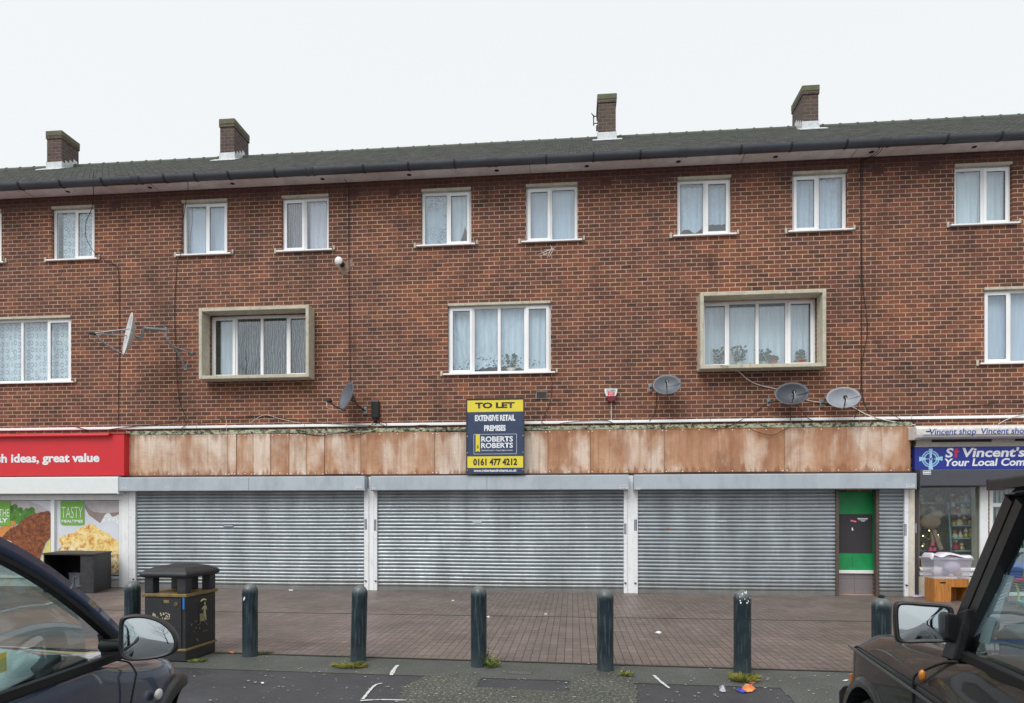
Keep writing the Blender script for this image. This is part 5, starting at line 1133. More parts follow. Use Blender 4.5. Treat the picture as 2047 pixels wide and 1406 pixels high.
GA, GB = G(-1500, kl(-1500)), G(3600, kl(3600))
kx = lambda x: GA.y + (GB.y - GA.y) * (x - GA.x) / (GB.x - GA.x)
def sheet(pts, z, name, mat, label=None):
    o = MB().poly([(p[0], p[1], z) for p in pts]).build(name, mat); o.location.z = z
    for v_ in o.data.vertices: v_.co.z = 0
    for v_ in o.data.vertices: v_.co.x += o.location.x; v_.co.y += o.location.y
    o.location = (0, 0, z); return tag(o, label, kind='structure')
sheet([(-350, -350), (350, -350), (350, 350), (-350, 350)], -.012, 'ground', ASP2, 'wide tarmac ground')
sheet([(-40, -60), (40, -60), (40, kx(40) - .55), (-40, kx(-40) - .55)], -.008, 'road', ASP, 'dark tarmac of the parking area')
sheet([(-40, kx(-40) - .75), (40, kx(40) - .75), (40, kx(40)), (-40, kx(-40))], -.004, 'gutter_strip', ASP2, 'worn mossy strip along the edge of the paving')
PVT, pn, pb, pcc, ps, pv = brick_mat('block_paving', [(106, 94, 89), (120, 106, 100), (113, 100, 95), (128, 112, 105), (116, 103, 98), (124, 109, 103)], (66, 58, 53), bw=.2, bh=.098, ms=.0095, dirt=.3, flip=True, rough=.55, off=.0)
pcc = mixc(pn, 1.0, pcc, ramp(pn, noise(pn, pv, .8, 5, .7, .5), [(.34, BW(.74)), (.66, BW(1.12))]), 'MULTIPLY'); gm = ramp(pn, noise(pn, pv, 1.2, 6, .65), [(.45, BW(0)), (.75, BW(.45))]); pc2 = mixc(pn, gm, pcc, lin((92, 92, 80)))
spk = ramp(pn, noise(pn, pv, 22, 3, .85), [(.69, BW(0)), (.73, BW(.65))]); pc2 = mixc(pn, spk, pc2, lin((176, 166, 158)))
pc2 = mixc(pn, ramp(pn, noise(pn, pv, 55, 2, .8), [(.62, BW(0)), (.7, BW(.5))]), pc2, lin((136, 122, 116)))
pn.links.new(pc2, pb.inputs['Base Color']); pn.links.new(ramp(pn, noise(pn, pv, .9, 4), [(.35, BW(.38)), (.65, BW(.6))]), pb.inputs['Roughness'])
sheet([(-40, kx(-40)), (40, kx(40)), (40, 2), (-40, 2)], 0, 'pavement', PVT, 'brown block paving in front of the shops')
sheet([(-40, kx(-40) - .02), (40, kx(40) - .02), (40, kx(40) + .03), (-40, kx(-40) + .03)], .004, 'edging_strip', M('edge_stone', (62, 62, 54), .8, var=.2), 'thin dark edging line of the paving')
dy0 = G(1020, 1232).y; sheet([(-40, dy0 - .012), (40, dy0 - .012), (40, dy0 + .012), (-40, dy0 + .012)], .004, 'drain_line', M('drain_dark', (48, 44, 42), .7), 'thin dark drainage line across the paving')
# coarse patches and painted marks
def gp(pts, z, name, mat, label, jag=.0):
    q = []
    for i, (u, v) in enumerate(pts):
        a = G(u, v); q.append(a)
        if jag:
            b = G(*pts[(i + 1) % len(pts)])
            for k in range(1, 9): c = a.lerp(b, k / 9); q.append(c + Vector((random.uniform(-jag, jag), random.uniform(-jag, jag), 0)))
    o = MB().poly([(p.x, p.y, z) for p in q]).build(name, mat); return tag(o, label, kind='structure')
gp([(800, 1398), (800, 1372), (850, 1352), (905, 1346), (952, 1342), (968, 1352), (952, 1373), (1137, 1382), (1141, 1346), (1190, 1340), (1255, 1345), (1268, 1360), (1276, 1382), (1275, 1420), (1280, 1480), (780, 1480)], -.003, 'coarse_patch', AGG, 'rough patch of exposed pale aggregate in the tarmac', .025)
gp([(1545, 1354), (1700, 1352), (1750, 1360), (1760, 1480), (1690, 1480), (1590, 1406)], -.003, 'worn_patch', ASP2, 'worn grey tarmac patch beside the dark car', .02)
PW = M('road_paint_white', (206, 208, 206), .7, var=.06, c2=(90, 90, 92), amt=.7, lo=.5, hi=.62, scale=12)
def stroke(pts, wd, label, z=.0015):
    p = spl([G(u, v) for u, v in pts], 5); l_, r_ = [], []
    for i, a in enumerate(p):
        d = (p[min(i + 1, len(p) - 1)] - p[max(i - 1, 0)]).normalized(); nn = Vector((-d.y, d.x, 0)) * wd * random.uniform(.35, .6); l_.append(a + nn); r_.append(a - nn)
    rows = [[Vector((q.x, q.y, z)) for q in l_], [Vector((q.x, q.y, z)) for q in r_]]
    tag(MB().grid(rows).build('road_marking', PW), label, kind='structure')
stroke([(763, 1366), (750, 1370), (738, 1382), (725, 1398)], .03, 'curved white paint stroke, part of an L shape'); stroke([(720, 1401), (760, 1399), (812, 1400)], .03, 'straight white paint stroke at the foot of the L shape')
stroke([(795, 1330), (788, 1338), (782, 1350)], .04, 'short white paint dash near the paving edge'); stroke([(1307, 1350), (1320, 1362), (1338, 1376)], .03, 'slanting white paint stroke right of the patch')
c = G(1040, 1345); gr = thing('drain_cover', c, 'small slotted metal drain cover set in the tarmac', 'drain cover')
mb = MB().box(c.x - .13, c.x + .13, c.y - .06, c.y + .06, -.006, -.001); mb.build('cover_frame', M('cover_iron', (92, 92, 90), .5, metal=.5), gr)
mb = MB()
for k in range(11): mb.box(c.x - .11 + k * .021, c.x - .101 + k * .021, c.y - .045, c.y + .045, -.0009, .003)
mb.build('bars', M('bar_iron', (130, 130, 126), .5, metal=.4), gr)

# ---------------------------------------------------------------- bollards
m, n, b = newmat('bollard_paint'); v = coords(n, rand=True); vs = coords(n, (1, 1, .08), rand=True)
t = nd(n, 'ShaderNodeTexCoord'); s = nd(n, 'ShaderNodeSeparateXYZ'); n.links.new(t.outputs['Generated'], s.inputs[0])
cc = ramp(n, noise(n, v, 6, 5), [(.3, lin((26, 40, 46))), (.7, lin((42, 58, 64)))])
st_ = ramp(n, noise(n, vs, 42, 3, .6), [(.54, BW(0)), (.64, BW(.45))]); cc = mixc(n, st_, cc, lin((92, 106, 112)))
tp = ramp(n, math_(n, 'ADD', s.outputs[2], math_(n, 'MULTIPLY', noise(n, v, 12, 4), .06)), [(.93, BW(0)), (1.0, BW(.7))]); cc = mixc(n, tp, cc, lin((112, 118, 116)))
rb = ramp(n, noise(n, v, 18, 5, .8), [(.66, BW(0)), (.74, BW(.7))]); cc = mixc(n, rb, cc, lin((104, 80, 66)))
bt_ = ramp(n, math_(n, 'ADD', s.outputs[2], math_(n, 'MULTIPLY', noise(n, v, 9, 4), .12)), [(.05, BW(.6)), (.3, BW(0))]); cc = mixc(n, bt_, cc, lin((66, 76, 76)))
n.links.new(cc, b.inputs['Base Color']); b.inputs['Roughness'].default_value = .38; bump(n, b, noise(n, v, 60, 3), .2, .003)
BOLM = m
BR_ = .088
prof = [(BR_, -.02), (BR_, .74), (BR_ * 1.02, .745), (BR_ * 1.02, .77)]
for k in range(1, 9): a = k / 8 * math.pi / 2; prof.append((max(.002, BR_ * 1.02 * math.cos(a)), .77 + .10 * math.sin(a)))
bol = [((265, 1308), 1165, 'bollard half hidden behind the litter bin and the car mirror'), ((500, 1311), 1170, 'bollard with a pale chip near its top, just right of the litter bin'), ((716, 1321), 1173, 'slightly leaning bollard with rusty top and a mossy tuft at its foot'), ((957, 1331), 1175, 'bollard with a green weed at its foot, below the letting board'),
       ((1210, 1339), 1181, 'bollard with pale scratches, in front of the white pillar between the middle and right shutters'), ((1484, 1349), 1183, 'bollard with white splatter over its dome and grass at its foot'), ((1762, 1352), 1198, 'bollard with a small knob on top beside the dark car')]
proto = None
for i, ((u, v), vt, lab) in enumerate(bol):
    g = G(u, v); h = (vt - HOR); depth = (g - CAM).dot(FW); zt_ = CAMH - (vt - HOR) * depth / FPX
    if proto is None:
        proto = MB().lathe(prof, (0, 0, 0), 32).build('bollard', BOLM, smooth=50); proto.location = (0, 0, 0)
        for v_ in proto.data.vertices: v_.co.z -= .02
        o = proto
    else: o = proto.copy(); col.objects.link(o)
    o.location = (g.x, g.y, 0); s_ = 1.05 if i == 6 else 1; o.scale = (s_ , s_, zt_ / .85); tag(o, lab, 'bollard', 'dark bollards along the edge of the paving')
    if i == 2: o.rotation_euler = (0, R(1.4), 0)
    if i == 6:
        kb = MB().lathe([(.026, -.02), (.026, .02), (.034, .022), (.034, .04), (.02, .045)], (g.x, g.y, zt_ - .0), 14).build('knob', BLACKP, o, smooth=40, local=True)
        kb.parent = o
        for v_ in kb.data.vertices: v_.co.x = (v_.co.x - g.x); v_.co.y = (v_.co.y - g.y); v_.co.z = (v_.co.z) / (zt_ / .85)
    if i in (1, 5):
        mb = MB(); rr = random.Random(3)
        for k in range(1 if i == 1 else 22):
            a = -math.pi / 2 + (rr.uniform(-1, 1) if i == 5 else -.3); zz = .70 if i == 1 else rr.uniform(.74, .86); r0 = BR_ * 1.03 if zz < .77 else BR_ * 1.02 * math.cos(math.asin(min(.98, (zz - .77) / .1))) + .003
            p = Vector((r0 * math.cos(a), r0 * math.sin(a), zz)); tt = Vector((-math.sin(a), math.cos(a), 0)); w_ = .012 if i == 1 else rr.uniform(.002, .006); h_ = .025 if i == 1 else rr.uniform(.003, .013)
            out = Vector((math.cos(a), math.sin(a), .3)) * .002
            mb.poly([p + out + tt * w_ * math.cos(q) + Vector((-.3 * math.cos(a), -.3 * math.sin(a), .9 if i == 5 else 1)) * h_ * math.sin(q) for q in [j * .785 for j in range(8)]])
        mb.build('splatter', STW, o, local=True, fixn=False)

# ---------------------------------------------------------------- litter bin
bc0, bcR = G(371, 1324), G(431, 1303)
ry = (bcR - bc0); ry.z = 0; bd = ry.length; ry.normalize(); rxx = Vector((ry.y, -ry.x, 0)) * -1  # leftwards
bwid = .52
ctr = bc0 + ry * bd / 2 + rxx * bwid / 2
lbn = thing('litter_bin', (ctr.x, ctr.y, 0), 'black square litter bin with a domed lid and gold bands', 'litter bin')
BINM = M('bin_black', (40, 41, 44), .5, var=.15, scale=5, c2=(84, 84, 84), amt=.3, lo=.55, hi=.75, bmp=.25, bs=120)
GOLD = M('bin_gold', (132, 112, 70), .5, var=.2, metal=.2, c2=(70, 62, 48), amt=.6)
z0 = Vector((0, 0, 0))
def bb_(a0, a1, b0, b1, z0_, z1_, nm_, mat, par=lbn, bev=.008):  # a: along rxx from centre, b: along ry
    p = [ctr + rxx * a + ry * b + Vector((0, 0, z0_)) for a, b in ((a0, b0), (a1, b0), (a1, b1), (a0, b1))]
    return MB().prism(p, (0, 0, z1_ - z0_)).build(nm_, mat, par, bev=bev)
hw, hd = bwid / 2, bd / 2
bb_(-hw, hw, -hd, hd, .0, .735, 'bin_body', BINM, bev=.012)
bb_(-hw - .02, hw + .02, -hd - .02, hd + .02, .736, .775, 'gold_band', GOLD); bb_(-hw - .012, hw + .012, -hd - .012, hd + .012, .12, .15, 'gold_band', GOLD)
for a in (-1, 1):
    for b_ in (-1, 1): bb_(a * (hw - .0), a * (hw - .11), b_ * hd, b_ * (hd - .11), .776, .965, 'lid_post', BINM)
bb_(-.06, .06, hd - .09, hd - .04, .776, .965, 'lid_post', BINM)
rows = []
for (k, z) in ((1.06, .955), (1.14, .975), (1.15, 1.0), (1.1, 1.02), (.8, 1.065), (.3, 1.095), (.03, 1.1)):
    rows.append([ctr + rxx * a * hw * k + ry * b_ * hd * k + Vector((0, 0, z)) for a, b_ in ((-1, -1), (1, -1), (1, 1), (-1, 1), (-1, -1))])
ld_ = MB().grid(rows).poly(rows[0][:4]).build('lid', BINM, lbn, bev=.015)
mb = MB()
for (a, b_, r_) in ((-.08, -.1, .4), (-.12, -.14, .2), (.02, .0, 1.2)):
    c_ = ctr + rxx * a + ry * b_ + Vector((0, 0, 1.092 - .1 * (abs(a) + abs(b_)))); mb.obox(c_, Vector((math.cos(r_), math.sin(r_), 0)) * .035, Vector((-math.sin(r_), math.cos(r_), 0)) * .008, (0, 0, .006))
o = mb.build('food_scraps', M('chip_yellow', (196, 150, 84), .7)); tag(o, 'few dropped chips lying on the lid of the litter bin', 'food scraps')
# door on the street face, lock plate, worn notice, litter-man sign on the right face
nf = -ry
def fpoly(cx, cz, w_, h_, off, nm_, mat, face='f', par=lbn, d=.006):
    if face == 'f': c_ = ctr - ry * (hd + off) + rxx * (-cx); a = rxx * (w_ / 2); nn = -ry
    else: c_ = ctr - rxx * (hw + off) + ry * cx; a = ry * (w_ / 2); nn = -rxx
    p = [c_ + a * i + Vector((0, 0, cz + h_ / 2 * j)) for i, j in ((-1, -1), (1, -1), (1, 1), (-1, 1))]
    return MB().prism(p, nn * d).build(nm_, mat, par, bev=.002)
fpoly(-.015, .44, .46, .56, .0005, 'door_panel', BINM, d=.012); fpoly(.03, .685, .07, .035, .013, 'lock_plate', GOLD, d=.004)
fpoly(-.02, .685, .008, .02, .018, 'keyhole', DARK)
c_ = ctr - ry * (hd + .0135) - rxx * .15 + Vector((0, 0, .66)); QM = (rxx * 1).to_track_quat('X', 'Z')
MB().lathe([(.024, 0), (.024, .006), (.012, .006), (.012, .002)], c_, 16, M=(-ry).to_track_quat('Z', 'Y').to_matrix()).build('lock', GOLD, lbn, smooth=40)
MB().box(ctr.x + .215, ctr.x + .235, ctr.y - hd - .03, ctr.y - hd - .014, .6, .735).build('bin_bag', M('bag_blue', (40, 110, 180), .5), lbn)
mb = MB(); rr = random.Random(8)
for k in range(60):
    a, z = rr.uniform(-.12, .1), rr.choice((.545, .52, .49, .44, .4)) + rr.uniform(-.012, .012); c_ = ctr - ry * (hd + .0145) - rxx * (-.03 + a) + Vector((0, 0, z)); mb.obox(c_, rxx * rr.uniform(.004, .012), ry * .0008, Vector((0, 0, rr.uniform(.003, .009))))
mb.build('worn_notice', M('worn_gold', (190, 182, 150), .6), lbn)
sgp = fpoly(.03, .5, .16, .26, .0005, 'sign_plate', BLACKP, 's', d=.004)
def side_pt(x, z, off=.006): return ctr - rxx * (hw + off) + ry * (.03 + x) + Vector((0, 0, z))
GW = M('worn_gold_paint', (176, 168, 130), .6); mb = MB()
mb.prism([side_pt(x, z) for x, z in ((.0, .42), (.018, .42), (.024, .49), (.045, .42), (.062, .42), (.045, .52), (.045, .57), (.07, .54), (.074, .55), (.05, .6), (.0, .59), (-.03, .565), (-.026, .553), (.008, .566), (.008, .5))], -rxx * .002)
hc = side_pt(.03, .622); mb.prism([hc + ry * .016 * math.cos(a) + Vector((0, 0, .018 * math.sin(a))) for a in [k * .52 for k in range(12)]], -rxx * .002)
for k in range(4): mb.prism([side_pt(-.06 + k * .014, .42), side_pt(-.054 + k * .014, .42), side_pt(-.052 + k * .014, .5), side_pt(-.058 + k * .014, .5)], -rxx * .002)
mb.prism([side_pt(-.066, .5), side_pt(-.004, .5), side_pt(-.004, .508), side_pt(-.066, .508)], -rxx * .002)
mb.build('litter_man', GW, sgp)
mb = MB(); mb.prism([side_pt(x, z) for x, z in ((-.05, .65), (.0, .665), (.06, .655), (.055, .67), (.0, .685), (-.045, .67))], -rxx * .003); mb.build('yellow_splash', M('splash_yellow', (206, 206, 130), .6), lbn)
mb = MB()
for k in range(16): c_ = side_pt(rr.uniform(-.22, .1), rr.uniform(.2, .45)); mb.obox(c_, ry * rr.uniform(.002, .006), rxx * .001, Vector((0, 0, rr.uniform(.002, .006))))
mb.build('flecks', GW, lbn)

# ---------------------------------------------------------------- weeds and litter
GR1 = M('weed_green', (92, 112, 44), .7, var=.3); GR2 = M('weed_yellow', (150, 146, 70), .7, var=.3); MOS = M('moss_brown', (92, 62, 38), .9, var=.3)
def weed(u, v, w_, h_, n_, label, yl=.5, leaf=False, moss=0):
    g = G(u, v); t = thing('weed_tuft', g, label, 'weed', 'weeds growing at the bollard feet'); rr = random.Random(int(u))
    for q, (mt, cnt) in enumerate(((GR1, int(n_ * (1 - yl))), (GR2, int(n_ * yl)))):
        mb = MB()
        for k in range(max(cnt, 3)):
            a = rr.random() * 6.28; r_ = w_ * rr.random() ** .6; p = g + Vector((r_ * .5 * math.cos(a), r_ * .35 * math.sin(a), 0)); hh = h_ * rr.uniform(.4, 1); d = Vector((math.cos(a) * r_ * .8, math.sin(a) * r_ * .6, hh)); e = Vector((-math.sin(a), math.cos(a), 0)) * (.004 if not leaf else .012)
            if leaf:
                for j in range(3):
                    b0 = p + d * (.4 + .3 * j); dd = Vector((rr.uniform(-1, 1), rr.uniform(-1, 1), rr.uniform(0, .6))).normalized() * .03; mb.poly([b0, b0 + dd * .5 + e, b0 + dd, b0 + dd * .5 - e])
                mb.tube([p, p + d], .0025, 3)
            else: mb.poly([p - e, p + e, p + d * .6 + e * .7 + Vector((0, 0, hh * .1)), p + d * 1.0 - Vector((0, 0, hh * .25)), p + d * .6 - e * .7 + Vector((0, 0, hh * .1))])
        mb.build('blades', mt, t, fixn=False)
    if moss:
        mb = MB()
        for k in range(70): a = rr.random() * 6.28; r_ = w_ * rr.random() ** .5; mb.sphere(g + Vector((r_ * math.cos(a), r_ * .35 * math.sin(a), .004)), rr.uniform(.006, .014), 5, 4)
        mb.build('moss_clump', MOS, t)
weed(700, 1333, .2, .05, 170, 'flat mossy yellow-green tuft at the foot of the leaning bollard', .6, moss=1)
weed(978, 1333, .12, .1, 60, 'bright leafy weed right of the bollard below the letting board', .4, True)
weed(968, 1320, .05, .14, 16, 'thin upright weed sprig against the bollard below the letting board', .2, True)
weed(1487, 1362, .15, .1, 220, 'grass tuft at the foot of the splattered bollard', .6); weed(1253, 1351, .07, .04, 30, 'tiny weed in the tarmac right of the scratched bollard', .4, True); weed(530, 1306, .1, .03, 60, 'low weed by the foot of the chipped bollard', .5); weed(395, 1322, .12, .03, 90, 'low moss growth at the foot of the litter bin', .3)
ORA = M('packet_orange', (226, 112, 54), .35, c2=(236, 190, 120), amt=.8); BLP = M('packet_blue', (42, 58, 160), .35, c2=(200, 206, 230), amt=.4)
def scrap(pts, z, name, mat, label, cat, par=None):
    q = [G(u, v) for u, v in pts]; c_ = sum(q, Vector()) / len(q); vs = [Vector((p.x, p.y, .002 + random.uniform(0, .006))) for p in q]
    mb = MB(); n_ = len(vs); mb.add(vs + [Vector((c_.x, c_.y, z))], [(i, (i + 1) % n_, n_) for i in range(n_)])
    o = mb.build(name, mat, par, solid=.003)
    if label: tag(o, label, cat)
    return o
cp = thing('crisp_packet', G(1490, 1380), 'crumpled orange and blue crisp packet on the tarmac', 'crisp packet')
scrap([(1482, 1382), (1484, 1374), (1494, 1370), (1503, 1371), (1511, 1378), (1504, 1383), (1492, 1385)], .05, 'orange_half', ORA, None, None, cp); scrap([(1472, 1379), (1476, 1377), (1487, 1380), (1494, 1385), (1482, 1385), (1474, 1382)], .025, 'blue_half', BLP, None, None, cp)
scrap([(1438, 1382), (1438, 1373), (1449, 1373), (1451, 1380), (1451, 1384), (1444, 1384)], .05, 'plastic_cup', CLR, 'crushed clear plastic cup lying left of the crisp packet', 'cup')
scrap([(1487, 1370), (1492, 1368), (1506, 1370), (1500, 1372)], .012, 'paper_scrap', M('grey_paper', (160, 160, 160), .7), 'grey paper scrap right behind the crisp packet', 'litter')
scrap([(1496, 1363), (1506, 1362), (1512, 1366), (1504, 1368), (1497, 1366)], .02, 'leaf', M('leaf_rust', (150, 84, 62), .8), 'rust-coloured dead leaf beside the grass tuft', 'leaf')
scrap([(1459, 1356), (1464, 1353), (1471, 1353), (1469, 1356), (1463, 1358)], .02, 'paper_scrap', STW, 'small white scrap left of the grass tuft', 'litter')
scrap([(1309, 1265), (1316, 1262), (1323, 1264), (1319, 1267)], .02, 'paper_scrap', STW, 'white paper scrap on the paving left of the splattered bollard', 'litter')
scrap([(1087, 1228), (1093, 1227), (1094, 1229), (1088, 1229)], .01, 'paper_scrap', STW, 'white strip of paper on the paving below the middle shutter', 'litter')
scrap([(973, 1233), (979, 1231), (978, 1235), (974, 1235)], .015, 'paper_scrap', STW, 'white scrap right of the bollard below the letting board', 'litter')
scrap([(577, 1179), (585, 1179), (586, 1181), (578, 1181)], .008, 'paper_scrap', STW, 'white scrap at the foot of the first shutter', 'litter')
scrap([(903, 1200), (908, 1200), (908, 1201.5), (903, 1201.5)], .006, 'paper_scrap', STW, 'white scrap on the paving left of the bollard below the letting board', 'litter')
scrap([(521, 1365), (527, 1364), (528, 1367), (523, 1367)], .01, 'paper_scrap', STW, 'largest white scrap on the dark tarmac right of the purple car', 'litter')
scrap([(1684, 1361), (1689, 1360), (1696, 1360), (1693, 1362)], .01, 'paper_scrap', STW, 'white scrap on the tarmac beside the dark car', 'litter')
scrap([(455, 1304), (462, 1302), (470, 1303), (466, 1307)], .02, 'leaf', M('leaf_orange', (190, 120, 84), .8), 'orange leaf by the paving edge left of the chipped bollard', 'leaf')
mb = MB(); rr = random.Random(21)
for k in range(520):
    u = rr.uniform(380, 1720); v = rr.uniform(1190, 1404) if rr.random() < .6 else rr.uniform(1335, 1404)
    g = G(u, v); s_ = rr.uniform(.003, .009) * (1 + rr.random()); a = rr.random() * 6.28; mb.cur = rr.choice((0, 0, 0, 1)); mb.poly([(g.x + s_ * rr.uniform(.6, 1.3) * math.cos(a + q), g.y + s_ * rr.uniform(.6, 1.3) * math.sin(a + q), .0045) for q in (0, 1.3, 2.4, 3.7, 5)])
tag(mb.build('litter_flecks', [M('fleck_pale', (172, 168, 160), .7, var=.2), M('fleck_tan', (150, 124, 88), .7)]), 'tiny pale chips, gum spots and leaf bits scattered over the paving and tarmac', 'litter', kind='stuff')
# ---------------------------------------------------------------- parked cars
def car_frame(name, X, Z, ang, side, label):
    """origin on the ground under the front wheel arch, on the flank that faces the camera; x ahead, y towards the camera side"""
    o = C3(X, Z, 0); fwd = FW * math.cos(ang) + RT * math.sin(ang); out = (RT * math.cos(ang) - FW * math.sin(ang)) * side
    t = thing(name, o, label, 'car')
    t.matrix_world = Matrix(((fwd.x, (-out * -1).x, 0, o.x), (fwd.y, (-out * -1).y, 0, o.y), (0, 0, 1, 0), (0, 0, 0, 1)))
    return t, o, fwd, out
class Car:
    def __init__(s, name, X, Z, ang, side, label):
        o = C3(X, Z, 0); s.o = o; s.f = FW * math.cos(ang) + RT * math.sin(ang); s.w = (RT * math.cos(ang) - FW * math.sin(ang)) * side
        s.t = thing(name, o, label, 'car')
    def p(s, a, b, z): return s.o + s.f * a + s.w * b + Vector((0, 0, z))   # a ahead, b outward from the near flank, z up
    def pts(s, l): return [s.p(*q) for q in l]
def carpaint(name, c, c2, flake=.3, rough=.25):
    m, n, b = newmat(name); v = coords(n); cc = ramp(n, noise(n, v, 3, 3), [(.3, lin(c)), (.7, lin(c2))])
    dr = ramp(n, noise(n, v, 55, 4, .7), [(.66, BW(0)), (.72, BW(.35))]); cc = mixc(n, dr, cc, lin((170, 170, 168)))
    n.links.new(cc, b.inputs['Base Color']); b.inputs['Metallic'].default_value = flake; b.inputs['Roughness'].default_value = rough
    b.inputs['Coat Weight'].default_value = 1.0; b.inputs['Coat Roughness'].default_value = .02
    return m
def loft(car, stations, name, mat, par, sub=2, near_w=0, width=1.74):
    """stations: list of (a, [(inset, z), ...]) from sill to centre line; mirrored to the far flank"""
    rows = []
    for a, prof in stations:
        near = [car.p(a, -i, z) for i, z in prof]; far = [car.p(a, -(width - i), z) for i, z in prof][::-1]
        rows.append(near + far)
    mb = MB(); n_ = len(rows[0]); mb.add([p for r_ in rows for p in r_], [(i * n_ + j, i * n_ + (j + 1) % n_, (i + 1) * n_ + (j + 1) % n_, (i + 1) * n_ + j) for i in range(len(rows) - 1) for j in range(n_)])
    mb.f.append(list(range(n_))[::-1]); mb.mi.append(0); mb.f.append([(len(rows) - 1) * n_ + i for i in range(n_)]); mb.mi.append(0)
    return mb.build(name, mat, par, smooth='all', sub=sub)
def cutarch(body, car, spots, r, width=1.74):
    """round wheel openings cut through the body shell"""
    off = Vector((0, 0, 0))
    for a, z in spots:
        bm = bmesh.new(); ring_ = []
        for bb2 in (.3, -(width + .3)):
            ring_.append([bm.verts.new(car.p(a + r * math.cos(k * math.pi / 20), bb2, z + r * math.sin(k * math.pi / 20))) for k in range(40)])
        for k in range(40): bm.faces.new((ring_[0][k], ring_[0][(k + 1) % 40], ring_[1][(k + 1) % 40], ring_[1][k]))
        bm.faces.new(ring_[0][::-1]); bm.faces.new(ring_[1]); bmesh.ops.recalc_face_normals(bm, faces=bm.faces[:])
        me = bpy.data.meshes.new('cut'); bm.to_mesh(me); bm.free(); co = bpy.data.objects.new('cut', me); col.objects.link(co)
        md = body.modifiers.new('cut', 'BOOLEAN'); md.operation = 'DIFFERENCE'; md.solver = 'EXACT'; md.object = co
    bpy.context.view_layer.update(); dg = bpy.context.evaluated_depsgraph_get(); me = bpy.data.meshes.new_from_object(body.evaluated_get(dg))
    cuts = [m_.object for m_ in body.modifiers if m_.type == 'BOOLEAN']; body.modifiers.clear(); body.data = me
    for c_ in cuts: bpy.data.objects.remove(c_)
def wheel(car, a, b, r, w_, par):
    c_ = car.p(a, b, r); Mx = Matrix((car.f, Vector((0, 0, 1)), car.w)).transposed()
    wh = MB().lathe([(r * .62, -w_ / 2), (r * .95, -w_ / 2), (r, -w_ * .35), (r, w_ * .35), (r * .95, w_ / 2), (r * .64, w_ / 2), (r * .62, w_ * .4)], c_, 36, M=Mx).build('wheel', BLACKM, par, smooth=40)
    mb = MB().lathe([(r * .63, w_ * .42), (r * .58, w_ * .3), (r * .2, w_ * .34), (r * .12, w_ * .45), (.01, w_ * .45)], c_, 30, M=Mx)
    for k in range(7):
        an = k * 2 * math.pi / 7; d = car.f * math.cos(an) + Vector((0, 0, 1)) * math.sin(an); mb.obox(c_ + d * r * .38 + car.w * w_ * .38, d * r * .22, car.w * .01, d.cross(car.w) * .03)
    mb.build('rim', GALV, wh, smooth=40)
def strip(car, pts, wd, th, name, mat, par, bev=.003, nrm=None):
    """flat bar following points, width vector across each point"""
    rows = []
    p = [Vector(q) for q in pts]
    for i, a in enumerate(p):
        d = (p[min(i + 1, len(p) - 1)] - p[max(i - 1, 0)]).normalized(); n_ = (nrm if nrm is not None else car.w); s_ = d.cross(n_).normalized(); w_ = wd[i] if isinstance(wd, list) else wd
        rows.append([a + s_ * w_ / 2 + n_ * th / 2, a - s_ * w_ / 2 + n_ * th / 2, a - s_ * w_ / 2 - n_ * th / 2, a + s_ * w_ / 2 - n_ * th / 2, a + s_ * w_ / 2 + n_ * th / 2])
    mb = MB().grid(rows); mb.poly(rows[0][:4]); mb.poly(rows[-1][:4]); return mb.build(name, mat, par, smooth=50, bev=bev)
CG = glass_mat('car_glass', .15, (.78, .92, .90)); CG2 = glass_mat('car_glass_tinted', .15, (.78, .90, .90))
m, n, b = newmat('mirror_silver'); b.inputs['Base Color'].default_value = (.50, .55, .57, 1); b.inputs['Metallic'].default_value = 1; b.inputs['Roughness'].default_value = .03; MIR = m
SEATM = M('seat_cloth', (60, 62, 66), .9, var=.2); SEATG = M('seat_grey', (120, 124, 124), .9, var=.1); SEATB = M('seat_beige', (130, 126, 106), .9, var=.1)
LAMPW = M('lamp_clear', (210, 208, 204), .15, var=.05, coat=1); AMB = M('lamp_amber', (214, 126, 30), .2, var=.05, coat=1); LAMPR = M('lamp_red', (150, 20, 24), .2, coat=1)

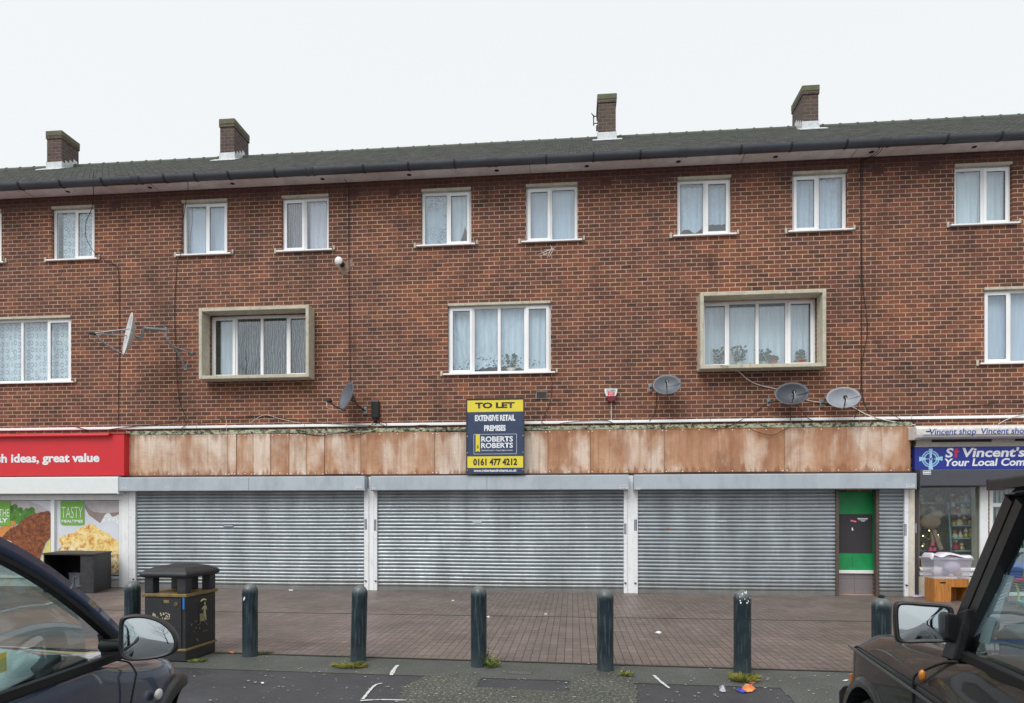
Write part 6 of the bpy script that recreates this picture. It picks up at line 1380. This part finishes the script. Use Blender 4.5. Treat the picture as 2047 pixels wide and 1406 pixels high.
# ---- purple-grey hatchback on the left: its offside faces the camera
A = Car('parked_hatchback', -1.62, 3.21, -R(5.7), 1, 'dark purple-grey hatchback parked at the left edge, seen along its side')
PUR = carpaint('paint_purple_grey', (50, 64, 92), (60, 74, 102), .4, .3)
W_ = 1.74; zb_ = 1.13
def sec(sill, side, sh, top, c, i1=.0, i2=.05, i3=.14):  # heights of sill, mid, shoulder, top edge, centre
    return [(.10 + i1, sill), (.02 + i1, sill + .06), (-.0 + i1, side), (.0 + i1, side + .12), (i1 + .025, sh), (i1 + i2, sh + .035), (i1 + i3, top), (W_ / 2, c)]
ST = [(.74, sec(.36, .5, .66, .72, .74, .62, .12, .2)), (.70, sec(.3, .5, .7, .80, .82, .5, .12, .2)), (.58, sec(.28, .5, .74, .85, .89, .36, .1, .2)), (.40, sec(.28, .55, .82, .92, .96, .21, .07, .17)), (.18, sec(.28, .6, .90, .99, 1.03, .075, .05, .15)), (-.05, sec(.28, .62, .945, 1.035, 1.08, .0, .05, .15)),
      (-.35, sec(.26, .64, .99, 1.09, 1.15, .0, .05, .15)), (-.62, sec(.25, .64, 1.05, 1.13, 1.2, .0, .045, .12)), (-.72, sec(.25, .64, 1.08, 1.135, 1.1, .0, .04, .08)), (-.82, sec(.25, .64, 1.085, 1.14, .82, .0, .04, .08)), (-1.4, sec(.25, .64, 1.11, 1.165, .80, .0, .04, .08)), (-2.2, sec(.25, .64, 1.14, 1.195, .8, .0, .04, .08)), (-2.8, sec(.3, .64, 1.15, 1.21, 1.18, .03, .05, .12)), (-3.12, sec(.34, .6, 1.05, 1.16, 1.17, .14, .1, .2)), (-3.2, sec(.4, .6, .9, 1.0, 1.02, .24, .12, .2))]
body = loft(A, ST, 'body', PUR, A.t, 2, width=W_)
cutarch(body, A, ((0, .42), (-2.52, .42)), .44)
for a in (0, -2.52):
    for b in (-.2, -(W_ - .2)): wheel(A, a, b, .38, .2, A.t)
# arch trims and liners
def arch_trim(car, a0, r, z, mat, par, w_=.055, b=.012, t0=-8, t1=188, width=W_, far=True, ins=lambda a: 0.0):
    for s_, bb2 in ((1, b), (-1, -(width + b))) if far else ((1, b),):
        mb = MB(); rows = []
        for k in range(29):
            an = R(t0 + (t1 - t0) * k / 28); d = (math.cos(an), math.sin(an)); rows.append([car.p(a0 + (r + e) * d[0], bb2 - s_ * (i + ins(a0 + r * d[0])), z + (r + e) * d[1]) for e, i in ((-.012, .0), (w_ * .7, .0), (w_, .018), (w_, .05), (-.012, .09), (-.012, 0))])
        mb.grid(rows).build('arch_trim', mat, par, smooth=60)
arch_trim(A, 0, .44, .42, BLACKP, A.t, .04, ins=lambda a: max(0, a) ** 1.4 * .78); arch_trim(A, -2.52, .44, .42, BLACKP, A.t, .04)
for a in (0, -2.52):
    for s_, bb2 in ((1, -.30), (-1, -(W_ - .30))):
        mb = MB(); rows = []
        for k in range(21):
            an = math.pi * k / 20; ix = (max(0, a + .45 * math.cos(an)) ** 1.4 * .78 + .02) * s_; rows.append([A.p(a + .445 * math.cos(an), q, .42 + .445 * math.sin(an)) for q in ((-.03 if s_ > 0 else -(W_ - .03)) - ix, bb2 - ix)])
        mb.grid(rows); mb.poly([r_[1] for r_ in rows]); mb.build('wheel_liner', BLACKM, A.t)
# greenhouse: side glass edge points (a, inset, z)
apil = [(-.50, .03, 1.13), (-.60, .04, 1.215), (-.80, .07, 1.375), (-1.0, .105, 1.512), (-1.2, .14, 1.615), (-1.42, .175, 1.69), (-1.7, .20, 1.735), (-2.1, .215, 1.76), (-2.5, .22, 1.73), (-2.85, .21, 1.62), (-3.0, .16, 1.42), (-3.08, .12, 1.2)]
rf = spl([A.p(a, -i, z) for a, i, z in apil], 4)
def far(car, p, width): # mirror through the car's middle plane
    d = (p - car.o).dot(car.w); return p - car.w * (2 * (d + width / 2))
stw = [.085] * len(rf)
for side_ in (0, 1):
    pp = [far(A, q, W_) for q in rf] if side_ else rf
    strip(A, pp, .05, .05, 'roof_rail', PUR, A.t, .018, nrm=(A.w * (1 if not side_ else -1) + Vector((0, 0, .45))).normalized())
    inn = [q - Vector((0, 0, .03)) - A.f * .018 + A.w * (.012 if not side_ else -.012) for q in pp][2:-6]
    strip(A, inn, .02, .03, 'window_seal', BLACKM, A.t, .004, nrm=A.w)
# roof panel and windscreen, rear glass
n0 = 22
roofpts = rf[n0:38]; rows = []
for q in roofpts:
    f_ = far(A, q, W_); rows.append([q.lerp(f_, k / 10) + Vector((0, 0, .055 * math.sin(math.pi * k / 10))) for k in range(11)])
MB().grid(rows).build('roof', PUR, A.t, smooth='all', solid=.02)
def glasspane(rows, name, mat, par): return MB().grid(rows).build(name, mat, par, smooth='all', fixn=False)
rows = []
for q in rf[3:n0 + 1]:
    f_ = far(A, q, W_); rows.append([q.lerp(f_, k / 10) + (A.f * .05 + Vector((0, 0, .015))) * math.sin(math.pi * k / 10) for k in range(11)])
glasspane(rows, 'windscreen', CG, A.t)
rows = []
for q in rf[38:]:
    f_ = far(A, q, W_); rows.append([q.lerp(f_, k / 10) - A.f * .06 * math.sin(math.pi * k / 10) for k in range(11)])
glasspane(rows, 'rear_window', CG, A.t)
def sideglass(car, edge, belt, width, name='side_window', mat=None, both=True):
    for s_ in ((0, 1) if both else (0,)):
        rows = [[(far(car, q, width) if s_ else q) for q in edge], [(far(car, q, width) if s_ else q) for q in belt]]
        rows2 = [[rows[0][i].lerp(rows[1][i], k / 4) + car.w * (.018 if not s_ else -.018) * math.sin(math.pi * k / 4) for i in range(len(edge))] for k in range(5)]
        glasspane(rows2, name, mat or CG, car.t)
edge = [q - Vector((0, 0, .03)) - A.f * .015 for q in rf[8:]]
belt = [A.p((q - A.o).dot(A.f), -.035, 1.125 - .04 * ((q - A.o).dot(A.f) + .6)) for q in edge]
sideglass(A, edge, belt, W_)
bl = [A.p(a, -.012, 1.128 - .04 * (a + .6)) for a in [-.56 - .1 * k for k in range(25)]]
strip(A, bl, .03, .03, 'window_seal', BLACKM, A.t, .004); strip(A, [far(A, q, W_) for q in bl], .03, .03, 'window_seal', BLACKM, A.t, .004)
MB().prism(A.pts([(-.57, -.015, 1.14), (-.70, -.015, 1.13), (-.675, -.045, 1.23)]), -A.w * .02).build('mirror_triangle', BLACKM, A.t, bev=.004)
for s_ in (0, 1):
    bpt = [A.p(-1.62, -.03, 1.17), A.p(-1.66, -.12, 1.45), A.p(-1.70, -.19, 1.72)]
    if s_: bpt = [far(A, q, W_) for q in bpt]
    strip(A, bpt, .09, .02, 'door_pillar', BLACKM, A.t, .004)
# shut lines and repeater
def groove(car, pts, name, par, r=.004): MB().tube(spl(pts, 5), r, 5).build(name, BLACKM, par)
groove(A, A.pts([(-.50, .004, 1.03), (-.56, .006, .9), (-.60, .003, .75), (-.60, .002, .5), (-.62, 0, .35)]), 'shut_line', A.t); groove(A, A.pts([(-.56, -.05, 1.1), (-.48, -.035, 1.07), (-.50, .003, 1.03)]), 'shut_line', A.t)
groove(A, A.pts([(.42, -.2, .96), (.1, -.14, 1.03), (-.2, -.125, 1.08), (-.45, -.1, 1.125)]), 'bonnet_line', A.t, .003)
c_ = A.p(-.295, .005, .885); MB().sphere(c_, .028, 14, 8).build('side_repeater', LAMPW, A.t, smooth=60)
for v_ in bpy.data.objects['side_repeater'].data.vertices:
    q = v_.co - (c_ - A.t.location); v_.co = (c_ - A.t.location) + A.f * q.dot(A.f) * 1.25 + A.w * q.dot(A.w) * .5 + Vector((0, 0, q.z * .9))
# dirt of a bird dropping on the waist
# door handle
MB().tube(spl(A.pts([(-1.45, .0, .98), (-1.42, .04, .985), (-1.3, .04, .985), (-1.27, 0, .98)]), 4), .014, 8).build('door_handle', PUR, A.t, smooth=60)
# lamps
for s_ in (0, 1):
    q = A.p(.50, -.38, .74); q = far(A, q, W_) if s_ else q; MB().sphere(q, .12, 14, 9).build('headlight', LAMPW, A.t, smooth=60)
    q = A.p(-3.12, -.2, 1.0); q = far(A, q, W_) if s_ else q; MB().sphere(q, .12, 12, 8).build('tail_light', LAMPR, A.t, smooth=60)
MB().prism(A.pts([(.78, -.5, .42), (.78, -1.24, .42), (.76, -1.24, .53), (.76, -.5, .53)]), A.f * .012).build('number_plate', M('plate_white', (220, 220, 216), .5), A.t)
# mirror: pear-shaped, glass towards the camera
def mirror(car, center, fwd_tilt, outline, depth, par, housing_mat, glassz=.0, arm=None, inset=.86, side=1):
    n_ = (-car.f + car.w * fwd_tilt + Vector((0, 0, .085))).normalized(); ax = Vector((0, 0, 1)).cross(n_).normalized() * -1
    if ax.dot(car.w) < 0: ax = -ax
    up_ = n_.cross(ax); up_ = -up_ if up_.z < 0 else up_; P_ = lambda x, z, d: center + ax * x + up_ * z + n_ * d
    o2 = [(q.x, q.y) for q in blob([Vector((x, z, 0)) for x, z in outline], 5)]; cx_ = sum(q[0] for q in o2) / len(o2); cz_ = sum(q[1] for q in o2) / len(o2)
    def ring2(k, d): return [P_(cx_ + (x - cx_) * k, cz_ + (z - cz_) * k, d) for x, z in o2 + o2[:1]]
    rows = [ring2(inset + .0, -.008), ring2(inset + .02, .006), ring2(.96, .008), ring2(1.0, 0), ring2(1.01, -depth * .3), ring2(.93, -depth * .7), ring2(.62, -depth * .95), ring2(.1, -depth)]
    h_ = MB().grid(rows).build('wing_mirror', housing_mat, par, smooth='all')
    MB().grid([ring2((inset + .01) * k, -.004 + .0055 * (1 - k * k)) for k in (1, .85, .7, .55, .4, .25, .1, .01)]).build('mirror_glass', MIR, h_, smooth='all')
    return h_, P_
mc_ = A.p(-.80, .185, 1.235)
# outline in (outward, up): flat inner edge, pointed outer end
mo = [(-.118, .02), (-.112, .072), (-.07, .084), (-.01, .078), (.05, .055), (.095, .015), (.112, -.03), (.1, -.062), (.05, -.08), (-.03, -.086), (-.09, -.08), (-.114, -.055)]
mo = [(x * .86, z) for x, z in mo]
hm, P_ = mirror(A, mc_, .22, mo, .12, A.t, BLACKP)
MB().tube([A.p(-.72, -.02, 1.19), A.p(-.74, .05, 1.195), A.p(-.78, .12, 1.2)], .024, 10).build('mirror_arm', BLACKP, A.t, smooth=60)
hm2, _ = mirror(A, far(A, mc_, W_), -.22, [(-x, z) for x, z in mo], .12, A.t, BLACKP)
# interior
MB().prism(A.pts([(-.62, -.1, .7), (-.62, -W_ + .1, .7), (-.62, -W_ + .1, 1.14), (-.62, -.1, 1.14)]), -A.f * .25).build('dashboard', BLACKP, A.t, bev=.04)
MB().prism(A.pts([(-.80, -.12, 1.135), (-.80, -.32, 1.135), (-.93, -.32, 1.11), (-.93, -.12, 1.11)]), Vector((0, 0, .045))).build('air_vent', SEATM, A.t, bev=.01)
def seat(car, a, b, base, par, mat, w_=.5, hz=.55, mat2=None):
    s_ = MB().prism(car.pts([(a, b - w_ / 2, base), (a, b + w_ / 2, base), (a - .5, b + w_ / 2, base), (a - .5, b - w_ / 2, base)]), Vector((0, 0, .16))).build('seat', mat, par, bev=.05)
    MB().prism(car.pts([(a - .42, b - w_ / 2, base + .1), (a - .42, b + w_ / 2, base + .1), (a - .56, b + w_ / 2, base + .1), (a - .56, b - w_ / 2, base + .1)]), Vector((0, 0, hz + .05)) - car.f * .16).build('seat_back', mat, s_, bev=.05)
    c0_ = car.p(a - .66, b, base + .1 + hz + .16); MB().obox(c0_, car.f * .05, car.w * .13, Vector((0, 0, .09))).build('headrest', mat2 or mat, s_, bev=.035)
for b in (-.45, -W_ + .45): seat(A, -1.25, b, .55, A.t, SEATM, hz=.5)
MB().prism(A.pts([(-2.2, -.15, .55), (-2.2, -W_ + .15, .55), (-2.7, -W_ + .15, .6), (-2.7, -.15, .6)]), Vector((0, 0, .6))).build('rear_bench', SEATM, A.t, bev=.06)
# steering wheel (offside) with its boss, and a light sheet over the dash seen through the glass
def swheel(car, c_, n_, r, par, mat):
    u_ = n_.cross(Vector((0, 0, 1))).normalized(); v_ = u_.cross(n_).normalized(); o = MB().tube([c_ + (u_ * math.cos(k * math.pi / 14) + v_ * math.sin(k * math.pi / 14)) * r for k in range(29)], .017, 8, False)
    for an in (.2, math.pi - .2, -math.pi / 2): o.tube([c_ - n_ * .02, c_ + (u_ * math.cos(an) + v_ * math.sin(an)) * r], .014, 6)
    o.build('steering_wheel', mat, par, smooth=60)
    MB().lathe([(.001, .02), (.07, .018), (.09, 0), (.08, -.03)], c_, 18, M=n_.to_track_quat('Z', 'Y').to_matrix()).build('horn_pad', mat, par, smooth=60)
swheel(A, A.p(-1.02, -.45, 1.06), (-A.f + Vector((0, 0, .45))).normalized(), .185, A.t, SEATM)
rows = []
for i in range(9):
    rows.append([A.p(-.74 - .4 * i / 8, -.14 - .3 * j / 6, 1.15 - .03 * i / 8 + .09 * math.sin(math.pi * i / 8) * math.sin(math.pi * j / 6) ** .7) for j in range(7)])
MB().grid(rows).build('dash_cover', M('cloth_pale_grey', (176, 184, 186), .8, var=.08), A.t, smooth='all', solid=.01)
# yellow permit on the inside of the glass
pp = A.p(-1.27, -.05, 1.245); pm = MB().obox(pp, A.f * .05, A.w * .001, Vector((0, 0, .03)) - A.f * .0).build('permit_card', M('permit_yellow', (206, 190, 84), .6), A.t)
for o_ in list(bpy.data.objects):
    pass

# ---- dark 4x4 on the right: its nearside faces the camera
B = Car('parked_off_roader', 1.75, 3.2, R(12.8), -1, 'dark grey-green off-roader with a square black door mirror, parked at the right edge')
DKG = carpaint('paint_dark_green_grey', (34, 39, 41), (42, 47, 49), 0.0, .35)
_b = DKG.node_tree.nodes['Principled BSDF']; _b.inputs['Coat Weight'].default_value = .55; _b.inputs['Coat IOR'].default_value = 1.38; _b.inputs['Specular IOR Level'].default_value = .25
WB = 1.8
def secb(sill, side, cr, sh, top, c, i1=0.0, k=.045):
    return [(.08 + i1, sill), (.0 + i1, sill + .06), (-.01 + i1, side), (.0 + i1, cr - .03), (.0 + i1, cr - .006), (.02 + i1, cr + .006), (i1 + k + .03, sh), (i1 + .11, sh + .03), (i1 + .24, top), (WB / 2, c)]
SB = [(.50, secb(.42, .6, .80, .86, .89, .9, .16)), (.47, secb(.42, .62, .86, .92, .95, .96, .08)), (.38, secb(.42, .64, .96, 1.0, 1.03, 1.04, .03)), (.24, secb(.42, .66, 1.005, 1.043, 1.063, 1.073, .006)), (.0, secb(.42, .68, 1.015, 1.070, 1.093, 1.103)), (-.4, secb(.42, .68, 1.02, 1.109, 1.135, 1.145)),
      (-.8, secb(.42, .68, 1.022, 1.149, 1.178, 1.188)), (-.92, secb(.42, .68, 1.022, 1.175, 1.215, 1.2)), (-1.02, secb(.42, .68, 1.022, 1.19, 1.225, .9)), (-1.1, secb(.42, .68, 1.022, 1.195, 1.225, .85)), (-2.0, secb(.42, .68, 1.022, 1.2, 1.23, .85)), (-3.2, secb(.42, .68, 1.022, 1.2, 1.23, .85)), (-3.6, secb(.44, .68, 1.02, 1.2, 1.23, 1.2)), (-3.7, secb(.5, .7, .98, 1.1, 1.14, 1.15, .05))]
bodyb = loft(B, SB, 'body', DKG, B.t, 2, width=WB)
cutarch(bodyb, B, ((0, .41), (-2.6, .41)), .43, WB)
for a in (0, -2.6):
    for b in (-.13, -(WB - .13)): wheel(B, a, b, .39, .22, B.t)
arch_trim(B, 0, .43, .41, DKG, B.t, .045, .014, width=WB); arch_trim(B, -2.6, .43, .41, DKG, B.t, .045, .014, width=WB)
for a in (0, -2.6):
    for s_, bb2 in ((1, -.32), (-1, -(WB - .32))):
        rows = []
        for k in range(21):
            an = math.pi * k / 20; rows.append([B.p(a + .44 * math.cos(an), q, .41 + .44 * math.sin(an)) for q in ((-.04 if s_ > 0 else -(WB - .04)), bb2)])
        MB().grid(rows).poly([r_[1] for r_ in rows]).build('wheel_liner', BLACKM, B.t)
# front bumper, amber lens, grille, headlamps
bm_ = [(.48, .01, .0), (.50, -.0, 0), (.54, -.05, 0), (.57, -.14, 0), (.59, -.5, 0), (.59, -WB + .5, 0), (.57, -WB + .14, 0), (.54, -WB + .05, 0), (.50, -WB - .0, 0), (.48, -WB - .01, 0)]
rows = []
for k, (a, b, _) in enumerate(bm_): rows.append([B.p(a - e * (1 if 2 < k < 7 else .2), b - (e if k < 3 else (-e if k > 6 else 0)), z) for e, z in ((.0, .48), (.0, .69), (.02, .72), (.09, .74), (.09, .46), (0, .48))])
MB().grid(rows).poly(rows[0][:5]).poly(rows[-1][:5]).build('front_bumper', BLACKP, B.t, bev=.01)
MB().prism(B.pts([(.42, -.055, .75), (.46, -.09, .75), (.46, -.09, .81), (.42, -.055, .81)]), B.w * .026).build('indicator', AMB, B.t, bev=.006)
for s_ in (0, 1):
    q = B.p(.47, -.22, .9); q = far(B, q, WB) if s_ else q; MB().obox(q, B.f * .045, B.w * .12, Vector((0, 0, .06))).build('headlight', LAMPW, B.t, bev=.01)
MB().obox(B.p(.47, -WB / 2, .88), B.f * .045, B.w * .5, Vector((0, 0, .08))).build('grille', BLACKP, B.t, bev=.01)
# clamshell shut line, crease trim and repeater
groove(B, B.pts([(-.83, -.16, 1.19), (-.80, -.085, 1.15), (-.72, -.06, 1.125), (-.63, -.02, 1.07), (-.60, .002, 1.03), (-.60, .004, .93)]), 'shut_line', B.t, .005)
groove(B, B.pts([(.38, -.04, .95), (.2, -.006, 1.002), (0, .0, 1.012), (-.5, .001, 1.018), (-.9, .001, 1.02), (-2, .001, 1.02)]), 'crease_trim', B.t, .004)
strip(B, B.pts([(a, .006, .985) for a in (.30, 0, -.4, -.8, -1.2, -2.2, -3.2)]), .012, .006, 'pinstripe', M('pinstripe', (120, 126, 130), .3, metal=.6), B.t, .001)
c_ = B.p(-.66, -.008, 1.06); rp_ = MB().sphere(c_, .017, 12, 8, (.8, .8, 1.35)).build('side_repeater', AMB, B.t, smooth=60)
c_ = B.p(-.72, .012, .90); MB().sphere(c_, .018, 12, 8, (.9, .9, 1.5)).build('side_marker', AMB, B.t, smooth=60)
# pillars, drip rails and glass
def plr(pts, wd, name, par=B.t, mat=BLACKP, th=.05, both=True, nrm=None):
    for s_ in ((0, 1) if both else (0,)):
        q = [far(B, B.p(*x), WB) if s_ else B.p(*x) for x in pts]; strip(B, q, wd, th, name, mat, par, .01, nrm=nrm)
TI = .085
plr([(-.90, -.02, 1.19), (-.955, -.03, 1.30), (-1.19, -TI, 1.745)], .055, 'front_pillar'); plr([(-.955, -.03, 1.19), (-1.02, -.035, 1.31), (-1.25, -TI, 1.735)], .05, 'door_frame')
plr([(-1.95, -.02, 1.2), (-1.98, -TI, 1.74)], .07, 'middle_pillar'); plr([(-2.75, -.02, 1.2), (-2.80, -TI, 1.74)], .08, 'rear_pillar'); plr([(-3.62, -.04, 1.2), (-3.58, -TI, 1.74)], .1, 'tail_pillar')
plr([(-1.10, -TI + .02, 1.79), (-2.0, -TI + .02, 1.81), (-3.6, -TI + .02, 1.79)], .035, 'drip_rail', th=.05)
rows = []
for a in (-1.14, -1.2, -1.6, -2.4, -3.2, -3.6):
    z = {-1.14: 1.762, -1.2: 1.79}.get(a, 1.81 if a > -3.5 else 1.78); q = B.p(a, -TI + .01, z - .015); f_ = far(B, q, WB); rows.append([q.lerp(f_, k / 12) + Vector((0, 0, .06 * math.sin(math.pi * k / 12) ** .6)) for k in range(13)])
MB().grid(rows).build('roof', DKG, B.t, smooth='all', solid=.025)
rows = []
for f in range(5):
    q = B.p(-.93 - .26 * f / 4, -.05 - (TI - .04) * f / 4, 1.2 + .56 * f / 4); f_ = far(B, q, WB); rows.append([q.lerp(f_, k / 10) + B.f * .05 * math.sin(math.pi * k / 10) for k in range(11)])
glasspane(rows, 'windscreen', CG2, B.t)
eb = B.pts([(-1.05, -.045, 1.30), (-1.26, -TI, 1.72), (-1.5, -TI, 1.735), (-1.93, -TI, 1.74)]); bl_ = B.pts([(-1.0, -.03, 1.225), (-1.26, -.03, 1.225), (-1.5, -.03, 1.225), (-1.93, -.03, 1.225)])
sideglass(B, eb, bl_, WB, mat=CG2)
for (a0, a1) in ((-2.02, -2.72), (-2.85, -3.55)): sideglass(B, B.pts([(a0, -TI, 1.74), (a1, -TI, 1.74)]), B.pts([(a0, -.03, 1.23), (a1, -.03, 1.23)]), WB, mat=CG2)
strip(B, B.pts([(a, -.012, 1.215) for a in (-.95, -1.4, -2, -2.8, -3.6)]), .03, .03, 'window_seal', BLACKM, B.t, .004)
q = B.pts([(-3.62, -.06, 1.22), (-3.60, -TI, 1.74)]); glasspane([[q[0].lerp(far(B, q[0], WB), k / 6) for k in range(7)], [q[1].lerp(far(B, q[1], WB), k / 6) for k in range(7)]], 'rear_window', CG2, B.t)
# mirror
mo2 = [(-.088, .0), (-.09, .045), (-.082, .066), (-.06, .072), (.0, .074), (.06, .076), (.084, .068), (.09, .04), (.088, -.03), (.082, -.062), (.06, -.07), (0, -.064), (-.06, -.058), (-.084, -.045)]
mcb = B.p(-.98, .10, 1.31)
hb, P2 = mirror(B, mcb, .16, [(x, z) for x, z in mo2], .09, B.t, BLACKP, inset=.84)
MB().prism(B.pts([(-.93, -.0, 1.19), (-1.03, -.0, 1.2), (-1.06, -.028, 1.38), (-1.0, -.028, 1.36)]), B.w * .03).build('mirror_base', BLACKP, B.t, bev=.006)
MB().prism(B.pts([(-.95, .0, 1.25), (-.95, .0, 1.35), (-.97, .05, 1.36), (-.97, .05, 1.27)]), -B.f * .06).build('mirror_arm', BLACKP, B.t, bev=.008)
hb2, _ = mirror(B, far(B, mcb, WB), -.16, [(-x, z) for x, z in mo2], .09, B.t, BLACKP, inset=.84)
# wiper, stickers, interior
MB().tube(B.pts([(-.94, -.35, 1.225), (-.99, -.6, 1.27), (-1.0, -1.0, 1.28)]), .008, 6).build('wiper', BLACKP, B.t)
STR = M('sticker_pale', (198, 206, 212), .5, var=.05); mb = MB()
for (a, z, w_, h_) in ((-1.08, 1.31, .035, .05), (-1.12, 1.385, .035, .06), (-1.16, 1.46, .03, .05)):
    c_ = B.p(a, -.05 - (z - 1.3) * .1, z); d = (B.f * -.26 + Vector((0, 0, .5))).normalized(); mb.obox(c_, B.f * w_, B.w * .001, d * h_)
mb.build('window_sticker', STR, B.t)
MB().prism(B.pts([(-.98, -.1, .8), (-.98, -WB + .1, .8), (-.98, -WB + .1, 1.2), (-.98, -.1, 1.2)]), -B.f * .22).build('dashboard', M('dash_green_grey', (84, 90, 80), .8, var=.1), B.t, bev=.04)
mb = MB()
for k in range(4): mb.prism(B.pts([(-1.03 - .035 * k, -.12, 1.203), (-1.03 - .035 * k, -.42, 1.203), (-1.045 - .035 * k, -.42, 1.203), (-1.045 - .035 * k, -.12, 1.203)]), Vector((0, 0, .006)))
mb.build('air_vent', BLACKM, B.t)
for b in (-.47, -WB + .47): seat(B, -1.5, b, .62, B.t, SEATB, .52, .55, SEATB)
MB().prism(B.pts([(-2.6, -.15, .62), (-2.6, -WB + .15, .62), (-3.0, -WB + .15, .66), (-3.0, -.15, .66)]), Vector((0, 0, .65))).build('rear_bench', SEATB, B.t, bev=.06)
swheel(B, B.p(-1.36, -WB + .47, 1.13), (-B.f + Vector((0, 0, .5))).normalized(), .19, B.t, BLACKP)
MB().prism(B.pts([(-1.6, -.5, .93), (-1.6, -.7, .93), (-1.9, -.7, .93), (-1.9, -.5, .93)]), Vector((0, 0, .2))).build('door_bin', SEATG, B.t, bev=.02)
MB().obox(B.p(-1.16, -WB / 2, 1.64), B.f * .01, B.w * .11, Vector((0, 0, .03))).build('interior_mirror', BLACKP, B.t, bev=.01)
# ---------------------------------------------------------------- bare trees across the street, mirrored in the windows
BARK = M('bare_bark', (58, 52, 46), .9, var=.2)
def bare_tree(x, y, h, seed, label):
    rr = random.Random(seed); t = thing('bare_tree', (x, y, 0), label, 'tree', 'bare winter trees across the street')
    trunk = MB(); limbs = MB()
    def grow(p, d, ln, r, lvl):
        pts = [p]; dd = d.copy(); n_ = 4 if lvl < 3 else 3
        for i in range(n_):
            dd = (dd + Vector((rr.uniform(-.22, .22), rr.uniform(-.22, .22), rr.uniform(-.05, .16)))).normalized(); pts.append(pts[-1] + dd * ln / n_)
        rs_ = [r * (1 - .5 * i / n_) for i in range(n_ + 1)]; (trunk if lvl == 0 else limbs).tube(pts, r, 7 if lvl < 2 else 3, False, rs_)
        if lvl >= 5: return
        for k in range(3 if lvl < 4 else 2):
            i = rr.randint(1 if lvl else 2, n_); a = rr.random() * 6.28; b = dd.orthogonal(); b.rotate(Matrix.Rotation(a, 3, dd)); nd_ = (dd + b * rr.uniform(.5, 1.0)).normalized()
            grow(pts[i], nd_, ln * rr.uniform(.6, .82), rs_[i] * .62, lvl + 1)
        grow(pts[-1], (dd + Vector((rr.uniform(-.3, .3), rr.uniform(-.3, .3), .1))).normalized(), ln * .78, rs_[-1] * .85, lvl + 1)
    grow(Vector((x, y, 0)), Vector((0, 0, 1)), h * .3, h * .017, 0)
    trunk.build('trunk', BARK, t, smooth='all', fixn=False); limbs.build('crown', BARK, t, smooth='all', fixn=False)
bare_tree(-24, -38, 19, 3, 'tall bare tree across the street, reflected in the left concrete-framed window')
bare_tree(-13.5, -26, 20, 9, 'tall bare tree across the street, reflected in the upper window above the flue')
bare_tree(-7, -25, 18, 5, 'bare tree across the street, reflected in the upper window left of centre')
bare_tree(14, -46, 17, 11, 'bare tree across the street, reflected in the right-hand windows')
bare_tree(2, -60, 15, 21, 'bare tree far across the street behind the parked cars, reflected in the car mirror')
